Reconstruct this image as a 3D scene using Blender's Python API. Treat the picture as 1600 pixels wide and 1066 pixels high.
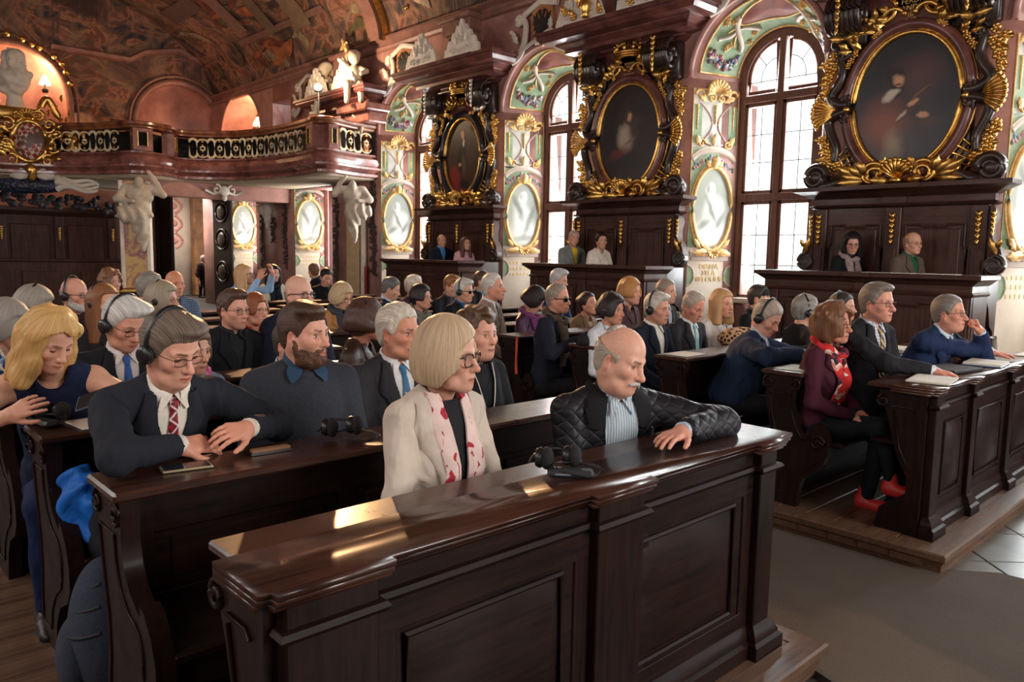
# Baroque university hall with an audience in dark pews.  x: along the hall (audience faces +x), y: towards the window wall, z: up (metres)
import bpy, math, random
import numpy as np
from mathutils import Vector, Matrix

sc = bpy.context.scene
for o in list(bpy.data.objects): bpy.data.objects.remove(o)

# ---------------------------------------------------------------- camera
cam = bpy.data.cameras.new('camera'); cam_o = bpy.data.objects.new('camera', cam); sc.collection.objects.link(cam_o); sc.camera = cam_o
cam.sensor_width = 36; cam.lens = 36 * 1199.1 / 1600; cam.clip_start = .05; cam.clip_end = 100
_y, _p, _r = .75395, .11311, -.017339
_f = Vector((-math.cos(_y) * math.cos(_p), math.sin(_y) * math.cos(_p), -math.sin(_p))); _rt = _f.cross(Vector((0, 0, 1))).normalized(); _d = _f.cross(_rt)
_r2 = _rt * math.cos(_r) + _d * math.sin(_r); _d2 = -_rt * math.sin(_r) + _d * math.cos(_r)
cam_o.matrix_world = Matrix(((_r2[0], -_d2[0], -_f[0], 0), (_r2[1], -_d2[1], -_f[1], 0), (_r2[2], -_d2[2], -_f[2], 1.7), (0, 0, 0, 1)))
cam.dof.use_dof = True; cam.dof.focus_distance = 2.75; cam.dof.aperture_fstop = 11.0

# ---------------------------------------------------------------- daylight and an added corridor fill
sc.view_settings.view_transform = 'Standard'; sc.view_settings.look = 'None'; sc.view_settings.gamma = 1; sc.view_settings.use_curve_mapping = False
sc.view_settings.exposure = 0.28
wd = bpy.data.worlds.new('sky'); sc.world = wd; wd.use_nodes = True
wd.node_tree.nodes['Background'].inputs[0].default_value = (.93, .97, 1, 1); wd.node_tree.nodes['Background'].inputs[1].default_value = 1.9

def area(name, loc, look, sx, sy, power, col=(1, 1, 1), spread=180):
    l = bpy.data.lights.new(name, 'AREA'); l.shape = 'RECTANGLE'; l.size = sx; l.size_y = sy; l.energy = power; l.color = col; l.spread = math.radians(spread)
    o = bpy.data.objects.new(name, l); sc.collection.objects.link(o); o.location = loc
    o.rotation_euler = Vector(look).to_track_quat('-Z', 'Y').to_euler(); return o
for j in range(-1, 3):      # daylight entering through the windows in view
    area('window_daylight', (-5.53 - 3.985 * j, 10.62, 3.05), (0, -1, -.12), 1.25, 3.5, 320, (.93, .97, 1))
for x in (2.2, -1.9, -5.8, -9.8, -13.9):    # the row of windows in the opposite wall, behind the camera's left shoulder
    area('opposite_window_daylight', (x, -3.42, 3.4), (0, 1, -.2), 1.35, 3.2, 95 if x > -7 else 120, (1, .97, .92))
area('front_window_daylight', (5.9, 4.4, 3.5), (-1, 0, -.18), 4.2, 3.5, 500, (1, .96, .9))
area('corridor_fill', (-25.7, 8.6, 3.9), (.1, .1, -1), 2.1, 3.0, 220, (1, .93, .85))  # fill light added under the corridor ceiling to brighten the room beyond
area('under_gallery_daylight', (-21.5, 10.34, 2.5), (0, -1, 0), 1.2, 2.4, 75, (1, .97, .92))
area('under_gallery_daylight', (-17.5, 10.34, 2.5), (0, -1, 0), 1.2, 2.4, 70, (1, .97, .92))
# ---------------------------------------------------------------- helpers
PI = math.pi
rng = np.random.default_rng(7)
SCOL = bpy.context.scene.collection

def mesh_from(name, V, chunks, smooth=35, cols=None, attrs=None):
    """V (n,3); chunks: list of int arrays (m,k) or lists of tuples."""
    me = bpy.data.meshes.new(name)
    V = np.asarray(V, np.float32)
    me.vertices.add(len(V)); me.vertices.foreach_set('co', V.ravel())
    loops, sizes = [], []
    for ch in chunks:
        if isinstance(ch, np.ndarray):
            if len(ch) == 0: continue
            loops.append(ch.ravel()); sizes.append(np.full(len(ch), ch.shape[1]))
        else:
            for f in ch:
                loops.append(np.asarray(f)); sizes.append(np.array([len(f)]))
    L = np.concatenate(loops).astype(np.int32); S = np.concatenate(sizes).astype(np.int32)
    me.loops.add(len(L)); me.loops.foreach_set('vertex_index', L)
    me.polygons.add(len(S))
    me.polygons.foreach_set('loop_start', np.concatenate([[0], np.cumsum(S)[:-1]]).astype(np.int32))
    me.update(calc_edges=True); me.validate()
    if smooth:
        me.shade_smooth()
        if smooth < 180: me.set_sharp_from_angle(angle=math.radians(smooth))
    if cols is not None:
        a = me.attributes.new('Col', 'FLOAT_COLOR', 'POINT')
        c4 = np.ones((len(V), 4), np.float32); c4[:, :3] = cols
        a.data.foreach_set('color', c4.ravel())
    for k, v in (attrs or {}).items():
        a = me.attributes.new(k, 'FLOAT_VECTOR', 'POINT'); a.data.foreach_set('vector', np.asarray(v, np.float32).ravel())
    return me

def link(name, me, mat=None, parent=None, **props):
    o = bpy.data.objects.new(name, me); SCOL.objects.link(o)
    if me is not None and mat is not None and len(me.materials) == 0: me.materials.append(mat)
    if parent is not None: o.parent = parent
    for k, v in props.items(): o[k] = v
    return o

def empty(name, label=None, cat=None, group=None, loc=(0, 0, 0), rz=0, kind=None):
    o = bpy.data.objects.new(name, None); SCOL.objects.link(o); o.location = loc; o.rotation_euler = (0, 0, rz)
    o.empty_display_size = .1
    if label: o['label'] = label
    if cat: o['category'] = cat
    if group: o['group'] = group
    if kind: o['kind'] = kind
    return o

def tag(o, label=None, cat=None, group=None, kind=None):
    if label: o['label'] = label
    if cat: o['category'] = cat
    if group: o['group'] = group
    if kind: o['kind'] = kind
    return o

class MB:
    def __init__(s): s.V = []; s.F = []; s.n = 0
    def add(s, V, F, M=None):
        V = np.asarray(V, float)
        if M is not None: V = V @ np.asarray(M)[:3, :3].T + np.asarray(M)[:3, 3]
        if isinstance(F, np.ndarray): s.F.append(F + s.n)
        else: s.F.append([tuple(i + s.n for i in f) for f in F])
        s.V.append(V); s.n += len(V); return s
    def build(s, name, mat, parent=None, M=None, smooth=35, **props):
        V = np.concatenate(s.V)
        if M is not None: V = V @ np.asarray(M)[:3, :3].T + np.asarray(M)[:3, 3]
        return link(name, mesh_from(name, V, s.F, smooth), mat, parent, **props)
    # --- shapes
    def box(s, x0, x1, y0, y1, z0, z1, b=0, M=None):
        if b <= 0:
            V = [(x, y, z) for z in (z0, z1) for y in (y0, y1) for x in (x0, x1)]
            return s.add(V, [(0, 2, 3, 1), (4, 5, 7, 6), (0, 1, 5, 4), (2, 6, 7, 3), (0, 4, 6, 2), (1, 3, 7, 5)], M)
        b = min(b, .45 * min(x1 - x0, y1 - y0, z1 - z0)); V = []; I = {}
        for ix, x in enumerate((x0, x1)):
            for iy, y in enumerate((y0, y1)):
                for iz, z in enumerate((z0, z1)):
                    sx, sy, sz = 1 - 2 * ix, 1 - 2 * iy, 1 - 2 * iz
                    for a, v in enumerate(((x, y + sy * b, z + sz * b), (x + sx * b, y, z + sz * b), (x + sx * b, y + sy * b, z))):
                        I[ix, iy, iz, a] = len(V); V.append(v)
        F = []
        for i in (0, 1):
            F.append([I[i, j, k, 0] for j, k in ((0, 0), (1, 0), (1, 1), (0, 1))][::(1 if i else -1)])
            F.append([I[j, i, k, 1] for j, k in ((0, 0), (1, 0), (1, 1), (0, 1))][::(-1 if i else 1)])
            F.append([I[j, k, i, 2] for j, k in ((0, 0), (1, 0), (1, 1), (0, 1))][::(1 if i else -1)])
        for i in (0, 1):
            for j in (0, 1):
                f = [I[0, i, j, 1], I[1, i, j, 1], I[1, i, j, 2], I[0, i, j, 2]]; F.append(f[::(1 if i == j else -1)][::-1] if 0 else f)
                f = [I[i, 0, j, 0], I[i, 1, j, 0], I[i, 1, j, 2], I[i, 0, j, 2]]; F.append(f)
                f = [I[i, j, 0, 0], I[i, j, 1, 0], I[i, j, 1, 1], I[i, j, 0, 1]]; F.append(f)
                for k in (0, 1): F.append([I[i, j, k, 0], I[i, j, k, 1], I[i, j, k, 2]])
        c = np.array([(x0 + x1) / 2, (y0 + y1) / 2, (z0 + z1) / 2]); VV = np.array(V); G = []
        for f in F:
            p = VV[f]; nn = np.cross(p[1] - p[0], p[2] - p[0])
            G.append(tuple(f) if nn @ (p.mean(0) - c) > 0 else tuple(f[::-1]))
        return s.add(V, G, M)
    def prism(s, poly, h0, h1, M=None, axis=2):
        """extrude 2D polygon (ccw) along axis; other two axes cyclic (axis=2: xy, axis=1: xz, axis=0: yz)"""
        P = np.asarray(poly, float); n = len(P); V = np.zeros((2 * n, 3))
        a, b = {2: (0, 1), 1: (0, 2), 0: (1, 2)}[axis]
        V[:n, a] = P[:, 0]; V[:n, b] = P[:, 1]; V[:n, axis] = h0
        V[n:, a] = P[:, 0]; V[n:, b] = P[:, 1]; V[n:, axis] = h1
        area = .5 * np.sum(P[:, 0] * np.roll(P[:, 1], -1) - np.roll(P[:, 0], -1) * P[:, 1])
        flip = (area > 0) == (axis == 1)
        i = np.arange(n); j = (i + 1) % n
        Q = np.stack([i, j, j + n, i + n], 1)
        T = tess(P)
        if area < 0: T = T[:, ::-1] if False else T
        top = T + n; bot = T[:, ::-1]
        if axis == 1: Q = Q[:, ::-1]; top, bot = top[:, ::-1], bot[:, ::-1]
        if area < 0: Q = Q[:, ::-1]
        s.add(V, Q, M); s.F[-1] = s.F[-1]
        base = s.n - 2 * n
        s.F.append(top + base); s.F.append(bot + base)
        return s
    def grid(s, P, closed_u=False, closed_v=False, M=None, flip=False):
        """P (nu,nv,3)"""
        P = np.asarray(P, float); nu, nv = P.shape[:2]
        iu = np.arange(nu if closed_u else nu - 1); iv = np.arange(nv if closed_v else nv - 1)
        a, b = np.meshgrid(iu, iv, indexing='ij'); a2, b2 = (a + 1) % nu, (b + 1) % nv
        Q = np.stack([a * nv + b, a2 * nv + b, a2 * nv + b2, a * nv + b2], -1).reshape(-1, 4)
        if flip: Q = Q[:, ::-1]
        return s.add(P.reshape(-1, 3), Q, M)
    def tube(s, path, r, n=8, closed=False, cap=True, flat=None, M=None):
        """tube along path (m,3) with radius r (scalar or array). flat=(normal, ratio) squashes along the normal"""
        P = np.asarray(path, float); m = len(P); r = np.broadcast_to(np.asarray(r, float), (m,))
        T = (np.roll(P, -1, 0) - np.roll(P, 1, 0)) if closed else np.gradient(P, axis=0)
        T /= np.linalg.norm(T, axis=1, keepdims=True) + 1e-12
        up = np.array(flat[0], float) if flat is not None else (np.array([0, 0, 1.]) if abs(T[:, 2]).mean() < .8 else np.array([1., 0, 0]))
        A = np.cross(T, up); A /= np.linalg.norm(A, axis=1, keepdims=True) + 1e-12
        B = np.cross(A, T); fr = flat[1] if flat is not None else 1.
        th = np.arange(n) / n * 2 * PI
        G = P[:, None] + r[:, None, None] * (np.cos(th)[None, :, None] * A[:, None] + fr * np.sin(th)[None, :, None] * B[:, None])
        base = s.n
        s.grid(G, closed, True, M)
        if cap and not closed:
            s.F.append([tuple(base + np.arange(n)[::-1]), tuple(base + (m - 1) * n + np.arange(n))])
        return s
    def ell(s, c, r, n=10, M=None, R=None):
        u = np.linspace(0, PI, n // 2 + 2); v = np.arange(n) / n * 2 * PI
        G = np.stack([np.sin(u)[:, None] * np.cos(v), np.sin(u)[:, None] * np.sin(v), np.cos(u)[:, None] * np.ones(n)], -1) * np.asarray(r)
        if R is not None: G = G @ np.asarray(R).T
        return s.grid(G + np.asarray(c), False, True, M)
    def lathe(s, prof, c=(0, 0, 0), n=20, M=None):
        p = np.asarray(prof, float); v = np.arange(n) / n * 2 * PI
        G = np.stack([p[:, 0][:, None] * np.cos(v), p[:, 0][:, None] * np.sin(v), p[:, 1][:, None] * np.ones(n)], -1) + np.asarray(c)
        return s.grid(G, False, True, M)
    def sweep(s, prof, path, closed=False, up=(0, 0, 1), M=None, side=1, caps=True):
        """profile (out, up) swept along path with mitred joints; out = side * (T x up)"""
        P = np.asarray(path, float); m = len(P); up = np.asarray(up, float)
        seg = (np.roll(P, -1, 0) - P) if closed else np.diff(P, axis=0)
        seg /= np.linalg.norm(seg, axis=1, keepdims=True)
        N = side * np.cross(seg, up); N /= np.linalg.norm(N, axis=1, keepdims=True)
        if closed: na, nb = np.roll(N, 1, 0), N
        else: na, nb = np.vstack([N[:1], N]), np.vstack([N, N[-1:]])
        D = na + nb; D /= np.linalg.norm(D, axis=1, keepdims=True); D /= np.maximum((D * nb).sum(1), .35)[:, None]
        pr = np.asarray(prof, float)
        G = P[:, None] + D[:, None] * pr[None, :, :1] + up * pr[None, :, 1:2]
        base = s.n; k = len(pr)
        s.grid(G, closed, False, M, flip=side < 0)
        if caps and not closed:
            T = tess(pr)
            s.F.append(T + base); s.F.append(T[:, ::-1] + base + (m - 1) * k)
        return s

def tess(P):
    from mathutils.geometry import tessellate_polygon
    P = np.asarray(P, float)
    T = np.array(tessellate_polygon([[Vector((p[0], p[1], 0)) for p in P]]), int)
    # orient ccw
    a = P[T[:, 0]]; b = P[T[:, 1]]; c = P[T[:, 2]]
    cr = (b - a)[:, 0] * (c - a)[:, 1] - (b - a)[:, 1] * (c - a)[:, 0]
    T[cr < 0] = T[cr < 0][:, ::-1]
    return T

def mat4(o, ex, ey, ez):
    M = np.eye(4); M[:3, 0] = ex; M[:3, 1] = ey; M[:3, 2] = ez; M[:3, 3] = o; return M
def Tm(x=0, y=0, z=0, s=1, rz=0, sx=1):
    c, k = math.cos(rz), math.sin(rz); M = np.eye(4); M[:2, :2] = [[c, -k], [k, c]]; M[:3, :3] *= s; M[:3, 0] *= sx; M[:3, 3] = (x, y, z); return M

# ---------------------------------------------------------------- materials
class NT:
    def __init__(s, name):
        s.m = bpy.data.materials.new(name); s.m.use_nodes = True; s.t = s.m.node_tree
        s.bsdf = s.t.nodes['Principled BSDF']; s.out = s.t.nodes['Material Output']
    def n(s, typ, **kw):
        nd = s.t.nodes.new(typ)
        for k, v in kw.items():
            if k.startswith('i_'):
                key = k[2:]; nd.inputs[int(key) if key.isdigit() else key.replace('_', ' ')].default_value = v
            else: setattr(nd, k, v)
        return nd
    def l(s, a, b): s.t.links.new(a, b)
    def mixc(s, fac, a, b, mode='MIX'):
        nd = s.t.nodes.new('ShaderNodeMix'); nd.data_type = 'RGBA'; nd.blend_type = mode
        for sock, v in ((nd.inputs[0], fac), (nd.inputs[6], a), (nd.inputs[7], b)):
            if hasattr(v, 'is_linked') or isinstance(v, bpy.types.NodeSocket): s.l(v, sock)
            else: sock.default_value = v if not isinstance(v, tuple) or len(v) == 4 else (*v, 1)
        return nd.outputs[2]
    def math(s, op, a, b=None, c=None, clamp=False):
        nd = s.t.nodes.new('ShaderNodeMath'); nd.operation = op; nd.use_clamp = clamp
        for i, v in enumerate((a, b, c)):
            if v is None: continue
            if isinstance(v, bpy.types.NodeSocket): s.l(v, nd.inputs[i])
            else: nd.inputs[i].default_value = v
        return nd.outputs[0]
    def coord(s, kind='Object', scale=(1, 1, 1), rot=(0, 0, 0), loc=(0, 0, 0)):
        tc = s.n('ShaderNodeTexCoord'); mp = s.n('ShaderNodeMapping')
        mp.inputs['Scale'].default_value = scale; mp.inputs['Rotation'].default_value = rot; mp.inputs['Location'].default_value = loc
        s.l(tc.outputs[kind], mp.inputs[0]); return mp.outputs[0]
    def noise(s, vec, scale=5, detail=4, rough=.6, dist=0):
        nd = s.n('ShaderNodeTexNoise', i_Scale=scale, i_Detail=detail, i_Roughness=rough, i_Distortion=dist)
        if vec is not None: s.l(vec, nd.inputs['Vector'])
        return nd.outputs[0]
    def ramp(s, fac, stops):
        nd = s.n('ShaderNodeValToRGB'); e = nd.color_ramp.elements
        while len(e) < len(stops): e.new(.5)
        for el, (p, c) in zip(e, stops):
            el.position = p; el.color = (*c, 1) if len(c) == 3 else c
        s.l(fac, nd.inputs[0]); return nd.outputs[0]
    def bump(s, h, strength=.3, dist=.01):
        nd = s.n('ShaderNodeBump', i_Strength=strength, i_Distance=dist); s.l(h, nd.inputs['Height'])
        s.l(nd.outputs[0], s.bsdf.inputs['Normal']); return nd
    def set(s, **kw):
        for k, v in kw.items():
            k = k.replace('_', ' ')
            if isinstance(v, bpy.types.NodeSocket): s.l(v, s.bsdf.inputs[k])
            else: s.bsdf.inputs[k].default_value = (*v, 1) if isinstance(v, tuple) and len(v) == 3 and 'Color' in k else v
        return s

def srgb(r, g=None, b=None):
    if g is None: r, g, b = r
    return tuple(((c / 255) / 12.92 if c / 255 <= .04045 else ((c / 255 + .055) / 1.055) ** 2.4) for c in (r, g, b))

_MC = {}
def M(name, col, rough=.5, metal=0., var=.12, scale=8., stretch=(1, 1, 1), bump=0., bscale=60., coat=0., sheen=0., spec=.5, col2=None, bd=.004):
    if name in _MC: return _MC[name]
    t = NT(name); v = t.coord('Object', stretch); f = t.noise(v, scale)
    c2 = col2 or tuple(max(0, c * (1 - 2.2 * var)) for c in col); c1 = tuple(min(1, c * (1 + var)) for c in col)
    t.set(Base_Color=t.ramp(f, [(.3, c2), (.7, c1)]), Roughness=rough, Metallic=metal, Coat_Weight=coat, Coat_Roughness=.15, Sheen_Weight=sheen)
    t.set(Specular_IOR_Level=spec)
    if bump: t.bump(t.noise(t.coord('Object', stretch), bscale, 3), bump, bd)
    _MC[name] = t.m; return t.m
# ---------------------------------------------------------------- materials of the hall
PINK = srgb(176, 128, 118)
m_pink = M('pink_stucco_marble', PINK, .45, var=.16, scale=3.2, bump=.05, col2=tuple(c * .62 for c in PINK))
m_pinkd = M('dark_red_marble', srgb(112, 66, 60), .30, var=.25, scale=6, coat=.2, col2=srgb(66, 36, 34))
m_cream = M('cream_plaster', srgb(232, 216, 196), .6, var=.06, scale=4)
m_white = M('white_stucco', srgb(228, 218, 204), .6, var=.08, scale=9, bump=.15, bscale=30)
m_statue = M('stone_statue', srgb(206, 190, 170), .6, var=.14, scale=9, bump=.2, bscale=25)
m_gold = M('gilding', (.86, .54, .17), .30, 1., var=.2, scale=24, bump=.3, bscale=70, col2=(.52, .28, .06))
m_goldp = M('pale_gilding', srgb(242, 208, 146), .42, .2, var=.12, scale=20, bump=.2, bscale=60, col2=srgb(214, 164, 92))
m_silver = M('silvered_carving', (.75, .74, .70), .35, .8, var=.15, scale=20)
m_green = M('painted_green', srgb(158, 176, 144), .6, var=.15, scale=7, col2=srgb(118, 146, 114))
m_greenl = M('painted_pale_green', srgb(218, 216, 206), .6, var=.08, scale=5, col2=srgb(192, 198, 190))
m_black = M('black_iron', (.012, .011, .010), .5)
m_stone = M('floor_stone', srgb(104, 102, 96), .32, var=.22, scale=3.5, bump=.05, bscale=15)
def wood_mat(name, col, col2, axis, rough=.40, coat=.05, sc_=3.):
    if name in _MC: return _MC[name]
    t = NT(name); st = [14, 14, 14]; st['xyz'.index(axis)] = .9
    v = t.coord('Object', st); f = t.noise(v, sc_, 6, .65, .6); g = t.noise(t.coord('Object', (3, 3, 3)), 1.2, 3)
    c = t.ramp(t.math('ADD', t.math('MULTIPLY', f, .75), t.math('MULTIPLY', g, .3)), [(.36, col2), (.5, tuple((a + b) / 2 for a, b in zip(col, col2))), (.66, col)])
    t.set(Base_Color=c, Roughness=t.ramp(t.noise(t.coord('Object', (1, 1, 1)), 9, 4), [(.35, (rough * .9,) * 3), (.7, (rough * 1.2,) * 3)]), Coat_Weight=coat, Coat_Roughness=.12, Specular_IOR_Level=.16 if coat < .1 else .5)
    t.bump(f, .06, .002); _MC[name] = t.m; return t.m
WD, WD2 = srgb(39, 22, 18), srgb(13, 8, 7)
w_y = wood_mat('dark_oak_y', WD, WD2, 'y'); w_x = wood_mat('dark_oak_x', WD, WD2, 'x'); w_z = wood_mat('dark_oak_z', WD, WD2, 'z')
w_top = wood_mat('polished_oak_top', srgb(74, 43, 32), srgb(36, 20, 16), 'y', .30, .25)
w_carve = M('carved_dark_wood', srgb(50, 34, 28), .35, var=.25, scale=10, coat=.2)
SD, SD2 = srgb(82, 54, 45), srgb(42, 26, 23)
s_x = wood_mat('stall_oak_x', SD, SD2, 'x'); s_z = wood_mat('stall_oak_z', SD, SD2, 'z')
w_floor = wood_mat('worn_floor_boards', srgb(112, 84, 64), srgb(66, 46, 36), 'y', .45, .1)
w_frame = wood_mat('window_wood', srgb(128, 92, 78), srgb(96, 66, 58), 'z', .5, .05)

def kind(o, k='structure'): o['kind'] = k; return o

PERIOD = 2.93
XP = [-2.6 - PERIOD * k for k in range(5)]          # pier centres
XO = [-4.065 - PERIOD * j for j in range(-1, 5)]    # window axes
YW, YG, SPR = 7.0, 7.6, 3.56                        # wall face, window plane, springing of the arches
RO, RI = .735, .45
# the hall was measured in modules of 1.36 m; in those units the pavement lies at ZF
HALL, ZF, HALL_Z = 1.36, .45, 1.7 * (1 - 1.36)
HALL_OBJS0 = set()

# ---------------------------------------------------------------- floor
fl = MB().box(-30, 6.3, -3.6, 12.6, -.12, -.012).build('floor', M('floor_bed', srgb(70, 64, 58), .7)); kind(fl)
# diagonal stone slabs in front of the right block
a = math.radians(45); T_ = .46
tile_me = {}
for i in range(-10, 9):
    for k in range(-5, 12):
        cx, cy = (i - k) * T_ * .7071 + .1, (i + k) * T_ * .7071 + 5.2
        if not (-1.6 < cx < 3.2 and 1.2 < cy < 8.5) or (cx < -1.1 and cy < 4.3): continue
        if tile_me.get('m') is None:
            q = MB(); h = T_ / 2 - .004; q.box(-h, h, -h, h, -.012, .004, .003); tile_me['m'] = mesh_from('stone_slab', np.concatenate(q.V), q.F)
        o = link('stone_slab', tile_me['m'], m_stone, fl); o.location = (cx, cy, rng.normal() * .0006); o.rotation_euler = (0, 0, a + rng.integers(0, 4) * PI / 2)
# brown aisle carpet
ca = NT('brown_carpet'); v = ca.coord('Object'); f = ca.noise(v, 220, 3, .8); g = ca.noise(v, 2, 3)
ca.set(Base_Color=ca.mixc(.45, ca.ramp(f, [(.3, srgb(58, 49, 42)), (.7, srgb(110, 96, 84))]), ca.ramp(g, [(.3, srgb(72, 62, 53)), (.7, srgb(92, 80, 70))])), Roughness=.95); ca.bump(f, .6, .006)
cp = MB(); X = np.array([-12, -9, -3, -1.45, -1.1, .0, 3.]); yl = np.array([3.03, 3.03, 3.03, 3.03, 2.9, 2.62, 1.9]); yr = np.array([4.42, 4.42, 4.42, 4.42, 4.72, 4.80, 5.2])
t = np.linspace(0, 1, 13); G = np.stack([np.repeat(X[:, None], 13, 1) , yl[:, None] * (1 - t) + yr[:, None] * t, 0.014 + .003 * np.sin(np.repeat(X[:, None], 13, 1) * 9 + t * 7)], -1)
cp.grid(G, flip=True); G2 = G.copy(); G2[..., 2] = -.01; cp.grid(G2)
tag(cp.build('carpet_runner', ca.m, smooth=180), 'brown woven carpet running down the aisle between the pew blocks', 'carpet')

HALL_OBJS0 = set(bpy.data.objects)
# ---------------------------------------------------------------- window wall: piers, splayed reveals, arches
wl = empty('wall_right'); kind(wl)
def pier(xl, xr, nm='pier', top=None):
    """wall block between two splayed openings, plan trapezoid"""
    q = MB(); q.prism([(xl, YW), (xr, YW), (xr + .3, YG), (xr + .3, YG + .25), (xl - .3, YG + .25), (xl - .3, YG)], ZF, top or SPR); return q.build(nm, m_pink, wl, smooth=0)
for xc in XP[:4] + [XP[0] + PERIOD]: pier(xc - .73, xc + .73)
pier(-15.05, -13.59, top=2.86); pier(-17.9, -16.52, top=2.86)
MB().box(-14.805, -13.59, YW, YG + .25, 2.86, 3.95).box(-17.9, -16.765, YW, YG + .25, 2.86, 3.95).build('gallery_wall', m_pink, wl, smooth=0)
# wall field above the springing with arched openings and the splayed soffits
def arch_pts(xc, r, n=25, z0=SPR): a = np.linspace(PI, 0, n); return np.stack([xc + r * np.cos(a), z0 + r * np.sin(a)], 1)
ZT = 4.95
for j, xo in enumerate(XO):
    if j == 4: MB().box(-13.59, xo + .73, YW, YG + .25, 2.84, SPR).box(xo - PERIOD / 2, xo + PERIOD / 2, YW, YG + .25, 4.51, ZT).box(-13.59, xo + PERIOD / 2, YW, YG + .25, SPR, 4.51).build('gallery_wall', m_pink, wl, smooth=0); continue
    n = 25; up = .39 if j == 5 else 0; ro, ri = (.98, .84) if j == 5 else (RO, RI); A = arch_pts(xo, ro, n, SPR + up); q = MB()
    top = np.stack([np.linspace(xo - PERIOD / 2, xo + PERIOD / 2, n), np.full(n, ZT)], 1)
    lft = np.array([[xo - PERIOD / 2, SPR + up]]); rgt = np.array([[xo + PERIOD / 2, SPR + up]])
    lo = np.concatenate([lft, A, rgt]); hi = np.concatenate([[[xo - PERIOD / 2, ZT]], top, [[xo + PERIOD / 2, ZT]]])
    G = np.stack([np.stack([lo[:, 0], np.full(n + 2, YW), lo[:, 1]], 1), np.stack([hi[:, 0], np.full(n + 2, YW), hi[:, 1]], 1)], 1); q.grid(G, flip=True)
    q.build('spandrel', m_pink, wl, smooth=0)
    # soffit
    B = arch_pts(xo, ri, n, SPR + up); G = np.stack([np.stack([A[:, 0], np.full(n, YW), A[:, 1]], 1), np.stack([B[:, 0], np.full(n, YG), B[:, 1]], 1)], 1)
    MB().grid(G).build('arch_soffit', m_pink, wl, smooth=180)
    # archivolt moulding around the outer edge
    MB().tube(np.stack([A[:, 0], np.full(n, YW - .005), A[:, 1]], 1), .030, 8).build('archivolt', m_pink, wl, smooth=180)
    # back wall above and below the glass
    q = MB(); Bo = arch_pts(xo, ri + .002, n, SPR + up); tp = np.stack([np.linspace(xo - ri - .3, xo + ri + .3, n), np.full(n, ZT)], 1)
    G = np.stack([np.stack([Bo[:, 0], np.full(n, YG + .02), Bo[:, 1]], 1), np.stack([tp[:, 0], np.full(n, YG + .02), tp[:, 1]], 1)], 1); q.grid(G, flip=True)
    q.box(xo - .6, xo + .6, YG, YG + .25, ZF, 1.24)
    if j == 5:
        q.box(xo - 1, xo + 1, YG + .0, YG + .1, 2.84, 4.9)
        for s in (-1, 1): q.add([(xo + s * ro, YW, 2.84), (xo + s * ri, YG, 2.84), (xo + s * ri, YG, SPR + up), (xo + s * ro, YW, SPR + up)], [(0, 1, 2, 3)])
    q.build('window_breast', m_pink, wl, smooth=0)

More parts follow.
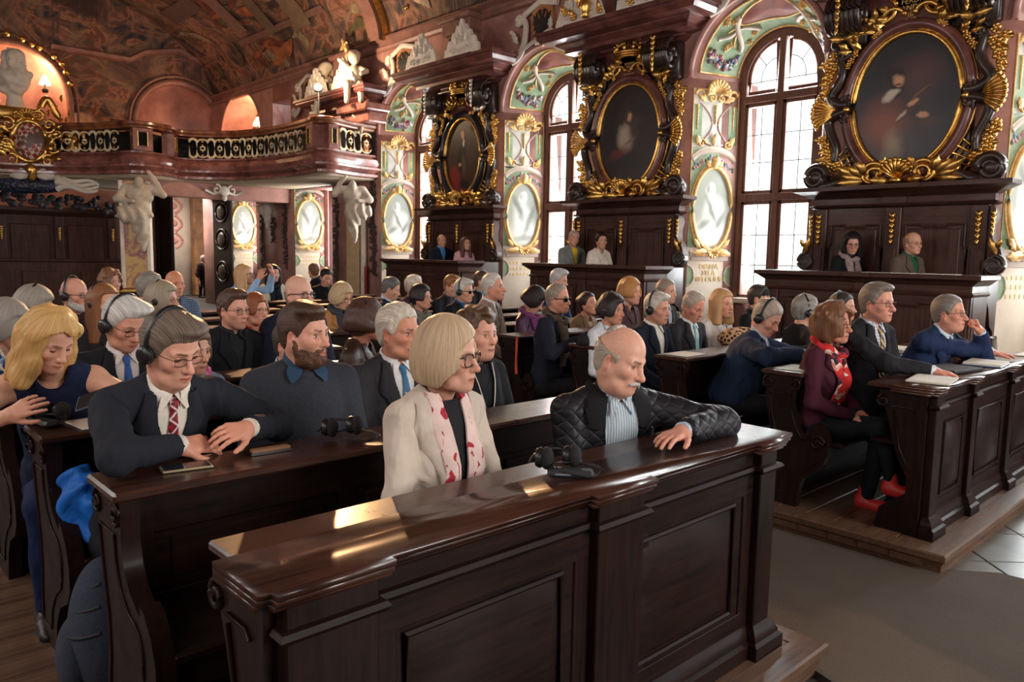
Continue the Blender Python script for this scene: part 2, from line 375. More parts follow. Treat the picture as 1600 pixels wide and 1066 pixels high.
# ---- windows
glass = NT('window_glass'); tr = glass.n('ShaderNodeBsdfTransparent'); gl = glass.n('ShaderNodeBsdfGlossy', i_Roughness=.02); mx = glass.n('ShaderNodeMixShader'); lw = glass.n('ShaderNodeLayerWeight', i_Blend=.5); fr_ = glass.math('MULTIPLY_ADD', glass.math('POWER', lw.outputs['Facing'], 4.), .5, .04)
tr.inputs[0].default_value = (.97, .98, .97, 1); glass.l(fr_, mx.inputs[0]); glass.l(tr.outputs[0], mx.inputs[1]); glass.l(gl.outputs[0], mx.inputs[2]); glass.l(mx.outputs[0], glass.out.inputs[0])
m_lead = M('glazing_bar', srgb(52, 46, 42), .5)
pane_cache = {}
def window(xo, idx):
    W = empty('window_%d' % idx); kind(W)
    hw = RI; y = YG; Z = (1.27, 2.34, 3.36)      # sill, lower transom, upper transom
    q = MB(); a = np.linspace(PI, 0, 21)
    path = [(xo - hw + .02, y - .01, 1.27)] + [(xo + (hw - .02) * math.cos(t), y - .01, SPR + (hw - .02) * math.sin(t)) for t in a] + [(xo + hw - .02, y - .01, 1.27)]
    q.sweep([(-.04, -.05), (.04, -.05), (.04, .05), (-.04, .05)], path, up=(0, -1, 0)); q.build('window_frame', w_frame, W, smooth=30)
    b = lambda n, *A: MB().box(*A, b=.006).build(n, w_frame, W)
    b('mullion', xo - .035, xo + .035, y - .07, y + .02, 1.27, SPR + hw - .04)
    for z in Z[1:]: b('transom', xo - hw + .05, xo + hw - .05, y - .08, y + .02, z - .04, z + .04)
    MB().box(xo - .5, xo + .5, y - .12, y + .04, 1.21, 1.27, .01).build('window_sill', m_cream, W)
    for s in (-1, 1):
        x0, x1 = (xo - hw + .055, xo - .035) if s < 0 else (xo + .035, xo + hw - .055)
        for z0, z1, rows in ((1.27, Z[1] - .04, 3), (Z[1] + .04, Z[2] - .04, 3), (Z[2] + .04, None, 0)):
            if z1:
                for box in ((x0, x0 + .035, z0, z1), (x1 - .035, x1, z0, z1), (x0, x1, z0, z0 + .035), (x0, x1, z1 - .035, z1)):
                    MB().box(box[0], box[1], y - .05, y + .005, box[2], box[3], .005).build('sash_rail', w_frame, W)
                xm = (x0 + x1) / 2; zz = np.linspace(z0 + .035, z1 - .035, rows + 1)
                MB().tube([(xm, y - .02, z0 + .03), (xm, y - .02, z1 - .03)], .005, 6).build('glazing_bar', m_lead, W)
                for z in zz[1:-1]: MB().tube([(x0 + .03, y - .02, z), (x1 - .03, y - .02, z)], .005, 6).build('glazing_bar', m_lead, W)
                for c in ((x0 + .035, xm - .004), (xm + .004, x1 - .035)):
                    for r in range(rows): MB().box(c[0], c[1], y - .022, y - .018, zz[r] + .004, zz[r + 1] - .004).build('pane', glass.m, W)
            else:
                q = MB(); n = 14; aa = np.linspace(PI / 2, PI if s < 0 else 0, n); r = hw - .085
                arc = [(xo + s * .07 + (r - .06) * math.cos(t) * 1.0, SPR + r * math.sin(t)) for t in aa]
                poly = [(xo + s * .07, z0 + .035)] + arc + [(arc[-1][0], z0 + .035)]
                path = [(p[0], y - .02, p[1]) for p in poly]
                MB().tube(path + [path[0]], .022, 6).build('sash_rail', w_frame, W, smooth=180)
                MB().tube([(x0, y - .02, SPR - .02), (x1, y - .02, SPR - .02)], .005, 6).build('glazing_bar', m_lead, W)
                MB().tube([(xo + s * .07 + .5 * r * math.cos(t) * .95, y - .02, SPR + .55 * r * math.sin(t)) for t in aa] + [(xo + s * (.07 + .5 * r * .95), y - .02, z0 + .03)], .005, 6).build('glazing_bar', m_lead, W)
                MB().tube([(xo + s * (.07 + .5 * r * .7), y - .02, SPR + .39 * r), (xo + s * (.07 + .82 * r * .75), y - .02, SPR + .72 * r)], .005, 6).build('glazing_bar', m_lead, W)
                q = MB(); q.prism(poly if s > 0 else poly[::-1], y - .022, y - .018, axis=1); q.build('pane', glass.m, W, smooth=0)
    return W
for j, xo in enumerate(XO[:4]): window(xo, j + 1)
# sky-lit blind behind the two windows under the gallery is not seen: they are closed by plain light plaster
# ---- figure painting in a material: soft ellipses over a ground
def painting(name, ground, blobs, rough=.35, gscale=6, detail=.25):
    """blobs: (cx, cz, rx, rz, angle, colour, softness, amount) in the object's local x/z"""
    if name in _MC: return _MC[name]
    t = NT(name); tc = t.n('ShaderNodeTexCoord'); no = t.n('ShaderNodeTexNoise', i_Scale=gscale, i_Detail=5); t.l(tc.outputs['Object'], no.inputs['Vector'])
    dsp = t.n('ShaderNodeVectorMath', operation='MULTIPLY_ADD'); dsp.inputs[1].default_value = (.10, .10, .10); t.l(no.outputs['Color'], dsp.inputs[0]); t.l(tc.outputs['Object'], dsp.inputs[2])
    off = t.n('ShaderNodeVectorMath', operation='SUBTRACT'); off.inputs[1].default_value = (.05, .05, .05); t.l(dsp.outputs[0], off.inputs[0])
    col = t.ramp(no.outputs[0], [(.3, tuple(c * (1 - detail) for c in ground)), (.7, tuple(min(1, c * (1 + detail)) for c in ground))])
    for cx, cz, rx, rz, an, c, soft, amt in blobs:
        sb = t.n('ShaderNodeVectorMath', operation='SUBTRACT'); sb.inputs[1].default_value = (cx, 0, cz); t.l(off.outputs[0], sb.inputs[0])
        mp = t.n('ShaderNodeMapping', vector_type='TEXTURE'); mp.inputs['Rotation'].default_value = (0, -math.radians(an), 0); mp.inputs['Scale'].default_value = (rx, 1000., rz); t.l(sb.outputs[0], mp.inputs[0])
        ln = t.n('ShaderNodeVectorMath', operation='LENGTH'); t.l(mp.outputs[0], ln.inputs[0])
        mr = t.n('ShaderNodeMapRange', clamp=True); mr.inputs[1].default_value = 1 + soft * .4; mr.inputs[2].default_value = max(.02, 1 - soft); mr.inputs[3].default_value = 0; mr.inputs[4].default_value = amt; t.l(ln.outputs['Value'], mr.inputs[0])
        col = t.mixc(mr.outputs[0], col, c)
    t.set(Base_Color=col, Roughness=rough); _MC[name] = t.m; return t.m
# ---- ornament kit (local x right, y towards the wall = -out, z up); out = -y
def spiral(c, r, turns=1.4, a0=0, hand=1, n=40, taper=.12):
    t = np.linspace(0, 1, n); rr = r * (1 - (1 - taper) * t); an = a0 + hand * t * turns * 2 * PI
    return np.stack([c[0] + rr * np.cos(an), np.full(n, c[1]), c[2] + rr * np.sin(an)], 1)
def leaf(q, p, d, L, w, n=7, out=.02, curl=.5):
    """acanthus-like leaf from p in direction d (x,z)"""
    d = np.array(d, float); d /= np.linalg.norm(d); s = np.array([-d[1], d[0]]); t = np.linspace(0, 1, n)
    ww = w * np.sin(PI * np.clip(t * .92 + .08, 0, 1)) ** .8 * (1 + .25 * np.cos(t * 18)); rows = []
    for k in (-1, -.5, 0, .5, 1):
        x = p[0] + d[0] * t * L + s[0] * ww * k * .5; z = p[2] + d[1] * t * L + s[1] * ww * k * .5
        y = p[1] - out * (np.sin(PI * t * .8) * 1.0 + curl * t ** 3) - (1 - abs(k)) * w * .16
        rows.append(np.stack([x, y, z], 1))
    F = np.stack(rows, 1); Bk = F.copy(); Bk[..., 1] += .008
    q.grid(F); q.grid(Bk, flip=True)
def flower(q, p, r, n=6):
    for k in range(n):
        a = k * 2 * PI / n + p[0] * 7; q.ell((p[0] + r * .62 * math.cos(a), p[1], p[2] + r * .62 * math.sin(a)), (r * .42, r * .3, r * .42), 6)
    q.ell((p[0], p[1] - r * .22, p[2]), (r * .35,) * 3, 6)
def drop(q, p, L, w, n=5):
    """husk / bell-flower drop hanging from p"""
    for k in range(n):
        t = k / n; r = w * (1 - .55 * t); z = p[2] - L * (t + .5 / n)
        q.ell((p[0], p[1], z), (r * .55, r * .5, L / n * .55), 6); q.ell((p[0] - r * .4, p[1], z + L / n * .25), (r * .3, r * .3, L / n * .3), 6); q.ell((p[0] + r * .4, p[1], z + L / n * .25), (r * .3, r * .3, L / n * .3), 6)
def shell(q, p, r, a0, a1, n=9, out=.05, d=.3):
    """scallop fan"""
    for a in np.linspace(a0, a1, n):
        e = np.array([p[0] + r * math.cos(a), p[1] - out, p[2] + r * math.sin(a)]); s_ = np.array([p[0] + d * r * math.cos(a) * .3, p[1], p[2] + d * r * math.sin(a) * .3])
        t = np.linspace(0, 1, 7)[:, None]; P = s_ + (e - s_) * t; P[:, 1] = p[1] - out * np.sin(t[:, 0] * 2.2); q.tube(P, np.linspace(.12, 1, 7) * r * (abs(a1 - a0)) / n * .55, 7)
        q.ell(e, (r * abs(a1 - a0) / n * .6,) * 3, 6)
def cscroll(q, c, r, a0, a1, w, n=30, flat=1.6, ends=True):
    t = np.linspace(a0, a1, n); P = np.stack([c[0] + r * np.cos(t), np.full(n, c[1]), c[2] + r * np.sin(t)], 1)
    ww = w * (1 + .35 * np.sin(np.linspace(0, PI, n))); q.tube(P, ww, 8)
    if ends:
        for k, hd in ((0, -1), (-1, 1)):
            e = P[k]; q.ell(e, (w * 1.7, w * 1.5, w * 1.7), 8); 
def foliage(q, rgn, n, size, y=0., rnd=None):
    """spray of leaves and buds filling a region function -> point"""
    rnd = rnd or np.random.default_rng(3)
    for i in range(n):
        x, z, a = rgn(rnd); s = size * rnd.uniform(.7, 1.3)
        if i % 3 == 2: q.ell((x, y - s * .3, z), (s * .28,) * 3, 6); flower(q, (x, y - s * .2, z), s * .5, 5)
        else: leaf(q, (x, y, z), (math.cos(a), math.sin(a)), s * 1.5, s * .75, 6, s * .35)
# ---------------------------------------------------------------- lettering
def text_mesh(body, size, depth=.002, align='CENTER', sp=.95):
    c = bpy.data.curves.new('txt', 'FONT'); c.body = body; c.size = size; c.extrude = depth; c.align_x = align; c.space_line = sp; c.resolution_u = 3
    o = bpy.data.objects.new('txt', c); SCOL.objects.link(o); bpy.context.view_layer.update()
    me = bpy.data.meshes.new_from_object(o.evaluated_get(bpy.context.evaluated_depsgraph_get())); bpy.data.objects.remove(o); bpy.data.curves.remove(c); me.name = 'lettering'; return me
def letters(parent, body, size, loc, mat_, sp=.95, **k):
    me = text_mesh(body, size, sp=sp); o = link('lettering', me, mat_, parent); o.location = loc; o.rotation_euler = (PI / 2, 0, 0); return o

# ---------------------------------------------------------------- painted window reveals
EX = np.array([RO - RI, YG - YW, 0]); RL = float(np.linalg.norm(EX)); RZ = math.atan2(EX[1], EX[0])
m_stonegrey = M('painted_stone_grey', srgb(206, 190, 176), .6, var=.08)
m_blue = M('painted_blue_flowers', srgb(142, 150, 168), .6, var=.3, scale=40, col2=srgb(90, 100, 128))
flower_cols = [M('painted_flower_%s' % n, srgb(c), .6, var=.25, scale=60) for n, c in (('pink', (206, 150, 146)), ('white', (222, 212, 204)), ('wine', (128, 74, 84)), ('blue', (118, 130, 158)), ('violet', (112, 92, 122)), ('leaf', (84, 112, 78)))]
GRIS = srgb(180, 188, 178)
def gris(name, v):
    sh, li = srgb(92, 102, 94), srgb(250, 250, 244)
    return painting(name, GRIS, [[(.02, -.22, .20, .20, 0, li, .5, .8), (-.02, .02, .13, .20, 12, li, .4, .9), (.0, .24, .062, .085, 0, li, .3, .95), (-.07, .10, .05, .20, 25, sh, .6, .7), (.08, -.08, .04, .22, -20, sh, .6, .6), (-.03, .25, .02, .05, 0, sh, .6, .5), (.03, -.30, .16, .05, 8, sh, .6, .5)],
        [(.0, -.25, .22, .16, 0, li, .5, .85), (.03, .0, .14, .17, -15, li, .4, .9), (-.02, .20, .06, .08, 0, li, .3, .95), (.0, -.02, .03, .16, 30, sh, .6, .7), (-.08, -.15, .10, .04, 35, sh, .6, .6), (.10, -.12, .03, .12, -30, sh, .6, .6), (-.05, .21, .02, .06, 0, sh, .5, .6)]][v], .6, 4, .06)
def oval(rx, rz, n=48): a = np.arange(n) / n * 2 * PI; return np.stack([rx * np.cos(a), rz * np.sin(a)], 1)
reveal_protos = {}
def reveal(j):
    xo = XO[j]; o3 = (xo - RO, YW, 0)
    def P(nm): e = empty(nm, loc=o3, rz=RZ); e['kind'] = 'structure'; e.name = nm; return e
    R = empty('trim_%d' % (j + 1), loc=o3, rz=RZ); kind(R)
    key = 'proto'
    if key in reveal_protos:
        for ch in reveal_protos[key].children:
            if ch.name.split('.')[0] in (('gilt_scallop', 'gilt_ornament', 'painted_strapwork', 'lettering') if j > 3 else ('lettering', 'worn_lettering')): continue
            c = ch.copy(); SCOL.objects.link(c); c.parent = R
    else:
        reveal_protos[key] = R; y = -.008; S0, S1 = .045, RL - .075; cx = (S0 + S1) / 2
        MB().box(S0, S1, -.008, 0, 1.80, 2.86).build('painted_panel', m_green, R)
        MB().box(S0, S1, -.010, 0, ZF, 1.80).build('plinth_panel', m_cream, R)
        MB().box(S0, S1, -.008, 0, 2.84, 3.46).build('painted_panel', m_greenl, R)
        for x0, x1 in ((S0, S0 + .11), (S1 - .11, S1)): MB().box(x0, x1, -.012, 0, 2.90, 3.30).build('painted_panel', m_green, R)
        # gilt border
        for pth in ([(S0, y - .006, 1.8), (S0, y - .006, 3.46), (cx - .12, y - .006, 3.46)], [(cx + .12, y - .006, 3.46), (S1, y - .006, 3.46), (S1, y - .006, 1.8)]):
            MB().tube(pth, .0085, 6).build('gilt_fillet', m_goldp, R)
        MB().box(RL - .075, RL, -.03, 0, 1.27, SPR, .01).build('reveal_moulding', m_pinkd, R)
        # curved stone band over the medallion
        a = np.linspace(math.radians(150), math.radians(30), 15); pth = [(cx + .30 * math.cos(t), y, 2.62 + .22 * math.sin(t) + .0) for t in a]
        MB().tube(pth, .032, 8, flat=((0, 1, 0), .6)).build('painted_arch_band', m_stonegrey, R, smooth=60)
        MB().tube([(p[0], p[1] - .006, p[2] + .028) for p in pth], .010, 6).build('painted_arch_band', m_cream, R, smooth=180)
        # stepped ledge with lobed sides under the medallion
        MB().box(S0 + .02, S1 - .02, -.030, 0, 1.71, 1.765, .006).build('ledge', m_cream, R); MB().box(S0 + .04, S1 - .04, -.022, 0, 1.66, 1.71, .004).build('ledge', m_stonegrey, R)
        for s in (-1, 1):
            a = np.linspace(PI / 2, 1.5 * PI, 12) if s > 0 else np.linspace(PI / 2, -PI / 2, 12)
            q = MB(); poly = [(cx + s * .27 + .085 * math.cos(t) * 1.0, 1.50 + .11 * math.sin(t)) for t in a]
            q.prism(poly if s > 0 else poly[::-1], -.014, 0, axis=1); q.build('painted_lobe', m_green, R)
            MB().tube([(p[0], y - .006, p[1]) for p in poly], .008, 6).build('painted_lobe_edge', m_stonegrey, R)
        # gilt scallop, scrolls and drops
        q = MB(); shell(q, (cx, y, 3.42), .125, math.radians(-5), math.radians(185), 11, .05); q.build('gilt_scallop', m_goldp, R, smooth=180)
        q = MB()
        for s in (-1, 1):
            q.tube(spiral((cx + s * .06, y - .02, 3.37), .045, 1.3, PI / 2, s), .012, 6); cscroll(q, (cx + s * .20, y - .01, 3.40), .05, 0 if s < 0 else PI, PI * .9 if s < 0 else PI * .1, .012)
            leaf(q, (cx + s * .10, y, 3.34), (s, .4), .14, .05); drop(q, (cx + s * .215, y - .006, 3.30), .26, .022, 6); leaf(q, (cx + s * .17, y, 2.88), (s * .6, 1), .12, .06); q.tube(spiral((cx + s * .16, y - .01, 2.90), .05, 1.2, 0, -s), .010, 6)
        drop(q, (cx, y - .008, 3.30), .2, .03, 4); leaf(q, (cx, y, 2.88), (0, 1), .13, .07)
        q.build('gilt_ornament', m_goldp, R, smooth=180, kind='stuff')
        for s in (-1, 1):
            t = np.linspace(0, 1, 16); MB().tube(np.stack([cx + s * (.035 + .16 * (1 - np.sin(t * PI)) * (t > .0)), np.full(16, y), 2.88 + t * .45], 1), .009, 6).build('painted_strapwork', M('painted_rose', srgb(196, 158, 150), .6), R, smooth=180)
        # painted flower swag
        rr = np.random.default_rng(5)
        for k, mt in enumerate((m_blue, flower_cols[0], flower_cols[5])):
            q = MB()
            for i in range(16):
                u = rr.uniform(-1, 1); q.ell((cx + u * .24, y, 2.745 - .10 * u * u + rr.normal() * .02), (.022, .006, .02), 6)
            q.build('painted_flowers', mt, R, smooth=180, kind='stuff')
    cx = (.045 + RL - .075) / 2
    # medallion
    md = empty('medallion', ['oval grisaille medallion of a seated figure right of the big portrait stall', 'oval grisaille medallion in the reveal of the widest visible window', 'oval grisaille medallion in the middle window reveal', 'oval grisaille medallion beside the left portrait stall', 'oval grisaille medallion under the gallery, left of the caryatid', 'smallest oval grisaille medallion, farthest under the gallery'][j], 'medallion', 'grisaille medallions in the window reveals', o3, RZ)
    if 'med' in reveal_protos and False: pass
    v = j % 2
    if ('m', v) in reveal_protos:
        for ch in reveal_protos['m', v].children: c = ch.copy(); SCOL.objects.link(c); c.parent = md
    else:
        reveal_protos['m', v] = md
        q = MB(); q.prism(oval(.225, .425), -.016, .0, axis=1); o = q.build('grisaille_painting', gris('grisaille_%d' % v, v), md); o.location = (cx, -.002, 2.215)
        O = oval(.235, .44, 40); q = MB(); q.tube(np.stack([cx + O[:, 0], np.full(40, -.022), 2.215 + O[:, 1]], 1), .021, 8, True); q.build('gilt_frame', m_goldp, md, smooth=180)
        O = oval(.262, .468, 40); q = MB(); q.tube(np.stack([cx + O[:, 0], np.full(40, -.014), 2.215 + O[:, 1]], 1), .010, 6, True); q.build('outer_fillet', m_goldp, md, smooth=180)
        q = MB()
        for s in (-1, 1):
            q.tube(spiral((cx + s * .075, -.03, 1.77), .05, 1.2, PI / 2, s), .013, 6); leaf(q, (cx + s * .02, -.02, 1.76), (s, -.1), .22, .08, 8, .03); leaf(q, (cx + s * .12, -.02, 1.80), (s, .9), .14, .06)
        shell(q, (cx, -.03, 1.76), .06, PI * 1.05, PI * 1.95, 6); leaf(q, (cx, -.03, 2.64), (0, 1), .14, .10, 8, .04); leaf(q, (cx - .03, -.02, 2.65), (-.7, .7), .10, .06); leaf(q, (cx + .03, -.02, 2.65), (.7, .7), .10, .06)
        q.build('gilt_mount', m_goldp, md, smooth=180, kind='stuff')
    m_lt = M('pale_gold_lettering', srgb(240, 214, 150), .5)
    if j == 1: letters(R, 'DIANA\nSYLA\nMIM OLIUM', .075, (cx, -.014, 1.575), m_lt, .9)
    if j in (0, 2):
        q = MB()
        for r in range(3):
            for i in range(7): q.box(cx - .17 + i * .05, cx - .17 + i * .05 + rng.uniform(.012, .03), -.013, -.010, 1.56 - r * .075, 1.595 - r * .075)
        q.build('worn_lettering', m_lt, R, kind='stuff')
    if j > 3: return
    # painted soffit: green field between gilt fillets, ribbon and bouquet on both haunches
    So = empty('trim_%d' % (j + 11)); kind(So)
    def sf(an, d, off=.006):     # an: angle from the springing, d: 0 room edge .. 1 window
        an = np.asarray(an); r = RO + (RI - RO) * d; dr = off
        return np.stack([xo + (r - dr) * np.cos(an), YW + (YG - YW) * d + 0 * an, SPR + (r - dr) * np.sin(an)], -1)
    a = np.linspace(PI - .10, .10, 34); d = np.linspace(.16, .84, 6)
    MB().grid(np.stack([sf(a, x, .006) for x in d], 1)).build('painted_field', m_green, So, smooth=180)
    for x in (.15, .85): MB().tube(sf(a, x, .010), .010, 6).build('gilt_fillet', m_goldp, So, smooth=180)
    MB().tube(np.stack([sf(PI - .10, x, .010) for x in np.linspace(.15, .85, 4)]), .010, 6).build('gilt_fillet', m_goldp, So, smooth=180)
    MB().tube(sf(a, .96, .012), .035, 8).build('window_arch_moulding', m_pinkd, So, smooth=180)
    # central wine-red cartouche with gilt edge
    am = PI * .5; b = np.arange(36) / 36 * 2 * PI
    ca_ = am + .52 * np.cos(b) * (1 + .08 * np.cos(4 * b)); cd = .42 + .22 * np.sin(b) * (1 + .1 * np.cos(3 * b))
    rim = np.stack([sf(x, y_, .012) for x, y_ in zip(ca_, cd)]); cen = sf(am, .42, .010)
    q = MB(); q.add(np.vstack([rim, cen[None]]), [(i, (i + 1) % 36, 36) for i in range(36)]); q.build('painted_cartouche', M('cartouche_red', srgb(140, 78, 62), .6, var=.35, scale=5, col2=srgb(92, 48, 44)), So, smooth=180)
    MB().tube(rim, .011, 6, True).build('gilt_fillet', m_goldp, So, smooth=180)
    for hs in (-1, 1):
        A0 = PI / 2 - hs * PI / 2; an = lambda t: A0 + hs * t     # measured from the springing
        q = MB(); t = np.linspace(0, 1, 22)
        q.tube(np.stack([sf(an(.62 + .55 * x), .28 + .42 * x + .05 * math.sin(x * 7), .010) for x in t]), .030 + .008 * np.sin(t * 9), 6, flat=((0, 0, 1), .5)); q.tube(np.stack([sf(an(.60 + .5 * x), .72 - .40 * x + .05 * math.sin(x * 6), .014) for x in t]), .028, 6)
        q.build('painted_ribbon', m_stonegrey, So, smooth=180)
        q = MB()
        for tt, dd in ((.9, .22), (.98, .30), (1.05, .7), (.85, .76), (.62, .5), (.95, .2), (.55, .46)): flower(q, sf(an(tt), dd, .012), .038, 5)
        q.tube(np.stack([sf(an(.78 + .14 * math.sin(x * 5)), .35 + .25 * x, .018) for x in t]), .008, 6); q.build('gilt_leaves', m_goldp, So, smooth=180, kind='stuff')
        rr = np.random.default_rng(11 + j)
        for k, mt in enumerate(flower_cols):
            q = MB()
            for i in range(9): 
                x = rr.uniform(-1, 1); q.ell(sf(an(.30 + .10 * x * x + rr.normal() * .05), .5 + .27 * x, .008), (.030, .026, .026), 6)
            q.build('painted_flowers', mt, So, smooth=180, kind='stuff')
for j in range(6): reveal(j)

# ---------------------------------------------------------------- cornices over the piers with pierced stucco crests
def crest_poly(w, h, seed=0):
    """lobed, stepped outline with a tall centre"""
    x = np.linspace(-1, 1, 61); base = (1 - np.abs(x)) ** .85; y = h * (.16 + .84 * base) + h * .055 * np.sin(np.abs(x) * 26 + seed); y[0] = y[-1] = .02
    return np.concatenate([np.stack([x * w / 2, y], 1), [[w / 2, 0], [-w / 2, 0]]])[::-1]
eagle = np.array([(0, -.50), (.06, -.36), (.17, -.40), (.13, -.28), (.24, -.26), (.17, -.16), (.34, -.30), (.30, -.12), (.44, -.18), (.38, .0), (.48, .0), (.42, .16), (.47, .30), (.34, .24), (.28, .36), (.22, .18), (.13, .10), (.11, .22), (.17, .32), (.25, .33), (.17, .42), (.06, .40), (.04, .26), (0, .22)])
eagle = np.concatenate([eagle, (eagle[1:-1] * [-1, 1])[::-1]])
m_shield = M('shield_ochre', srgb(186, 128, 82), .5, var=.2, scale=8)
for k, xc in enumerate(XP[:4]):
    C = empty('trim_%d' % (k + 21), loc=(xc, YW, 0)); kind(C)
    prof = [(0, 3.93), (.06, 3.95), (.10, 3.98), (.10, 4.00), (.22, 4.02), (.22, 4.06), (.30, 4.10), (.30, 4.115), (.42, 4.13), (.46, 4.17), (.46, 4.20), (.49, 4.20), (.49, 4.235), (0, 4.26)]
    path = [(-.70, 0, 0), (-.70, -.06, 0), (.70, -.06, 0), (.70, 0, 0)]
    MB().sweep(prof, [(-.62, .02, 0), (-.62, -.03, 0), (.62, -.03, 0), (.62, .02, 0)], side=1).build('cornice', m_pinkd, C, smooth=30)
    MB().box(-.62, .62, -.10, 0, 3.80, 4.25).build('frieze_block', m_pinkd, C)
    MB().box(-.66, .66, -.5, .0, 4.20, 4.26, .01).build('cornice_slab', m_pinkd, C)
    for s in (-1, 1):
        q = MB(); q.prism(crest_poly(.70, .44, s) + [s * .44, 4.255], -.47, -.43, axis=1)
        for i, (dx, dz, r) in enumerate(((-.18, .08, .055), (.16, .09, .055), (0, .20, .06), (-.07, .07, .04), (.08, .07, .04), (0, .31, .035))): q.tube(spiral((s * .44 + dx, -.475, 4.255 + dz), r, 1.5, i, 1 if i % 2 else -1, 24), .010, 6)
        for dx, dz, L in ((-.1, .14, .14), (.1, .14, .14), (0, .24, .16)): leaf(q, (s * .44 + dx, -.47, 4.255 + dz), (dx * 2, 1), L, .07, 6, .02)
        q.build('stucco_crest', m_white, C)
    if k == 1:
        q = MB(); q.lathe([(0, 0), (.05, .01), (.03, .05), (.055, .10), (.06, .16), (.03, .2), (.0, .22)], (-.3, -.52, 4.26), 12)
        for dx, dz in ((-.5, .05), (-.62, .12), (-.4, .16), (-.12, .05), (.3, .04), (.5, .05), (-.2, .22), (.62, .08), (-.3, .32)): flower(q, (dx, -.50, 4.27 + dz), .045, 5); leaf(q, (dx, -.49, 4.27 + dz), (dx, .8), .10, .05)
        q.build('gilt_flowers', m_gold, C, smooth=180, kind='stuff')
    # white volute bands and the eagle shield over the arch at the left of this pier
    q = MB(); ox = -PERIOD / 2
    def band(pts, w, yy=-.05):
        P = np.asarray(pts, float); t = np.linspace(0, len(P) - 1, 30); P = np.stack([np.interp(t, range(len(P)), P[:, i]) for i in (0, 1)], 1)
        for _ in range(6): P[1:-1] = (P[:-2] + P[1:-1] * 2 + P[2:]) / 4
        q.tube(np.stack([P[:, 0], np.full(30, yy), P[:, 1]], 1), np.linspace(w, w * .8, 30), 8, flat=((0, 1, 0), .45))
    band([(ox - .50, 4.16), (ox - .36, 4.20), (ox - .26, 4.36), (ox - .24, 4.56), (ox - .33, 4.68)], .060)
    for c, r, a0, h in (((ox - .50, 4.22), .075, -PI / 2, -1), ((ox - .36, 4.62), .075, .6, 1), ((ox + .44, 4.36), .05, PI, 1)): q.tube(spiral((c[0], -.06, c[1]), r, 1.6, a0, h, 30), .022, 6); q.ell((c[0], -.05, c[1]), (r * .8, .03, r * .8), 10)
    band([(ox - .30, 4.68), (ox, 4.80), (ox + .30, 4.72)], .045); band([(ox - .05, 4.32), (ox + .15, 4.42), (ox + .30, 4.36), (ox + .44, 4.34)], .045); band([(ox - .28, 4.28), (ox - .10, 4.34), (ox - .05, 4.30)], .03)
    leaf(q, (ox - .40, -.05, 4.36), (-.5, 1), .18, .08); leaf(q, (ox - .46, -.05, 4.50), (-1, .3), .08, .05); leaf(q, (ox + .18, -.05, 4.44), (.2, 1), .14, .08)
    q.build('stucco_volutes', m_white, C, smooth=180)
    sh = empty('shield', ['ochre shield with a black double-headed eagle above the window beside the largest portrait', 'ochre shield with a black double-headed eagle over the middle window', 'dark double-headed eagle shield over the window left of the smallest portrait', 'eagle shield above the gallery end'][k], 'shield', 'eagle shields over the windows', (xc + ox + .03, YW, 4.53))
    q = MB(); q.prism(np.array([(-.17, .22), (-.20, -.02), (-.12, -.20), (0, -.27), (.12, -.20), (.20, -.02), (.17, .22), (0, .25)]), -.045, 0, axis=1); q.build('field', m_shield, sh)
    q = MB(); q.prism(eagle * [.32, .40] + [0, 0], -.056, -.044, axis=1); q.build('eagle', m_black, sh)

# ---------------------------------------------------------------- carved portrait frames
FLESH = srgb(196, 142, 110)
m_portA = painting('portrait_dark_armour', srgb(30, 28, 34), [(.08, .20, .22, .18, 20, srgb(92, 56, 52), .8, .7), (-.16, -.18, .20, .24, 20, srgb(132, 70, 54), .6, .85), (.14, -.02, .1, .3, 10, srgb(60, 44, 44), .8, .6), (-.08, -.36, .09, .14, 0, srgb(150, 134, 108), .7, .6), (.05, -.32, .10, .16, 15, srgb(60, 52, 54), .7, .7), (-.08, .10, .055, .085, 0, srgb(20, 15, 14), .35, .95), (-.10, .205, .075, .11, 0, srgb(26, 18, 15), .35, .95), (-.075, .185, .042, .062, 8, FLESH, .4, .95), (-.075, .155, .03, .012, 0, srgb(60, 34, 24), .4, .9), (-.13, .06, .085, .040, 25, srgb(190, 180, 158), .35, .9), (.07, -.02, .05, .022, 25, FLESH, .4, .9), (.02, -.09, .14, .02, 35, srgb(70, 40, 32), .4, .8), (.12, .06, .10, .010, 42, srgb(120, 78, 48), .4, .9), (.14, -.12, .055, .022, -5, FLESH, .4, .85), (-.03, -.11, .06, .012, 40, srgb(180, 170, 150), .4, .8), (.16, -.18, .14, .05, 0, srgb(74, 46, 40), .6, .6)])
m_portB = painting('portrait_dark_cuirass', srgb(38, 26, 26), [(.0, .02, .13, .20, 0, srgb(96, 70, 60), .8, .6), (-.06, -.02, .11, .15, 15, srgb(178, 162, 140), .5, .8), (-.04, .08, .03, .10, 20, srgb(150, 140, 128), .5, .6), (-.02, .22, .06, .10, 0, srgb(70, 46, 34), .4, .9), (-.01, .21, .036, .058, 5, FLESH, .4, .9), (.02, -.06, .09, .02, 20, srgb(110, 88, 74), .5, .8), (-.14, -.18, .14, .07, 25, srgb(104, 38, 34), .6, .8), (.10, .16, .10, .06, 0, srgb(64, 50, 46), .8, .6), (.05, -.30, .2, .10, 0, srgb(24, 18, 20), .7, .8)])
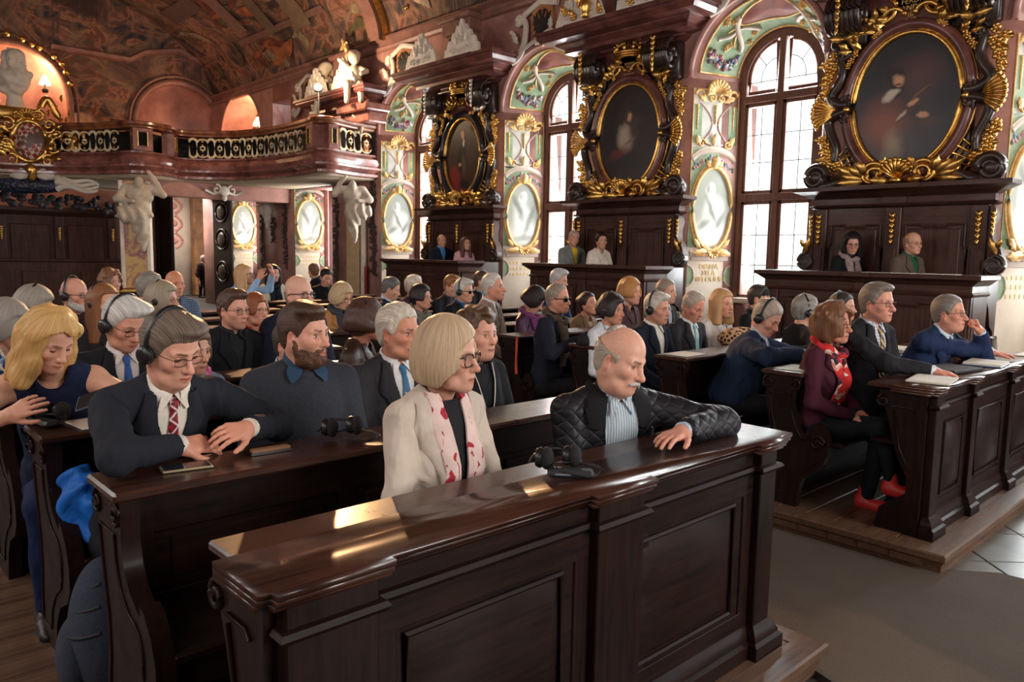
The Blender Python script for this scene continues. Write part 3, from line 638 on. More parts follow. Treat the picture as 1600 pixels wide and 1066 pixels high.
m_portC = painting('portrait_standing_red', srgb(58, 40, 30), [(.05, .1, .2, .3, 0, srgb(74, 52, 38), .8, .5), (-.02, -.04, .11, .24, 0, srgb(18, 18, 26), .3, .95), (.02, -.12, .05, .16, 0, srgb(92, 72, 56), .4, .8), (-.16, -.28, .12, .20, 10, srgb(122, 34, 26), .35, .9), (-.01, .30, .035, .055, 0, FLESH, .35, .95), (-.0, .19, .018, .06, 0, srgb(220, 214, 204), .3, .9), (-.06, -.10, .03, .022, 0, FLESH, .4, .9), (.03, -.40, .12, .08, 0, srgb(14, 12, 16), .4, .9), (.0, -.5, .2, .06, 0, srgb(120, 36, 26), .5, .8)])
def portrait(k, label, canvas, ringmat, lac, cord, uo, sx):
    F = empty('portrait_frame', label, 'portrait', None, (XP[k] + uo, YW, 0)); z0 = 3.03; rx, rz = .42 * sx, .55 * (1 if k < 2 else .92)
    q = MB(); q.prism(oval(rx, rz), -.075, -.055, axis=1); o = q.build('painted_canvas', canvas, F); o.location = (0, 0, z0)
    MB().box(-.52, .52, -.05, 0, 2.38, 3.72, .02).build('backboard', w_carve, F)
    def ring(nm, ax, az, y, r, mt, fl=1.): O = oval(ax, az, 56); MB().tube(np.stack([O[:, 0], np.full(56, y), z0 + O[:, 1]], 1), r, 10, True).build(nm, mt, F, smooth=180)
    ring('inner_gilt_moulding', rx + .008, rz + .008, -.085, .020, m_gold); ring('gilt_fillet', rx + .035, rz + .035, -.088, .012, m_gold); ring('oval_moulding', rx + .075, rz + .075, -.085, .045, ringmat); ring('outer_gilt_fillet', rx + .118, rz + .118, -.07, .010, m_gold)
    # dark scroll carving down both sides, meeting in a knot at the waist
    for s in (-1, 1):
        q = MB()
        def S(pts, w0, w1, yy=-.085):
            P = np.asarray(pts, float); t = np.linspace(0, len(P) - 1, 40); P = np.stack([np.interp(t, range(len(P)), P[:, i]) for i in (0, 1)], 1)
            for _ in range(14): P[1:-1] = (P[:-2] + 2 * P[1:-1] + P[2:]) / 4
            T = np.stack([s * P[:, 0], np.full(40, yy), z0 + P[:, 1]], 1); q.tube(T, np.linspace(w0, w1, 40), 10, flat=((0, 1, 0), 1.2)); T2 = T.copy(); T2[:, 1] -= w0 * .8; q.tube(T2, np.linspace(w0, w1, 40) * .35, 6)
        S([(.50, .50), (.58, .42), (.52, .30), (.58, .18), (.66, .10), (.54, .02), (.46, .03)], .038, .050); S([(.45, -.02), (.55, -.04), (.66, -.08), (.62, -.22), (.55, -.34), (.57, -.46)], .050, .036)
        for c, r, a0, h in (((.54, .47), .06, 0, s), ((.49, .045), .055, 1, -s), ((.49, -.075), .05, -1, s)): q.tube(spiral((s * c[0], -.11, z0 + c[1]), r, 1.4, a0, h, 30), .022, 8)
        q.build('side_scroll', w_carve, F, smooth=180)
        # bottom volutes resting on the stall cornice
        q = MB(); q.tube(spiral((s * .70, -.16, 2.43), .105, 1.9, PI if s > 0 else 0, -s, 44, .15), np.linspace(.040, .022, 44), 8); q.ell((s * .70, -.10, 2.43), (.10, .10, .10), 12); q.tube([(s * .70, -.13, 2.345), (s * .55, -.13, 2.36), (s * .42, -.12, 2.42)], [.05, .055, .03], 8); q.build('foot_volute', w_carve, F, smooth=180)
        # big gilt shell at the waist
        q = MB(); shell(q, (s * .56, -.10, z0 - .03), .20, (-.75 if s > 0 else PI - .75), (.75 if s > 0 else PI + .75), 9, .08); q.ell((s * .47, -.13, z0 - .02), (.030, .03, .03), 8); q.build('gilt_shell', m_gold, F, smooth=180)
        # hanging flower clusters
        q = MB()
        for (dx, dz, r) in ((.66, .34, .05), (.70, .40, .04), (.62, .38, .04), (.67, .27, .045), (.69, .20, .035), (.68, .14, .03), (.69, -.26, .04), (.66, -.32, .045), (.64, -.39, .045), (.60, -.45, .05), (.66, -.44, .04), (.56, -.50, .045), (.63, .47, .035)): flower(q, (s * dx, -.09, z0 + dz), r * 1.15, 6); leaf(q, (s * dx, -.08, z0 + dz), (s * .6, rng.uniform(-1, .6)), r * 2, r * 1.1)
        for (dx, dz) in ((.47, .40), (.44, .45), (.50, .36), (.42, .50)): flower(q, (s * dx, -.10, z0 + dz), .035, 5)
        q.build('gilt_flowers', lac, F, smooth=180, kind='stuff')
        # trellis spandrel
        q = MB()
        for i in range(5):
            q.tube([(s * (.30 + .055 * i), -.085, 2.40), (s * (.44 + .05 * i), -.085, 2.44 + .06 * (4 - i * .6))], .009, 6); q.tube([(s * (.56 - .0 * i), -.088, 2.40 + .05 * i), (s * (.34 + .03 * i), -.088, 2.46 + .055 * i)], .009, 6)
        q.build('gilt_trellis', m_gold, F, smooth=180, kind='stuff')
        # upper bracket volutes under the cornice
        q = MB(); yb = -.14
        P = np.stack([np.full(40, 0.), *spiral((0, 0, 0), .17, 1.3, PI / 2, 1, 40, .2).T[[0, 2]]], 1)
        for xx in np.linspace(.36, .62, 7): q.tube(np.stack([np.full(40, s * xx), -.20 + P[:, 1] * .75, 3.78 + P[:, 2]], 1), .026, 6)
        q.ell((s * .49, -.18, 3.78), (.14, .12, .15), 14); q.box(min(s * .34, s * .66), max(s * .34, s * .66), -.12, 0, 3.55, 3.94, .02); q.build('bracket_volute', w_carve, F, smooth=60)
        q = MB(); drop(q, (s * .50, -.36, 3.96), .36, .045, 7); leaf(q, (s * .50, -.20, 3.60), (s * .9, .1), .14, .06); leaf(q, (s * .50, -.20, 3.60), (-s * .9, .1), .10, .05); q.build('bracket_husks', lac if k < 2 else m_silver, F, smooth=180, kind='stuff')
        # acanthus sprays at the shoulders
        q = MB(); rr = np.random.default_rng(20 + k)
        for i in range(20):
            t = rr.uniform(0, 1); x = .14 + .36 * t; z = z0 + .72 - .20 * t + rr.normal() * .035; an = rr.uniform(-.3, 1.6); leaf(q, (s * x, -.11, z), (s * math.cos(an), math.sin(an)), rr.uniform(.07, .13), .05, 6, .035)
        for i in range(8): flower(q, (s * rr.uniform(.16, .48), -.12, z0 + rr.uniform(.50, .70)), .028, 5)
        cscroll(q, (s * .13, -.12, z0 + .66), .10, math.radians(20) if s > 0 else math.radians(160), math.radians(150) if s > 0 else math.radians(30), .017); q.build('gilt_acanthus', m_gold, F, smooth=180, kind='stuff')
        # foot acanthus
        q = MB()
        for r, cx_, cz_ in ((.115, .21, 2.43), (.075, .20, 2.42), (.09, .40, 2.42)): q.tube(spiral((s * cx_, -.13, cz_), r, 1.1, PI if s > 0 else 0, -s, 30, .35), np.linspace(.026, .014, 30), 8)
        for an, L in ((.2, .22), (.7, .2), (1.2, .18), (-.1, .26), (.45, .3)): leaf(q, (s * .26, -.10, 2.39), (s * math.cos(an), math.sin(an)), L, .085, 8, .06)
        for an, L in ((1.9, .14), (2.3, .12)): leaf(q, (s * .14, -.12, 2.44), (s * math.cos(an), math.sin(an)), L, .06, 7, .05)
        leaf(q, (s * .05, -.12, 2.37), (s, .05), .18, .07, 7, .06); q.build('gilt_foot_acanthus', m_gold, F, smooth=180)
    q = MB(); shell(q, (0, -.14, 2.38), .16, math.radians(35), math.radians(145), 9, .07); q.ell((0, -.17, 2.37), (.05, .04, .03), 10); q.build('gilt_centre_shell', m_gold, F, smooth=180)
    # cartouche and crown
    Cq = MB(); Cq.prism(np.array([(-.30, 3.62), (-.16, 3.64), (0, 3.70), (.16, 3.64), (.30, 3.62), (.22, 3.70), (.13, 3.74), (.13, 3.86), (-.13, 3.86), (-.13, 3.74), (-.22, 3.70)])[::-1] if False else np.array([(-.30, 3.60), (.30, 3.60), (.20, 3.70), (.12, 3.76), (.12, 3.88), (-.12, 3.88), (-.12, 3.76), (-.20, 3.70)]), -.10, 0, axis=1)
    cq = Cq.build('cartouche', m_pinkd, F)
    for s in (-1, 1): q = MB(); cscroll(q, (s * .22, -.11, 3.80), .105, math.radians(180 - 20) if s > 0 else math.radians(20), math.radians(290) if s > 0 else math.radians(-110), .017); q.build('cartouche_scroll', m_gold, F, smooth=180)
    ml = M('gold_lettering', (.72, .48, .16), .4, .6)
    if k == 0: letters(cq, 'FERDI\nNANDUS\nIII\nIMP', .062, (0, -.102, 3.815), ml, .86)
    else:
        q = MB()
        for r in range(4):
            for i in range(6): q.box(-.07 + i * .024, -.07 + i * .024 + .014, -.103, -.1, 3.80 - r * .04, 3.822 - r * .04)
        q.build('worn_lettering', ml, cq, kind='stuff')
    q = MB(); aa = np.arange(26) / 26 * 2 * PI
    for zz, r in ((3.86, .155), (3.885, .160), (3.91, .165)): q.tube(np.stack([r * np.cos(aa), -.14 + .6 * r * np.sin(aa), np.full(26, zz)], 1), .015, 6, True)
    q.lathe([(.15, 3.85), (.158, 3.92), (.15, 3.92)], (0, 0, 0), 26, M=np.array([[1, 0, 0, 0], [0, .6, 0, -.14], [0, 0, 1, 0], [0, 0, 0, 1]]))
    for i in range(9):
        an = i / 9 * 2 * PI; p = (.165 * math.cos(an), -.14 + .10 * math.sin(an), 3.95); q.ell(p, (.022, .018, .035), 8); q.ell((p[0], p[1], p[2] + .04), (.014,) * 3, 6)
    for an in (0, PI / 3, 2 * PI / 3): q.tube(np.stack([.16 * np.cos(np.linspace(0, PI, 14)) * math.cos(an), -.14 + .1 * np.cos(np.linspace(0, PI, 14)) * math.sin(an), 3.94 + .08 * np.sin(np.linspace(0, PI, 14))], 1), .013, 6)
    q.build('gilt_crown', m_gold, F, smooth=180)
portrait(0, 'largest oval portrait, of a moustached man with lace collar, in a carved gilded frame', m_portA, m_pinkd, m_gold, 1, 0, 1.)
portrait(1, 'middle oval portrait, of a man in breastplate, in a red and gold carved frame', m_portB, m_pinkd, m_gold, 1, 0, 1.)
portrait(2, 'smallest oval portrait, of a standing man beside red drapery, in black and gold frame', m_portC, M('ebonised_moulding', (.012, .014, .022), .25, coat=.4), m_gold, 1, .02, .88)

# ---------------------------------------------------------------- stalls against the piers
def stall(k, label, w=1.):
    S = empty('choir_stall', label, 'stall', 'stalls under the portraits', (XP[k], 0, 0)); zp = .50
    MB().box(-.92, .95, 6.0, 6.99, ZF, zp, .006).build('platform', s_x, S)
    # tall back: panels, pilasters, cornice
    MB().box(-.68, .70, 6.90, 6.985, zp, 2.28).build('back', s_x, S)
    pr = [(0, 2.15), (.03, 2.155), (.05, 2.17), (.02, 2.185), (.02, 2.235), (.05, 2.25), (.09, 2.27), (.13, 2.29), (.16, 2.30), (.16, 2.335), (0, 2.335)]
    MB().sweep(pr, [(-.70, 6.99, 0), (-.70, 6.90, 0), (-.10, 6.90, 0), (-.10, 6.885, 0), (.07, 6.885, 0), (.07, 6.90, 0), (.72, 6.90, 0), (.72, 6.99, 0)]).build('back_cornice', s_x, S, smooth=30)
    MB().box(-.70, .72, 6.87, 6.985, 2.30, 2.335, .01).build('back_cornice_top', s_x, S)
    for x in (-.655, -.015, .64):
        MB().box(x - .065, x + .065, 6.872, 6.90, 1.10, 2.15, .006).build('pilaster', s_z, S)
        MB().box(x - .04, x + .04, 6.862, 6.873, 1.10, 1.80, .004).build('pilaster_panel', s_z, S)
        q = MB(); drop(q, (x, 6.858, 2.10), .27, .042, 6); q.build('gilt_husk_drop', m_gold, S, smooth=180)
    for x0, x1 in ((-.55, -.12), (.09, .54)):
        fr = []; ins = .035; P = [(x0, 1.1), (x0, 1.42), (x0 - .02, 1.45), (x0 - .02, 1.80), (x0, 1.83), (x0, 2.0), (x0 + .12, 2.0), (x0 + .13, 1.985), (x1 - .13, 1.985), (x1 - .12, 2.0), (x1, 2.0), (x1, 1.83), (x1 + .02, 1.80), (x1 + .02, 1.45), (x1, 1.42), (x1, 1.1)]
        MB().tube([(p[0], 6.895, p[1]) for p in P], .014, 6, True).build('panel_moulding', s_z, S, smooth=30)
        MB().box(x0 + .03, x1 - .03, 6.888, 6.905, 1.12, 1.965, .012).build('raised_panel', s_z, S)
    # side wings ending in volutes
    for s in (-1, 1):
        x = -.70 if s < 0 else .72
        q = MB(); P = np.array([(0, 2.14), (.03, 2.13), (.045, 2.06), (.02, 1.98), (.03, 1.88), (.09, 1.80), (.115, 1.70), (.10, 1.62), (.03, 1.58), (0, 1.58)]) * [s, 1] + [x, 0]
        q.prism(P if s < 0 else P[::-1], 6.86, 6.96, axis=1); q.build('side_wing', s_z, S)
        q = MB(); q.tube(spiral((x + s * .055, 6.85, 1.675), .075, 2.0, PI / 2, -s, 44, .1), np.linspace(.022, .012, 44), 8); q.lathe([(0, -.06), (.07, -.06), (.072, .03), (0, .03)], n=18, M=mat4((x + s * .055, 6.90, 1.675), (1, 0, 0), (0, 0, 1), (0, 1, 0))); q.build('wing_volute', w_carve, S, smooth=50)
        q = MB(); leaf(q, (x + s * .07, 6.845, 1.74), (-s * .35, 1), .16, .045, 7, .02); leaf(q, (x + s * .06, 6.845, 1.80), (s * .5, .9), .09, .04); drop(q, (x + s * .025, 6.85, 2.10), .2, .03, 5); q.build('gilt_wing_leaf', m_gold, S, smooth=180, kind='stuff')
    # seat
    MB().box(-.66, .66, 6.56, 6.90, 1.28, 1.315, .006).build('seat', s_x, S); MB().box(-.66, .66, 6.62, 6.66, .95, 1.28).build('seat_riser', s_x, S); MB().box(-.75, .77, 6.28, 6.90, zp, .95).build('inner_step', s_x, S)
    # desk front
    D0, D1 = -.79, .82; zt = 1.60
    MB().box(D0, D1, 6.22, 6.27, zp, zt - .04).build('desk_front', s_x, S)
    pr = [(0, 1.44), (.012, 1.445), (.02, 1.46), (.005, 1.475), (.005, 1.52), (.03, 1.54), (.06, 1.565), (.075, 1.57), (.075, 1.60), (0, 1.60)]
    MB().sweep(pr, [(D0, 6.60, 0), (D0, 6.215, 0), (-.01, 6.215, 0), (-.01, 6.20, 0), (.05, 6.20, 0), (.05, 6.215, 0), (D1, 6.215, 0), (D1, 6.60, 0)]).build('desk_cornice', s_x, S, smooth=30)
    MB().box(D0 - .06, D1 + .06, 6.15, 6.62, 1.565, 1.602, .008).build('desk_top', s_x, S)
    for x, w_ in ((-.73, .12), (.0, .10), (.70, .09), (.775, .07)): MB().box(x - w_ / 2, x + w_ / 2, 6.195, 6.22, zp + .10, 1.44, .006).build('desk_pilaster', s_z, S)
    for x0, x1 in ((-.62, -.10), (.12, .60)):
        P = [(x0, zp + .25), (x0, 1.38), (x0 + .13, 1.38), (x0 + .14, 1.365), (x1 - .14, 1.365), (x1 - .13, 1.38), (x1, 1.38), (x1, zp + .25)]
        MB().tube([(p[0], 6.215, p[1]) for p in P], .013, 6, True).build('panel_moulding', s_z, S, smooth=30)
        MB().box(x0 + .03, x1 - .03, 6.205, 6.222, zp + .28, 1.345, .012).build('raised_panel', s_z, S)
    MB().sweep([(0, 0), (.05, 0), (.05, .08), (.03, .10), (.01, .13), (0, .13)], [(D0, 6.6, zp), (D0, 6.22, zp), (D1, 6.22, zp), (D1, 6.6, zp)]).build('desk_plinth', s_x, S, smooth=30)
    # open end: return wing and curved pale bracket
    for x in (D0, D1 - .04): MB().box(x, x + .04, 6.25, 6.60, zp, 1.57).build('desk_end', s_z, S)
    q = MB(); P = [(6.62, 1.585), (6.92, 1.585), (6.92, .5), (6.86, .5), (6.84, .9), (6.90, 1.08), (6.86, 1.16), (6.78, 1.2), (6.72, 1.34), (6.62, 1.45)]
    q.prism(np.array(P)[::-1], .74, .80, axis=0); q.build('arm_panel', w_carve, S)
    t = np.linspace(0, 1, 24); q = MB(); q.tube(np.stack([np.full(24, .83), 6.80 + .06 * np.sin(t * 5), 1.12 - .62 * t], 1), .024, 8); q.build('pale_bracket', M('painted_bracket', srgb(168, 160, 146), .5), S, smooth=180)
stall(0, 'largest dark oak stall, with the woman in black and the man in green sweater')
stall(1, 'middle dark oak stall, where the man in a yellow shirt sits')
stall(2, 'farthest dark oak stall, where the woman in pink sits')
# ---------------------------------------------------------------- vault, back wall, gallery
fres = NT('vault_fresco'); v = fres.coord('Object'); n1 = fres.noise(fres.coord('Object', (1, 1, 1.2)), .55, 4, .55, 1.6); n2 = fres.noise(fres.coord('Object', (1, .8, 1), (0, 0, .5)), 1.5, 5, .6, 2.2); n3 = fres.noise(v, 7, 4)
c1 = fres.ramp(n1, [(.28, srgb(34, 30, 38)), (.40, srgb(74, 52, 44)), (.47, srgb(128, 92, 80)), (.53, srgb(84, 62, 48)), (.60, srgb(138, 112, 92)), (.70, srgb(70, 50, 46))])
c2 = fres.ramp(n2, [(.36, srgb(40, 44, 60)), (.44, srgb(104, 76, 60)), (.50, srgb(168, 122, 96)), (.56, srgb(120, 60, 48)), (.62, srgb(92, 86, 58)), (.70, srgb(60, 44, 42))])
vo = fres.n('ShaderNodeTexVoronoi', i_Scale=.8); fres.l(v, vo.inputs['Vector']); msk = fres.ramp(n1, [(.42, (0, 0, 0)), (.5, (1, 1, 1)), (.62, (.2, .2, .2))])
c = fres.mixc(msk, c1, c2)
# painted architecture: straight bands of ledges and pilasters
for rot, sc_, col in (((0, 0, 0), 1.1, srgb(150, 122, 104)), ((.0, 0, 1.57), .9, srgb(46, 36, 36))):
    w = fres.n('ShaderNodeTexWave', i_Scale=sc_, bands_direction='X', i_Distortion=0); fres.l(fres.coord('Object', (1, 1, 1), rot), w.inputs[0])
    m_ = fres.math('MULTIPLY', fres.ramp(w.outputs[0], [(.80, (0, 0, 0)), (.83, (.7, .7, .7)), (.9, (.5, .5, .5)), (.93, (0, 0, 0))]), fres.ramp(n1, [(.44, (1, 1, 1)), (.52, (0, 0, 0))])); c = fres.mixc(m_, c, col)
fres.set(Base_Color=fres.mixc(.35, c, fres.ramp(n3, [(.3, (.55, .5, .5)), (.7, (1.25, 1.2, 1.15))]), 'MULTIPLY'), Roughness=.75); m_fresco = fres.m
ce = empty('ceiling'); kind(ce)
YC, HWD, ZS, RISE = 2.2, 4.8, ZT, 2.1
def vault(x, a): return np.stack([np.broadcast_to(x, np.shape(a)), YC + HWD * np.cos(a), ZS + RISE * np.sin(a)], -1)
aa = np.linspace(0, PI, 49); xs = np.linspace(-17.4, 4.8, 12)
MB().grid(np.stack([vault(x, aa) for x in xs]), flip=False).build('vault', m_fresco, ce, smooth=180)
m_rib = M('rib_stucco', srgb(140, 98, 86), .5, var=.15, scale=6)
for x in (-1.0, -10.55):
    for dx, h, mt, wd in ((0, .16, m_rib, .30), (-.20, .12, m_gold, .03), (.20, .12, m_gold, .03)):
        P = vault(x + dx, aa); N = np.stack([np.zeros_like(aa), np.cos(aa) / HWD, np.sin(aa) / RISE], -1); N /= np.linalg.norm(N, axis=1, keepdims=True)
        q = MB(); G = np.stack([P + [wd / 2, 0, 0], P + [wd / 2, 0, 0] - N * h, P - [wd / 2, 0, 0] - N * h, P - [wd / 2, 0, 0]], 1); q.grid(G, flip=True); q.build('transverse_rib', mt, ce, smooth=30)
# entablature at the springing with console fields, gilt relief above it
MB().sweep([(0, 4.80), (.04, 4.82), (.06, 4.86), (.03, 4.88), (.03, 4.93), (.09, 4.97), (.09, 5.0), (0, 5.02)], [(5, YW, 0), (-17.3, YW, 0)], side=-1).build('springing_cornice', m_rib, ce, smooth=30)
for k, xc in enumerate(XP[:4]):     # consoles over the piers: fluted bracket carrying the vault
    q = MB(); q.box(xc - .30, xc + .30, YW - .22, YW + .02, 4.66, 4.84, .02); q.box(xc - .26, xc + .26, YW - .14, YW + .02, 4.26, 4.68, .01)
    q.box(xc - .34, xc + .34, YW - .28, YW + .02, 4.82, 4.90, .02); q.build('console', m_rib, ce)
    q = MB()
    for i in range(4): q.ell((xc - .18 + i * .12, YW - .14, 4.5), (.042, .04, .15), 10)
    q.build('console_flutes', M('flute_dark', srgb(88, 54, 48), .5), ce, smooth=180, kind='stuff')
def on_vault(x, a, off=.03):
    N = np.array([0, math.cos(a) / HWD, math.sin(a) / RISE]); N /= np.linalg.norm(N); return vault(x, np.array(a)) - N * off
rr = np.random.default_rng(4)
for x0, a0, n in ((-8.9, .34, 26), (-6.0, .30, 22), (-3.4, .3, 14)):
    q = MB()
    for i in range(n):
        x = x0 + rr.normal() * .6; a_ = a0 + rr.normal() * .07; r = rr.uniform(.10, .24); p0 = rr.uniform(0, 6); s_ = rr.choice([-1, 1])
        t = np.linspace(0, 1, 18); th = p0 + s_ * t * 7; rad = r * (1 - .8 * t); q.tube(np.stack([on_vault(x + ra * math.cos(h), a_ + ra * math.sin(h) / 3.6) for ra, h in zip(rad, th)]), np.linspace(.030, .012, 18), 6)
        for kk in range(3): q.ell(on_vault(x + rr.normal() * r, a_ + rr.normal() * r / 4), (.05, .04, .03), 6)
    q.build('gilt_vault_relief', m_gold, ce, smooth=180, kind='stuff')
# painted figures of the fresco: garments and limbs in soft relief patches
pal = [srgb(186, 140, 112), srgb(120, 58, 46), srgb(52, 62, 84), srgb(150, 128, 98), srgb(196, 170, 146), srgb(96, 82, 54), srgb(64, 40, 38), srgb(168, 96, 58)]
for k, colr in enumerate(pal):
    q = MB()
    for i in range(12):
        x = rr.uniform(-16.5, -7) if k % 2 else rr.uniform(-13, -4); a_ = rr.uniform(.16, 1.0); L, w = rr.uniform(.25, .7), rr.uniform(.07, .18); an = rr.uniform(0, PI)
        t = np.linspace(-1, 1, 11); sw = rr.uniform(-.3, .3); cl = np.stack([x + L * t * math.cos(an), a_ + (L * t * math.sin(an) + sw * t * t) / 4.5], 1); wd = w * np.sqrt(np.clip(1 - t * t, .02, 1)) * (1 + .3 * np.sin(t * 5 + i))
        nx, na = -math.sin(an), math.cos(an) / 4.5
        q.grid(np.stack([np.stack([on_vault(c_[0] + s_ * ww * nx, c_[1] + s_ * ww * na, .012 + .012 * (1 - abs(s_)) + k * .002) for c_, ww in zip(cl, wd)]) for s_ in (-1, -.5, 0, .5, 1)], 1))
    q.build('painted_figures', M('fresco_tint_%d' % k, colr, .8, var=.3, scale=6), ce, smooth=180, kind='stuff')
# painted ledges and pilasters in the back bays of the vault
for (x, a_, lx, la, colr) in ((-12.2, .55, .9, .03, srgb(150, 124, 100)), (-12.3, .50, .9, .025, srgb(60, 46, 44)), (-12.6, .42, .25, .12, srgb(128, 104, 82)), (-13.6, .60, .16, .26, srgb(110, 92, 74)), (-14.6, .66, .2, .24, srgb(128, 96, 84)), (-13.4, .36, 1.6, .022, srgb(128, 90, 80)), (-15.8, .7, .7, .05, srgb(96, 72, 66)), (-14.4, .95, 1.8, .03, srgb(146, 120, 108)), (-14.4, 1.02, 1.8, .02, srgb(90, 70, 66)), (-15.6, 1.1, 1.2, .03, srgb(140, 112, 100)), (-13, .8, .5, .06, srgb(44, 38, 44))):
    q = MB(); G = np.stack([[on_vault(x + u * lx, a_ + w * la, .035) for w in (-1, 0, 1)] for u in (-1, -.5, 0, .5, 1)]); q.grid(G); q.build('painted_ledge', M('ledge_%s' % (tuple(np.round(colr, 3)),), colr, .8, var=.1), ce, smooth=0)

# ---- back wall with niches
bw = empty('wall_back'); kind(bw); XB = -17.2
def arch_panel(y0, y1, yc, r, z0, zs, zt, parent):
    n = 25; a = np.linspace(PI, 0, n); A = np.stack([yc + r * np.cos(a), zs + r * np.sin(a)], 1); q = MB()
    lo = np.concatenate([[[y0, zs]], A, [[y1, zs]]]); hi = np.concatenate([[[y0, zt]], np.stack([np.linspace(y0, y1, n), np.full(n, zt)], 1), [[y1, zt]]])
    q.grid(np.stack([np.stack([np.full(n + 2, XB), lo[:, 0], lo[:, 1]], 1), np.stack([np.full(n + 2, XB), hi[:, 0], hi[:, 1]], 1)], 1))
    q.box(XB - .2, XB, y0, yc - r, z0, zs); q.box(XB - .2, XB, yc + r, y1, z0, zs); q.build('back_field', m_fresco, parent, smooth=0)
    th = np.linspace(PI, 0, 15)
    G = np.stack([np.stack([XB - .75 * math.sin(p) * np.sin(np.linspace(.12, PI / 2, 8)) ** 0 + 0 * np.ones(8), yc + r * math.cos(p) * np.ones(8), np.linspace(z0, zs, 8)], 1) for p in th]); MB().grid(G, flip=True).build('niche', m_pink, parent, smooth=180)
    f = np.linspace(0, PI / 2, 9); G = np.stack([np.stack([XB - .75 * math.sin(p) * np.cos(f), yc + r * math.cos(p) * np.cos(f) , zs + r * np.sin(f)], 1) for p in th]); MB().grid(G, flip=True).build('niche_vault', m_pink, parent, smooth=180)
    path = [(XB, yc - r, z0)] + [(XB, p[0], p[1]) for p in A] + [(XB, yc + r, z0)]
    MB().tube(path, .07, 8).build('niche_moulding', m_rib, parent, smooth=180); MB().tube([(p[0] + .04, yc + (p[1] - yc) * 1.12, zs + (p[2] - zs) * 1.12 if p[2] > zs else p[2]) for p in path], .028, 6).build('niche_moulding', m_rib, parent, smooth=180)
arch_panel(-2.7, 4.9, 3.2, 1.0, 2.86, 4.45, 7.2, bw); arch_panel(4.9, 7.2, 6.30, .92, 2.86, 4.28, 7.2, bw)
MB().sweep([(0, 0), (.10, .03), (.12, .10), (0, .14)], [(XB, 3.9, 5.42), (XB, 5.3, 5.42), (XB, 5.6, 5.62), (XB, 6.3, 5.78), (XB, 6.9, 5.55), (XB, 7.3, 5.4)], up=(0, 0, 1)).build('wall_cornice', m_rib, bw, smooth=30)
q = MB()
for i in range(14):
    t = PI * (.12 + .76 * i / 14); r = 1.12; p = (0, 3.2 + r * math.cos(t), 4.45 + r * math.sin(t)); q.ell((XB + .08, p[1] + rr.normal() * .03, p[2] + rr.normal() * .03), (.05, .07, .06), 6)
q.build('gilt_garland', m_gold, bw, smooth=180, kind='stuff')
# lower back wall with the open doorway
for y0, y1, z0, z1 in ((-2.7, 5.78, ZF, 2.86), (7.02, 7.2, ZF, 2.86), (5.78, 7.02, 2.80, 2.86)): MB().box(XB - .2, XB, y0, y1, z0, z1).build('back_field', m_pink, bw, smooth=0)
dr = empty('door_1'); kind(dr)
MB().sweep([(0, 0), (.06, 0), (.08, .03), (.06, .10), (.10, .13), (.10, .16), (0, .16)], [(XB + .02, 5.78, ZF), (XB + .02, 5.78, 2.80), (XB + .02, 7.0, 2.80), (XB + .02, 7.0, ZF)], up=(1, 0, 0), side=-1).build('door_frame', w_z, dr, smooth=30)
MB().box(XB + .0, XB + .85, 5.72, 5.79, ZF, 2.76, .01).build('door_leaf', w_z, dr); lf = MB().box(XB + .02, XB + .95, 6.93, 6.99, ZF, 2.76, .01).build('door_leaf', w_z, dr)
q = MB()
for z in (.5, 1.2, 1.9, 2.5): q.ell((XB + .5, 6.915, z), (.22, .03, .16), 10); q.tube(np.stack([XB + .5 + .3 * np.cos(np.linspace(0, 2 * PI, 20)), np.full(20, 6.925), z + .22 * np.sin(np.linspace(0, 2 * PI, 20))], 1), .025, 6, True)
q.build('door_carving', w_carve, dr, smooth=180)
# corridor behind
co = empty('wall_far'); kind(co)
MB().box(-21.2, -21.0, 4.0, 9.5, ZF, 3.6).build('corridor_wall', m_cream, co, smooth=0); MB().box(-21, XB - .2, 9.3, 9.5, ZF, 3.6).build('corridor_wall', m_cream, co, smooth=0); MB().box(-21, XB - .2, 4, 4.1, ZF, 3.6).build('corridor_wall', m_cream, co, smooth=0)
MB().box(-21.2, XB - .2, 4, 9.5, 3.55, 3.65).build('corridor_ceiling', m_cream, co, smooth=0)
MB().box(-20.98, -20.7, 7.85, 8.35, ZF, 3.5, .02).build('corridor_pilaster', M('ochre_marble', srgb(150, 106, 66), .5, var=.25, scale=5), co)
for z in (1.9, 2.35, 2.8, 3.2):
    q = MB()
    for s in (-1, 1): q.tube(np.stack([np.full(24, -20.98), 7.42 + s * (.05 + .16 * np.abs(np.sin(np.linspace(0, PI, 24)))), z - .2 + .4 * np.linspace(0, 1, 24)], 1), .030, 6)
    q.ell((-20.98, 7.42, z), (.02, .11, .09), 10); q.build('painted_rose_ornament', M('painted_rose2', srgb(222, 150, 138), .6), co, smooth=180)

# ---- gallery
ga = empty('gallery', 'curved marble gallery with pierced gilded balustrade across the back of the hall', 'balcony')
ctl = np.array([(-15.3, -2.6), (-15.25, .5), (-15.1, 1.9), (-14.85, 2.75), (-14.5, 3.35), (-14.0, 3.76), (-13.42, 4.02), (-13.22, 4.08), (-13.20, 4.36), (-13.36, 4.74), (-13.62, 4.84), (-13.64, 5.05), (-13.45, 5.35), (-13.02, 5.70), (-12.3, 5.90), (-11.5, 5.95), (-10.98, 5.93), (-10.60, 5.86), (-10.46, 6.0), (-10.58, 6.26), (-10.70, 6.62), (-10.72, 7.02)])
def arc_path(P, n): s = np.concatenate([[0], np.cumsum(np.linalg.norm(np.diff(P, axis=0), axis=1))]); t = np.linspace(0, s[-1], n); return np.stack([np.interp(t, s, P[:, i]) for i in (0, 1)], 1)
pz = lambda P, z=0: np.column_stack([P, np.full(len(P), z)])
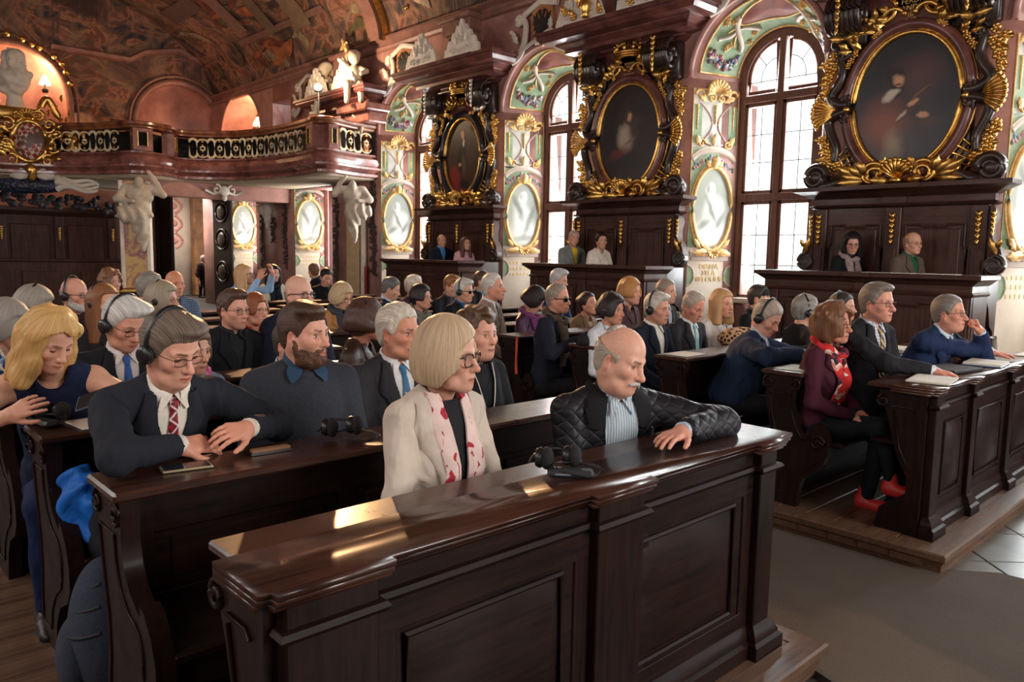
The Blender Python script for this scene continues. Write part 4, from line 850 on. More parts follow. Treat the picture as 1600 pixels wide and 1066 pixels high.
GP = arc_path(ctl, 150)
for _ in range(2): GP[1:-1] = (GP[:-2] + 2 * GP[1:-1] + GP[2:]) / 4
m_mar = M('rose_marble', srgb(150, 98, 88), .25, var=.25, scale=5, coat=.35, col2=srgb(96, 54, 48)); m_marb = M('brown_marble_rail', srgb(140, 84, 52), .25, var=.3, scale=6, coat=.35, col2=srgb(84, 44, 30))
MB().sweep([(-.30, 2.86), (0, 2.86), (.05, 2.88), (.05, 2.92), (.02, 2.94), (.10, 2.99), (.10, 3.02), (.05, 3.04), (.07, 3.09), (.05, 3.15), (0, 3.19), (.03, 3.205), (.03, 3.23), (-.12, 3.23), (-.30, 3.0)], pz(GP)).build('gallery_base', m_mar, ga, smooth=30)
MB().sweep([(-.16, 3.585), (.0, 3.585), (.03, 3.60), (.03, 3.62), (.06, 3.65), (.06, 3.685), (.04, 3.70), (-.16, 3.70)], pz(GP)).build('handrail', m_marb, ga, smooth=30)
fl_poly = np.concatenate([GP[:, :2], [[XB, 7.02], [XB, -2.6]]]); MB().prism(fl_poly, 2.84, 2.93).build('gallery_floor', M('gallery_soffit', srgb(184, 166, 142), .6, var=.1), ga, smooth=0)
q = MB(); q.sweep([(-.36, 3.23), (-.34, 3.23), (-.34, 3.6), (-.36, 3.6)], pz(GP[::2])); q.build('inner_shade_sheet', M('gallery_shade', (.010, .009, .009), .9), ga, smooth=30)  # near-black sheet painted in for the shade inside the gallery
# pierced balustrade: alternating upright ovals and rounds with curled leaves
m_trac = M('stone_tracery', srgb(244, 224, 186), .45, var=.15, scale=20)
def unit_mesh():
    q = MB(); a = np.arange(22) / 22 * 2 * PI
    ox, oz = .062 * np.cos(a), np.sign(np.sin(a)) * .085 + .062 * np.sin(a); q.tube(np.stack([ox, 0 * a, oz], 1), .014, 6, True)
    q.tube(np.stack([.155 + .036 * np.cos(a), 0 * a, .034 * np.sin(a)], 1), .013, 6, True)
    for s in (-1, 1):
        t = np.linspace(0, PI, 12); q.tube(np.stack([.155 + .085 * np.cos(t), 0 * t, s * (.09 + .06 * np.sin(t))], 1), .012, 6); q.tube(np.stack([.07 * np.cos(t), 0 * t, s * (.115 + .05 * np.sin(t))], 1), .011, 6)
    m1 = mesh_from('tracery_ring', np.concatenate(q.V), q.F, 180); q = MB()
    for s in (-1, 1):
        flower(q, (.155, -.01, s * .120), .024, 5); q.ell((.155, -.008, s * .055), (.014, .012, .016), 6)
    return m1, mesh_from('gilt_leaves', np.concatenate(q.V), q.F, 180)
um, ul = unit_mesh(); um.materials.append(m_trac); ul.materials.append(m_gold)
S_ = np.concatenate([[0], np.cumsum(np.linalg.norm(np.diff(GP, axis=0), axis=1))])
def at_s(s): return np.array([np.interp(s, S_, GP[:, i]) for i in (0, 1)])
def s_near(p): return S_[np.argmin(((GP - np.array(p)) ** 2).sum(1))]
secs = [(s_near((-15.15, 1.5)), s_near((-13.5, 4.0))), (s_near((-13.60, 5.10)), s_near((-11.1, 5.93))), (s_near((-10.55, 6.22)), s_near((-10.72, 6.95)))]
for s0, s1 in secs:
    n = max(1, round((s1 - s0 - .06) / .30)); st = (s1 - s0 - .06) / n
    for i in range(n):
        p = at_s(s0 + .09 + st * i); p2 = at_s(s0 + .09 + st * i + .2); d = p2 - p
        for me, nm in ((um, 'tracery_ring'), (ul, 'gilt_leaves')):
            o = link(nm, me, None, ga); o.location = (p[0], p[1], 3.405); o.rotation_euler = (0, 0, math.atan2(d[1], d[0])); o.scale = (st / .30, 1, 1)
# posts with small gilt-framed mirrors
m_mirror = M('dark_mirror', (.02, .026, .03), .08, .6)
for s_, w in ((s_near((-13.21, 4.22)), .30), (s_near((-13.5, 4.80)), .26), (s_near((-10.78, 5.90)), .26), (s_near((-10.5, 6.08)), .20)):
    p = at_s(s_); d = at_s(s_ + .06) - at_s(s_ - .06); rz = math.atan2(d[1], d[0]); Mx = Tm(p[0], p[1], 0, 1, rz)
    po = MB().box(-w / 2, w / 2, -.055, .14, 3.23, 3.585, .008).build('gallery_post', m_mar, ga, Mx)
    MB().tube([(-w * .24, -.06, 3.30), (w * .24, -.06, 3.30), (w * .24, -.06, 3.53), (-w * .24, -.06, 3.53)], .011, 6, True).build('mirror_frame', m_gold, po, Mx, smooth=30); MB().box(-w * .23, w * .23, -.060, -.05, 3.31, 3.52).build('mirror', m_mirror, po, Mx)
# statue helper
def statue_sdf(raised=1, seed=0, beard=False):
    def fn(P):
        d = el(P, (0, 0, 0), (.13, .19, .17)); d = smin(d, el(P, (.02, 0, -.20), (.12, .15, .14)), .06); d = smin(d, rc(P, (0, -.16, .12), (0, .16, .12), .075, .075), .05)
        d = smin(d, rc(P, (0, raised * .2, .12), (.06, raised * .36, .02), .07, .058), .03); d = smin(d, rc(P, (.06, raised * .36, .02), (.04, raised * .20, .30), .056, .042), .03); d = smin(d, rc(P, (.04, raised * .20, .30), (.06, raised * .14, .38), .045, .03), .02)
        d = smin(d, rc(P, (0, -raised * .2, .12), (.03, -raised * .34, -.06), .07, .055), .03); d = smin(d, rc(P, (.03, -raised * .34, -.06), (.14, -raised * .10, -.10), .052, .04), .03)
        d = smin(d, el(P, (.08, 0, .20), (.08, .075, .10)), .03)
        f = .022 * np.sin(P[:, 1] * 42 + 4 * np.sin(P[:, 2] * 6 + seed)).astype(f32)
        dr_ = smin(el(P, (.03, -raised * .16, -.30), (.15, .20, .16)), rc(P, (.0, 0, -.34), (.02, .02, -.86), .17, .045), .06) + f
        return smin(d, dr_, .03) + .012 * vnoise(P, 22., seed).astype(f32)
    return fn
# ---------------------------------------------------------------- people: signed-distance modelling
f32 = np.float32
def _v(*a): return np.array(a, f32)
def rc(P, a, b, ra, rb):
    a = np.asarray(a, f32); b = np.asarray(b, f32); ba = b - a; pa = P - a
    t = np.clip(pa @ ba / f32(max(ba @ ba, 1e-9)), 0, 1)
    return np.sqrt(((pa - t[:, None] * ba) ** 2).sum(1)) - (ra + t * (rb - ra)).astype(f32)
def el(P, c, r, R=None):
    q = P - np.asarray(c, f32)
    if R is not None: q = q @ np.asarray(R, f32)
    r = np.asarray(r, f32); q = q / r
    k0 = np.sqrt((q * q).sum(1)); q = q / r; k1 = np.sqrt((q * q).sum(1)) + 1e-9
    return k0 * (k0 - 1) / k1
def smin(a, b, k):
    h = np.maximum(k - np.abs(a - b), 0) / k; return np.minimum(a, b) - h * h * (k * .25)
def smax(a, b, k): return -smin(-a, -b, k)
def rotm(yaw=0, pitch=0, roll=0):
    """columns = axes; yaw about z, pitch>0 tips the face (x) down, roll about x"""
    cy, sy = math.cos(yaw), math.sin(yaw); cp, sp = math.cos(pitch), math.sin(pitch); cr, sr = math.cos(roll), math.sin(roll)
    return np.array([[cy, -sy, 0], [sy, cy, 0], [0, 0, 1]]) @ np.array([[cp, 0, sp], [0, 1, 0], [-sp, 0, cp]]) @ np.array([[1, 0, 0], [0, cr, -sr], [0, sr, cr]])

def nets(fn, lo, hi, h):
    """surface nets of fn(P)<0 in a box"""
    lo = np.asarray(lo, float); hi = np.asarray(hi, float); n = np.ceil((hi - lo) / h).astype(int) + 1
    ax = [(lo[i] + h * np.arange(n[i])).astype(f32) for i in range(3)]
    P = np.stack(np.meshgrid(*ax, indexing='ij'), -1).reshape(-1, 3)
    D = np.empty(len(P), f32); step = 200000
    for i in range(0, len(P), step): D[i:i + step] = fn(P[i:i + step])
    D = D.reshape(n)
    for a in range(3):
        sl = [slice(None)] * 3
        for e in (0, -1): sl[a] = e; D[tuple(sl)] = np.maximum(D[tuple(sl)], 1e-4)
    ins = D < 0; c = n - 1
    cnt = np.zeros(c, np.int8)
    for dx in (0, 1):
        for dy in (0, 1):
            for dz in (0, 1): cnt += ins[dx:dx + c[0], dy:dy + c[1], dz:dz + c[2]]
    act = (cnt > 0) & (cnt < 8); idx = np.full(c, -1, np.int64); ijk = np.argwhere(act); idx[act] = np.arange(len(ijk))
    S = np.zeros((len(ijk), 3)); W = np.zeros(len(ijk))
    i, j, k = ijk.T
    for a in range(3):
        o1, o2 = [(1, 2), (0, 2), (0, 1)][a]
        for u in (0, 1):
            for v in (0, 1):
                p = [i, j, k]; p = [q.copy() for q in p]; p[o1] = p[o1] + u; p[o2] = p[o2] + v
                d0 = D[p[0], p[1], p[2]]; q = [x.copy() for x in p]; q[a] = q[a] + 1; d1 = D[q[0], q[1], q[2]]
                m = (d0 < 0) != (d1 < 0); t = np.where(m, d0 / np.where(m, d0 - d1, 1), 0)
                pos = np.stack(p, 1).astype(float); pos[:, a] += t
                S[m] += pos[m]; W[m] += 1
    V = lo + h * S / W[:, None]
    Q = []
    for a in range(3):
        b, cc = [(1, 2), (2, 0), (0, 1)][a]
        s0 = [slice(None)] * 3; s1 = [slice(None)] * 3; s0[a] = slice(0, -1); s1[a] = slice(1, None)
        A = ins[tuple(s0)]; B = ins[tuple(s1)]; ch = np.argwhere(A != B)
        ok = (ch[:, b] > 0) & (ch[:, cc] > 0) & (ch[:, b] < c[b]) & (ch[:, cc] < c[cc]); ch = ch[ok]
        if not len(ch): continue
        def g(db, dc):
            q = ch.copy(); q[:, b] += db; q[:, cc] += dc; return idx[q[:, 0], q[:, 1], q[:, 2]]
        q = np.stack([g(-1, -1), g(0, -1), g(0, 0), g(-1, 0)], 1)
        fl = ~A[ch[:, 0], ch[:, 1], ch[:, 2]]; q[fl] = q[fl][:, ::-1]
        Q.append(q)
    return V, np.concatenate(Q)

def vnoise(P, f, seed=0):
    """cheap smooth pseudo noise in -1..1"""
    r = np.random.default_rng(seed); o = 0
    for i in range(4):
        k = r.normal(size=3); k *= f * (.6 + .35 * i) / np.linalg.norm(k); k2 = r.normal(size=3); k2 *= f * .5 / np.linalg.norm(k2)
        o = o + np.sin(P @ k.astype(f32) + 1.7 * np.sin(P @ k2.astype(f32) + r.uniform(0, 6)) + r.uniform(0, 6)) * (.5 - .08 * i)
    return o

# ---- head in its own frame (x forward, y left, z up, origin between the eyes inside the head)
def head_sdf(q, p, detail=True):
    y = np.abs(q[:, 1]); s = np.stack([q[:, 0], y, q[:, 2]], 1)      # mirrored
    jw = p.get('jaw', 1.); fat = p.get('fat', 0.)
    d = el(q, (-.012, 0, .036), (.096, .075, .088))
    d = smin(d, el(q, (.012, 0, -.03), (.073, .062 + fat * .5, .076)), .03)
    d = smin(d, rc(q, (.035, 0, -.05), (.057, 0, -.09), .044, .025), .03)
    d = smin(d, rc(s, (-.006, .047 * jw + fat, -.048), (.056, .016, -.098), .021 + fat, .016 + fat * .5), .028)
    d = smin(d, el(s, (.052, .041, -.024), (.027, .024 + fat, .022 + fat)), .022)
    if p.get('jowl'): d = smin(d, el(s, (.034, .042, -.085), (.026, .018 + p['jowl'], .022)), .02)
    if fat > 0: d = smin(d, el(q, (.015, 0, -.105), (.055, .05 + fat, .03 + fat)), .03)
    br = p.get('brow', 1.)
    d = smin(d, rc(s, (.078 + .002 * br, .008, .018), (.065, .046, .019), .009 * br, .0095 * br), .016)
    d = smax(d, -el(s, (.095, .031, -.001), (.020, .0195, .0135)), .012)
    ns = p.get('nose', 1.)
    d = smin(d, rc(q, (.080, 0, .012), (.099 + .006 * ns, 0, -.029 - .004 * ns), .0075, .0105 * ns), .014)
    d = smin(d, el(q, (.099 + .007 * ns, 0, -.032 - .004 * ns), (.0125 * ns, .0125 * ns, .011 * ns)), .008)
    d = smin(d, el(s, (.093, .0125 * ns, -.038), (.011, .0075, .0085)), .006)
    d = smin(d, el(q, (.070, 0, -.067), (.024, .031, .023)), .02)
    if detail:
        lp = p.get('lip', 1.)
        d = smin(d, rc(s, (.0935, .004, -.0665), (.079, .025, -.0705), .0055 * lp, .0035), .005)
        d = smin(d, rc(s, (.0915, .003, -.0775), (.079, .023, -.0725), .0065 * lp, .0035), .005)
        d = smax(d, -rc(s, (.1005, 0, -.0717), (.086, .026, -.0716), .0024, .0015), .004)
        d = smax(d, -el(s, (.099, .0065, -.0465), (.005, .0035, .004)), .004)
    d = smin(d, el(q, (.071, 0, -.099), (.019, .022, .017)), .016)
    # ears
    a = math.radians(24); R = np.array([[math.cos(a), math.sin(a), 0], [-math.sin(a), math.cos(a), 0], [0, 0, 1]]).T
    e = el(s, (-.016, .076, -.012), (.0205, .0075, .033), R)
    e = smax(e, -el(s, (-.008, .0855, -.010), (.011, .0075, .019), R), .006)
    return smin(d, e, .010)

def skin_cols(q, p, base, near):
    """vertex colours in the head frame: skin tones, plus shade painted into the mouth line"""
    n = len(q); c = np.tile(np.asarray(base, f32), (n, 1)); y = np.abs(q[:, 1]); s = np.stack([q[:, 0], y, q[:, 2]], 1)
    def blob(cn, r, col, amt, soft=1.):
        d = np.sqrt((((s - np.asarray(cn)) / np.asarray(r)) ** 2).sum(1)); w = np.clip((1.15 - d) / (.35 * soft), 0, 1) * amt
        c[:] = c * (1 - w[:, None]) + np.asarray(col) * w[:, None]
    red = base * _v(1.02, .66, .6)
    blob((.06, .042, -.028), (.035, .03, .025), red, .45, 2.5); blob((.108, 0, -.038), (.02, .018, .016), red, .6, 2)
    blob((-.016, .08, -.012), (.03, .02, .036), red, .55, 2); blob((.08, .03, -.012), (.02, .02, .008), base * _v(.72, .58, .58), .5, 2)
    if p.get('stubble'): 
        blob((.05, .0, -.085), (.06, .075, .052), p.get('stubcol', base * _v(.42, .40, .42)), p['stubble'], 1.5)
    blob((.09, 0, -.0722), (.022, .024, .0095), p.get('lipcol', base * _v(.82, .42, .40)), .85)
    blob((.093, 0, -.0718), (.03, .024, .0022), base * .22, .8)  # shade of the mouth slit, painted as a dark line
    bc = np.asarray(p.get('browcol', base * .16)); w = p.get('browamt', .9)
    blob((.08, .018, .0195), (.03, .011, .0042), bc, w); blob((.073, .034, .0225), (.03, .013, .0042), bc, w)
    return c

def eyes_mesh(Rg=None, iris=(.10, .07, .04), closed=.0):
    """two eyeballs and lids, head frame. returns V,F,C for eyes and for lids"""
    V, F, C, n = [], [], [], 0; LV, LF, LC, ln = [], [], [], 0
    for sgn in (1, -1):
        c = np.array([.0668, .0315 * sgn, -.001]); u = np.array([0, .16, .24, .40, .5, .8, 1.2, 1.7, 2.2]); v = np.arange(14) / 14 * 2 * PI; r = .0126
        G = np.stack([np.cos(u)[:, None] * np.ones(14), np.sin(u)[:, None] * np.cos(v), np.sin(u)[:, None] * np.sin(v)], -1) * r
        if Rg is not None: G = G @ Rg.T
        G += c
        m = MB().grid(G, False, True); V.append(m.V[0]); F.append(m.F[0])
        ring = np.array([(.006,) * 3, (.006,) * 3, iris, iris, (.62, .58, .54), (.62, .58, .54), (.6, .5, .48), (.6, .5, .48), (.6, .5, .48)])
        C.append(np.repeat(ring, 14, 0))
        for a0, a1 in ((math.radians(22 - 48 * closed), 1.75), (-1.5, math.radians(-17))):      # upper, lower lid
            aa = np.linspace(a0, a1, 6); bb = np.linspace(-1.35, 1.35, 11)
            drop = np.cos(bb) ** .5
            A = aa[:, None] * (drop[None] if True else 1); A = np.where(aa[:, None] > 0, aa[:, None] * 1 + (1 - drop[None]) * -.25, aa[:, None] + (1 - drop[None]) * .25)
            rr = .0137
            G = np.stack([rr * np.cos(A) * np.cos(bb)[None], rr * 1.06 * np.cos(A) * np.sin(bb)[None] if False else rr * 1.08 * np.sin(bb)[None] * np.ones_like(A) * np.cos(A * .6), rr * np.sin(A)], -1) + c
            m = MB().grid(G); LV.append(m.V[0]); LF.append(m.F[0] + ln); ln += len(m.V[0]); LC.append(np.repeat(np.array([.5, .55, .85, 1, 1, 1])[:, None] if a0 > -1 else np.array([1, 1, 1, 1, .9, .75])[:, None], 11, 0)[:, 0])
    return V, F, C, np.concatenate(LV), LF, np.concatenate(LC)

# ---- hair
def hair_fn(kind, p):
    t = p.get('t', .010); t = t * .68 if kind == 'short' else t; L = p.get('len', .1); rec = p.get('rec', 0.); amp = p.get('amp', .0013) * .6; seed = p.get('seed', 1); curl = p.get('curl', 0.); wave = p.get('wave', 0.)
    def fn(q):
        x, y, z = q[:, 0], q[:, 1], q[:, 2]; ay = np.abs(y); s = np.stack([x, ay, z], 1)
        hs = el(q, (-.014, 0, .036), (.098, .0775, .0905)) - t
        low = smin(el(q, (-.03, 0, -.03), (.072, .066, .07)), el(q, (-.012, 0, .036), (.096, .075, .088)), .03) - t * .7
        hs = smin(hs, low, .02)
        if p.get('quiff'): hs = smin(hs, el(q, (.045, p.get('part', 0.), .098), (.055, .062, .022 + p['quiff'])), .03)
        zl = np.interp(x, [-.14, -.035, -.018, .008, .02, .04, .06, .085], [-.085, -.078, -.035, -.03, -.015, .03 + rec * .5, .066 + rec, .072 + rec]).astype(f32)
        zl = np.where((x > .045), zl + p.get('widow', .0) * np.clip(ay - .02, 0, .05) * 4, zl)
        if p.get('sweep'): zl = np.where(x > .02, zl + p['sweep'] * y, zl)
        if p.get('bang'): zl = np.where(x > .02, zl - p['bang'], zl)
        m = zl - z
        tp = np.clip((-m) / .045, .12, 1); tp = tp * tp * (3 - 2 * tp)
        if kind in ('short', 'fringe', 'updo'): hs = hs + (t * .85 * (1 - tp)).astype(f32)
        d = smax(hs, m * .8, .008)
        # clear the ears for short hair
        if kind in ('short', 'fringe', 'curly_short'):
            d = smax(d, -el(s, (-.006, .084, -.016), (.021, .022, .032)), .008)
        if kind == 'fringe':
            top = p.get('top', .045); d = smax(d, (z - top - .35 * np.clip(-x - .02, 0, .1)), .02); d = smax(d, x - .035, .015)
        if kind == 'bob':
            cur = el(q, (-.018, 0, -.02), (.108 + t, .094 + t, .135)); cur = smax(cur, -(z + L) - .12 * np.clip(x, -.05, .05), .02)
            cur = smax(cur, -el(q, (.105, 0, -.055), (.085, .068, .128)), .012)
            cur = smax(cur, -el(s, (.05, .03, -.09), (.07, .052, .07)), .012)
            d = smin(d, cur, .02)
        if kind == 'long':
            cv = p.get('fwd', 0.)
            cur = rc(s, (-.03, .05, .02), (-.035 + cv, .075, -L), .05 + t, .034 + t); cur = smin(cur, rc(q, (-.06, 0, 0), (-.085, 0, -L), .06 + t, .04 + t), .04)
            cur = smin(cur, rc(s, (.02, .062, .05), (.0 + cv, .084, -L), .025 + t * .5, .024 + t), .03)
            cur = smax(cur, -el(q, (.10, 0, -.03), (.082, .066, .13)), .012)
            cur = smax(cur, -(z + L + .02), .03)
            d = smin(d, cur, .02)
        if kind == 'updo':
            d = smin(d, el(q, (-.105, 0, .05), (.05, .055, .05)), .02)
        if curl: d = d + (curl * vnoise(q, p.get('cf', 130.), seed)).astype(f32)
        if wave: d = d + (wave * vnoise(q, 60., seed + 3)).astype(f32)
        if amp:
            ph = np.arctan2(y, -(x + .01)) * 38 if kind in ('bob', 'long') else np.arctan2(y - p.get('part', 0.) * .5, z + .07) * 34
            d = d + (amp * (.6 * np.sin(ph + 2.5 * vnoise(q, 25., seed + 5)) + .5 * np.sin(ph * 2.3 + 3 * vnoise(q, 18., seed + 6)))).astype(f32)
        # keep the face and the inside clean
        return d.astype(f32)
    return fn

def hair_flow(q, kind, p):
    x, y, z = q.T
    if kind in ('bob', 'long'): return np.stack([np.arctan2(y, -(x + .01)) * 8, z * 6, x * 0], 1)
    return np.stack([np.arctan2(y - p.get('part', 0.) * .5, z + .07) * 8, x * 8, z * 2], 1)

def hair_mat(col, light=1.35, name='hair', rough=.42):
    key = (name, tuple(np.round(col, 3)), light)
    if key in _MC: return _MC[key]
    t = NT(name); at = t.n('ShaderNodeAttribute', attribute_name='flow'); mp = t.n('ShaderNodeMapping'); mp.inputs['Scale'].default_value = (4.2, .3, .9)
    t.l(at.outputs['Vector'], mp.inputs[0]); f = t.noise(mp.outputs[0], 3., 6, .7)
    c = np.asarray(col)
    t.set(Base_Color=t.ramp(f, [(.33, tuple(c * .22)), (.48, tuple(c * .8)), (.66, tuple(np.minimum(c * light * 1.1, 1)))]), Roughness=rough, Specular_IOR_Level=.32)
    t.bump(f, .55, .004); _MC[key] = t.m; return t.m

def skin_mat():
    if 'skin' in _MC: return _MC['skin']
    t = NT('skin'); at = t.n('ShaderNodeAttribute', attribute_name='Col')
    f = t.noise(t.coord('Object'), 90, 4); c = t.mixc(.35, at.outputs['Color'], t.ramp(f, [(.3, (.78, .7, .68)), (.7, (1.1, 1.05, 1.05))]), 'MULTIPLY')
    t.set(Base_Color=c, Roughness=.48, Subsurface_Weight=.12, Subsurface_Scale=.012, Specular_IOR_Level=.4)
    t.bsdf.inputs['Subsurface Radius'].default_value = (1, .35, .2)
    t.bump(t.noise(t.coord('Object'), 260, 3), .12, .002); _MC['skin'] = t.m; return t.m

def col_mat(name, rough=.35):
    if name in _MC: return _MC[name]
    t = NT(name); at = t.n('ShaderNodeAttribute', attribute_name='Col'); t.set(Base_Color=at.outputs['Color'], Roughness=rough); _MC[name] = t.m; return t.m

def cloth(name, col, kind='plain', col2=None, rough=.85, scale=1.):
    key = 'cl_' + name + str(tuple(np.round(col, 3))) + kind
    if key in _MC: return _MC[key]
    t = NT(name); v = t.coord('Object'); f = t.noise(v, 7 * scale, 3)
    c = np.asarray(col); base = t.ramp(f, [(.3, tuple(c * .82)), (.7, tuple(np.minimum(c * 1.12, 1)))])
    w1 = t.n('ShaderNodeTexNoise', i_Scale=420, i_Detail=2); t.l(v, w1.inputs['Vector'])
    h = w1.outputs[0]
    c2 = np.asarray(col2 if col2 is not None else c * .4)
    if kind == 'stripe':
        w = t.n('ShaderNodeTexWave', i_Scale=28 * scale, wave_type='BANDS', bands_direction='Y'); t.l(v, w.inputs[0]); base = t.mixc(t.ramp(w.outputs[0], [(.6, (0, 0, 0)), (.7, (1, 1, 1))]), base, tuple(c2))
    if kind == 'diag':
        w = t.n('ShaderNodeTexWave', i_Scale=14 * scale, wave_type='BANDS', bands_direction='DIAGONAL'); t.l(v, w.inputs[0]); base = t.mixc(t.ramp(w.outputs[0], [(.5, (0, 0, 0)), (.6, (1, 1, 1))]), base, tuple(c2))
    if kind == 'check':
        for dr in 'YZ':
            w = t.n('ShaderNodeTexWave', i_Scale=16 * scale, wave_type='BANDS', bands_direction=dr); t.l(v, w.inputs[0]); base = t.mixc(t.math('MULTIPLY', t.ramp(w.outputs[0], [(.62, (0, 0, 0)), (.72, (1, 1, 1))]), .75), base, tuple(c2))
    if kind == 'plaid':
        vr = t.coord('Object', (1, 1, 1), (math.radians(40), 0, 0))
        for dr, sc, cc, lo in (('Y', 16, (.02, .02, .05), .8), ('Z', 16, (.02, .02, .05), .8), ('Y', 8, (.75, .72, .7), .93), ('Z', 8, (.75, .72, .7), .93)):
            w = t.n('ShaderNodeTexWave', i_Scale=sc * scale, wave_type='BANDS', bands_direction=dr); t.l(vr, w.inputs[0]); base = t.mixc(t.math('MULTIPLY', t.ramp(w.outputs[0], [(lo, (0, 0, 0)), (lo + .03, (1, 1, 1))]), .7), base, cc)
    if kind in ('floral', 'spots', 'leaf'):
        vo = t.n('ShaderNodeTexVoronoi', i_Scale=(22 if kind != 'spots' else 30) * scale); vv = t.noise(v, 20, 2); mx = t.mixc(.06, v, t.n('ShaderNodeCombineXYZ').outputs[0])
        t.l(v, vo.inputs['Vector'])
        if kind == 'spots': base = t.mixc(t.ramp(vo.outputs['Distance'], [(.35, (1, 1, 1)), (.5, (0, 0, 0))]), base, tuple(c2))
        elif kind == 'leaf': base = t.mixc(t.ramp(t.noise(t.coord('Object', (1, 1, .55), (.5, .4, 0)), 26, 2, .4, 1.5), [(.60, (0, 0, 0)), (.64, (1, 1, 1))]), base, tuple(c2))
        else:
            cr = t.ramp(vo.outputs['Color'], [(.0, tuple(c)), (.3, tuple(c2)), (.5, tuple(c)), (.62, (.75, .62, .5)), (.8, tuple(c * .5)), (1, tuple(c2))])
            cr.node.color_ramp.interpolation = 'CONSTANT'; base = cr
            n2 = t.noise(v, 30, 4); base = t.mixc(t.ramp(n2, [(.45, (0, 0, 0)), (.6, (.7, .7, .7))]), base, tuple(c))
    if kind == 'quilt':
        vr = t.coord('Object', (1, 1, 1), (math.radians(45), 0, 0)); hs = []
        for dr in 'YZ':
            w = t.n('ShaderNodeTexWave', i_Scale=8.0 * scale, wave_type='BANDS', bands_direction=dr, i_Distortion=.8); t.l(vr, w.inputs[0]); hs.append(t.math('POWER', w.outputs[0], .2))
        q = t.math('MULTIPLY', hs[0], hs[1]); wr = t.noise(t.coord('Object', (1, 1, 1.5)), 40, 5, .65)
        h = t.math('ADD', q, t.math('MULTIPLY', wr, .5))
        t.set(Base_Color=base, Roughness=.5, Specular_IOR_Level=.4); t.bump(h, .5, .009); _MC[key] = t.m; return t.m
    fo = t.noise(t.coord('Object', (1, 1, .6)), 9, 2, .4, .8)
    if kind == 'knit': h = t.math('ADD', t.noise(v, 160, 2), t.math('MULTIPLY', fo, 3)); t.set(Base_Color=t.mixc(.5, base, t.ramp(t.noise(v, 200, 2), [(.35, tuple(c * .5)), (.7, tuple(np.minimum(c * 1.7, 1)))])), Roughness=.95); t.bump(h, .5, .006)
    else:
        hh = t.math('ADD', t.math('MULTIPLY', h, .025), fo); t.set(Base_Color=base, Roughness=rough, Specular_IOR_Level=.25); t.bump(hh, .8, .035 if kind != 'leather' else .05)
        if kind == 'leather': t.set(Roughness=.35, Specular_IOR_Level=.5)
    _MC[key] = t.m; return t.m

# ---- hands: wrist at origin, fingers +x, back of hand +z, thumb on +y
def hand_sdf(pose):
    fl = [.072, .080, .074, .058]; fy = [.030, .0095, -.011, -.030]; fx = [.088, .092, .088, .080]; rr = [.0088, .0092, .0088, .0078]
    curl = {'flat': [(.12, .25, .2)] * 4, 'rest': [(.30, .42, .3), (.34, .45, .3), (.38, .5, .3), (.42, .5, .35)], 'fist': [(1.15, 1.35, .9)] * 4,
            'hold': [(.55, .8, .5)] * 4, 'point': [(.25, .35, .2), (.9, 1., .6), (1., 1.1, .7), (1.05, 1.1, .7)], 'spread': [(.1, .2, .15), (.2, .25, .2), (.3, .4, .3), (.35, .5, .3)]}[pose]
    spl = .10 if pose in ('flat', 'rest') else (.18 if pose == 'spread' else .03)
    ch = []
    for i in range(4):
        p = np.array([fx[i], fy[i], .0]); a = 0.; sp = (1.5 - i) * spl * .67
        for j, fr in enumerate((.46, .30, .24)):
            a += curl[i][j]; d = np.array([math.cos(a) * math.cos(sp), math.cos(a) * math.sin(sp), -math.sin(a)]); q = p + d * fl[i] * fr
            ch.append((p, q, rr[i] * (1.02 - .08 * j), rr[i] * (.96 - .1 * j), i)); p = q
    tb = {'fist': ((.025, .026, -.008), (.055, .040, -.022), (.082, .028, -.032), (.098, .012, -.034)), 'hold': ((.022, .026, -.006), (.052, .050, -.016), (.082, .054, -.026), (.104, .046, -.030)),
          }.get(pose, ((.022, .024, -.005), (.050, .048, -.012), (.080, .062, -.018), (.103, .068, -.024)))
    def fn(P):
        d = rc(P, (-.04, 0, 0), (.012, 0, 0), .027, .026)
        d = smin(d, el(P, (-.02, 0, 0), (.05, .029, .021)), .01)
        pal = None
        for i in range(4):
            m = rc(P, (.012, fy[i] * .5, -.002), (fx[i], fy[i], -.001), .0155, .0115); pal = m if pal is None else smin(pal, m, .014)
        d = smin(d, pal, .02); d = smin(d, el(P, (.032, .022, -.010), (.034, .017, .015)), .012)
        fd = {}
        for p, q, a, b, i in ch:
            r = rc(P, p, q, a, b); fd[i] = r if i not in fd else smin(fd[i], r, .004)
        for i in fd: d = smin(d, fd[i], .0045)
        t = rc(P, tb[0], tb[1], .015, .0115); t = smin(t, rc(P, tb[1], tb[2], .0110, .0100), .004); t = smin(t, rc(P, tb[2], tb[3], .0098, .0085), .004)
        return smin(d, t, .008)
    return fn
_HC = {}
def hand_mesh(pose, h):
    if (pose, h) not in _HC:
        lo = (-.05, -.055, -.10) if pose != 'flat' else (-.05, -.055, -.06)
        _HC[pose, h] = nets(hand_sdf(pose), lo, (.18, .095, .035), h)
    return _HC[pose, h]

def ik(a, c, l1, l2, hint):
    a = np.asarray(a, float); c = np.asarray(c, float); d = c - a; L = min(np.linalg.norm(d), (l1 + l2) * .999); d /= np.linalg.norm(d)
    x = (l1 * l1 - l2 * l2 + L * L) / (2 * L); h = math.sqrt(max(l1 * l1 - x * x, 0)); n = np.asarray(hint, float); n = n - (n @ d) * d; n /= np.linalg.norm(n) + 1e-9
    return a + d * x + n * h

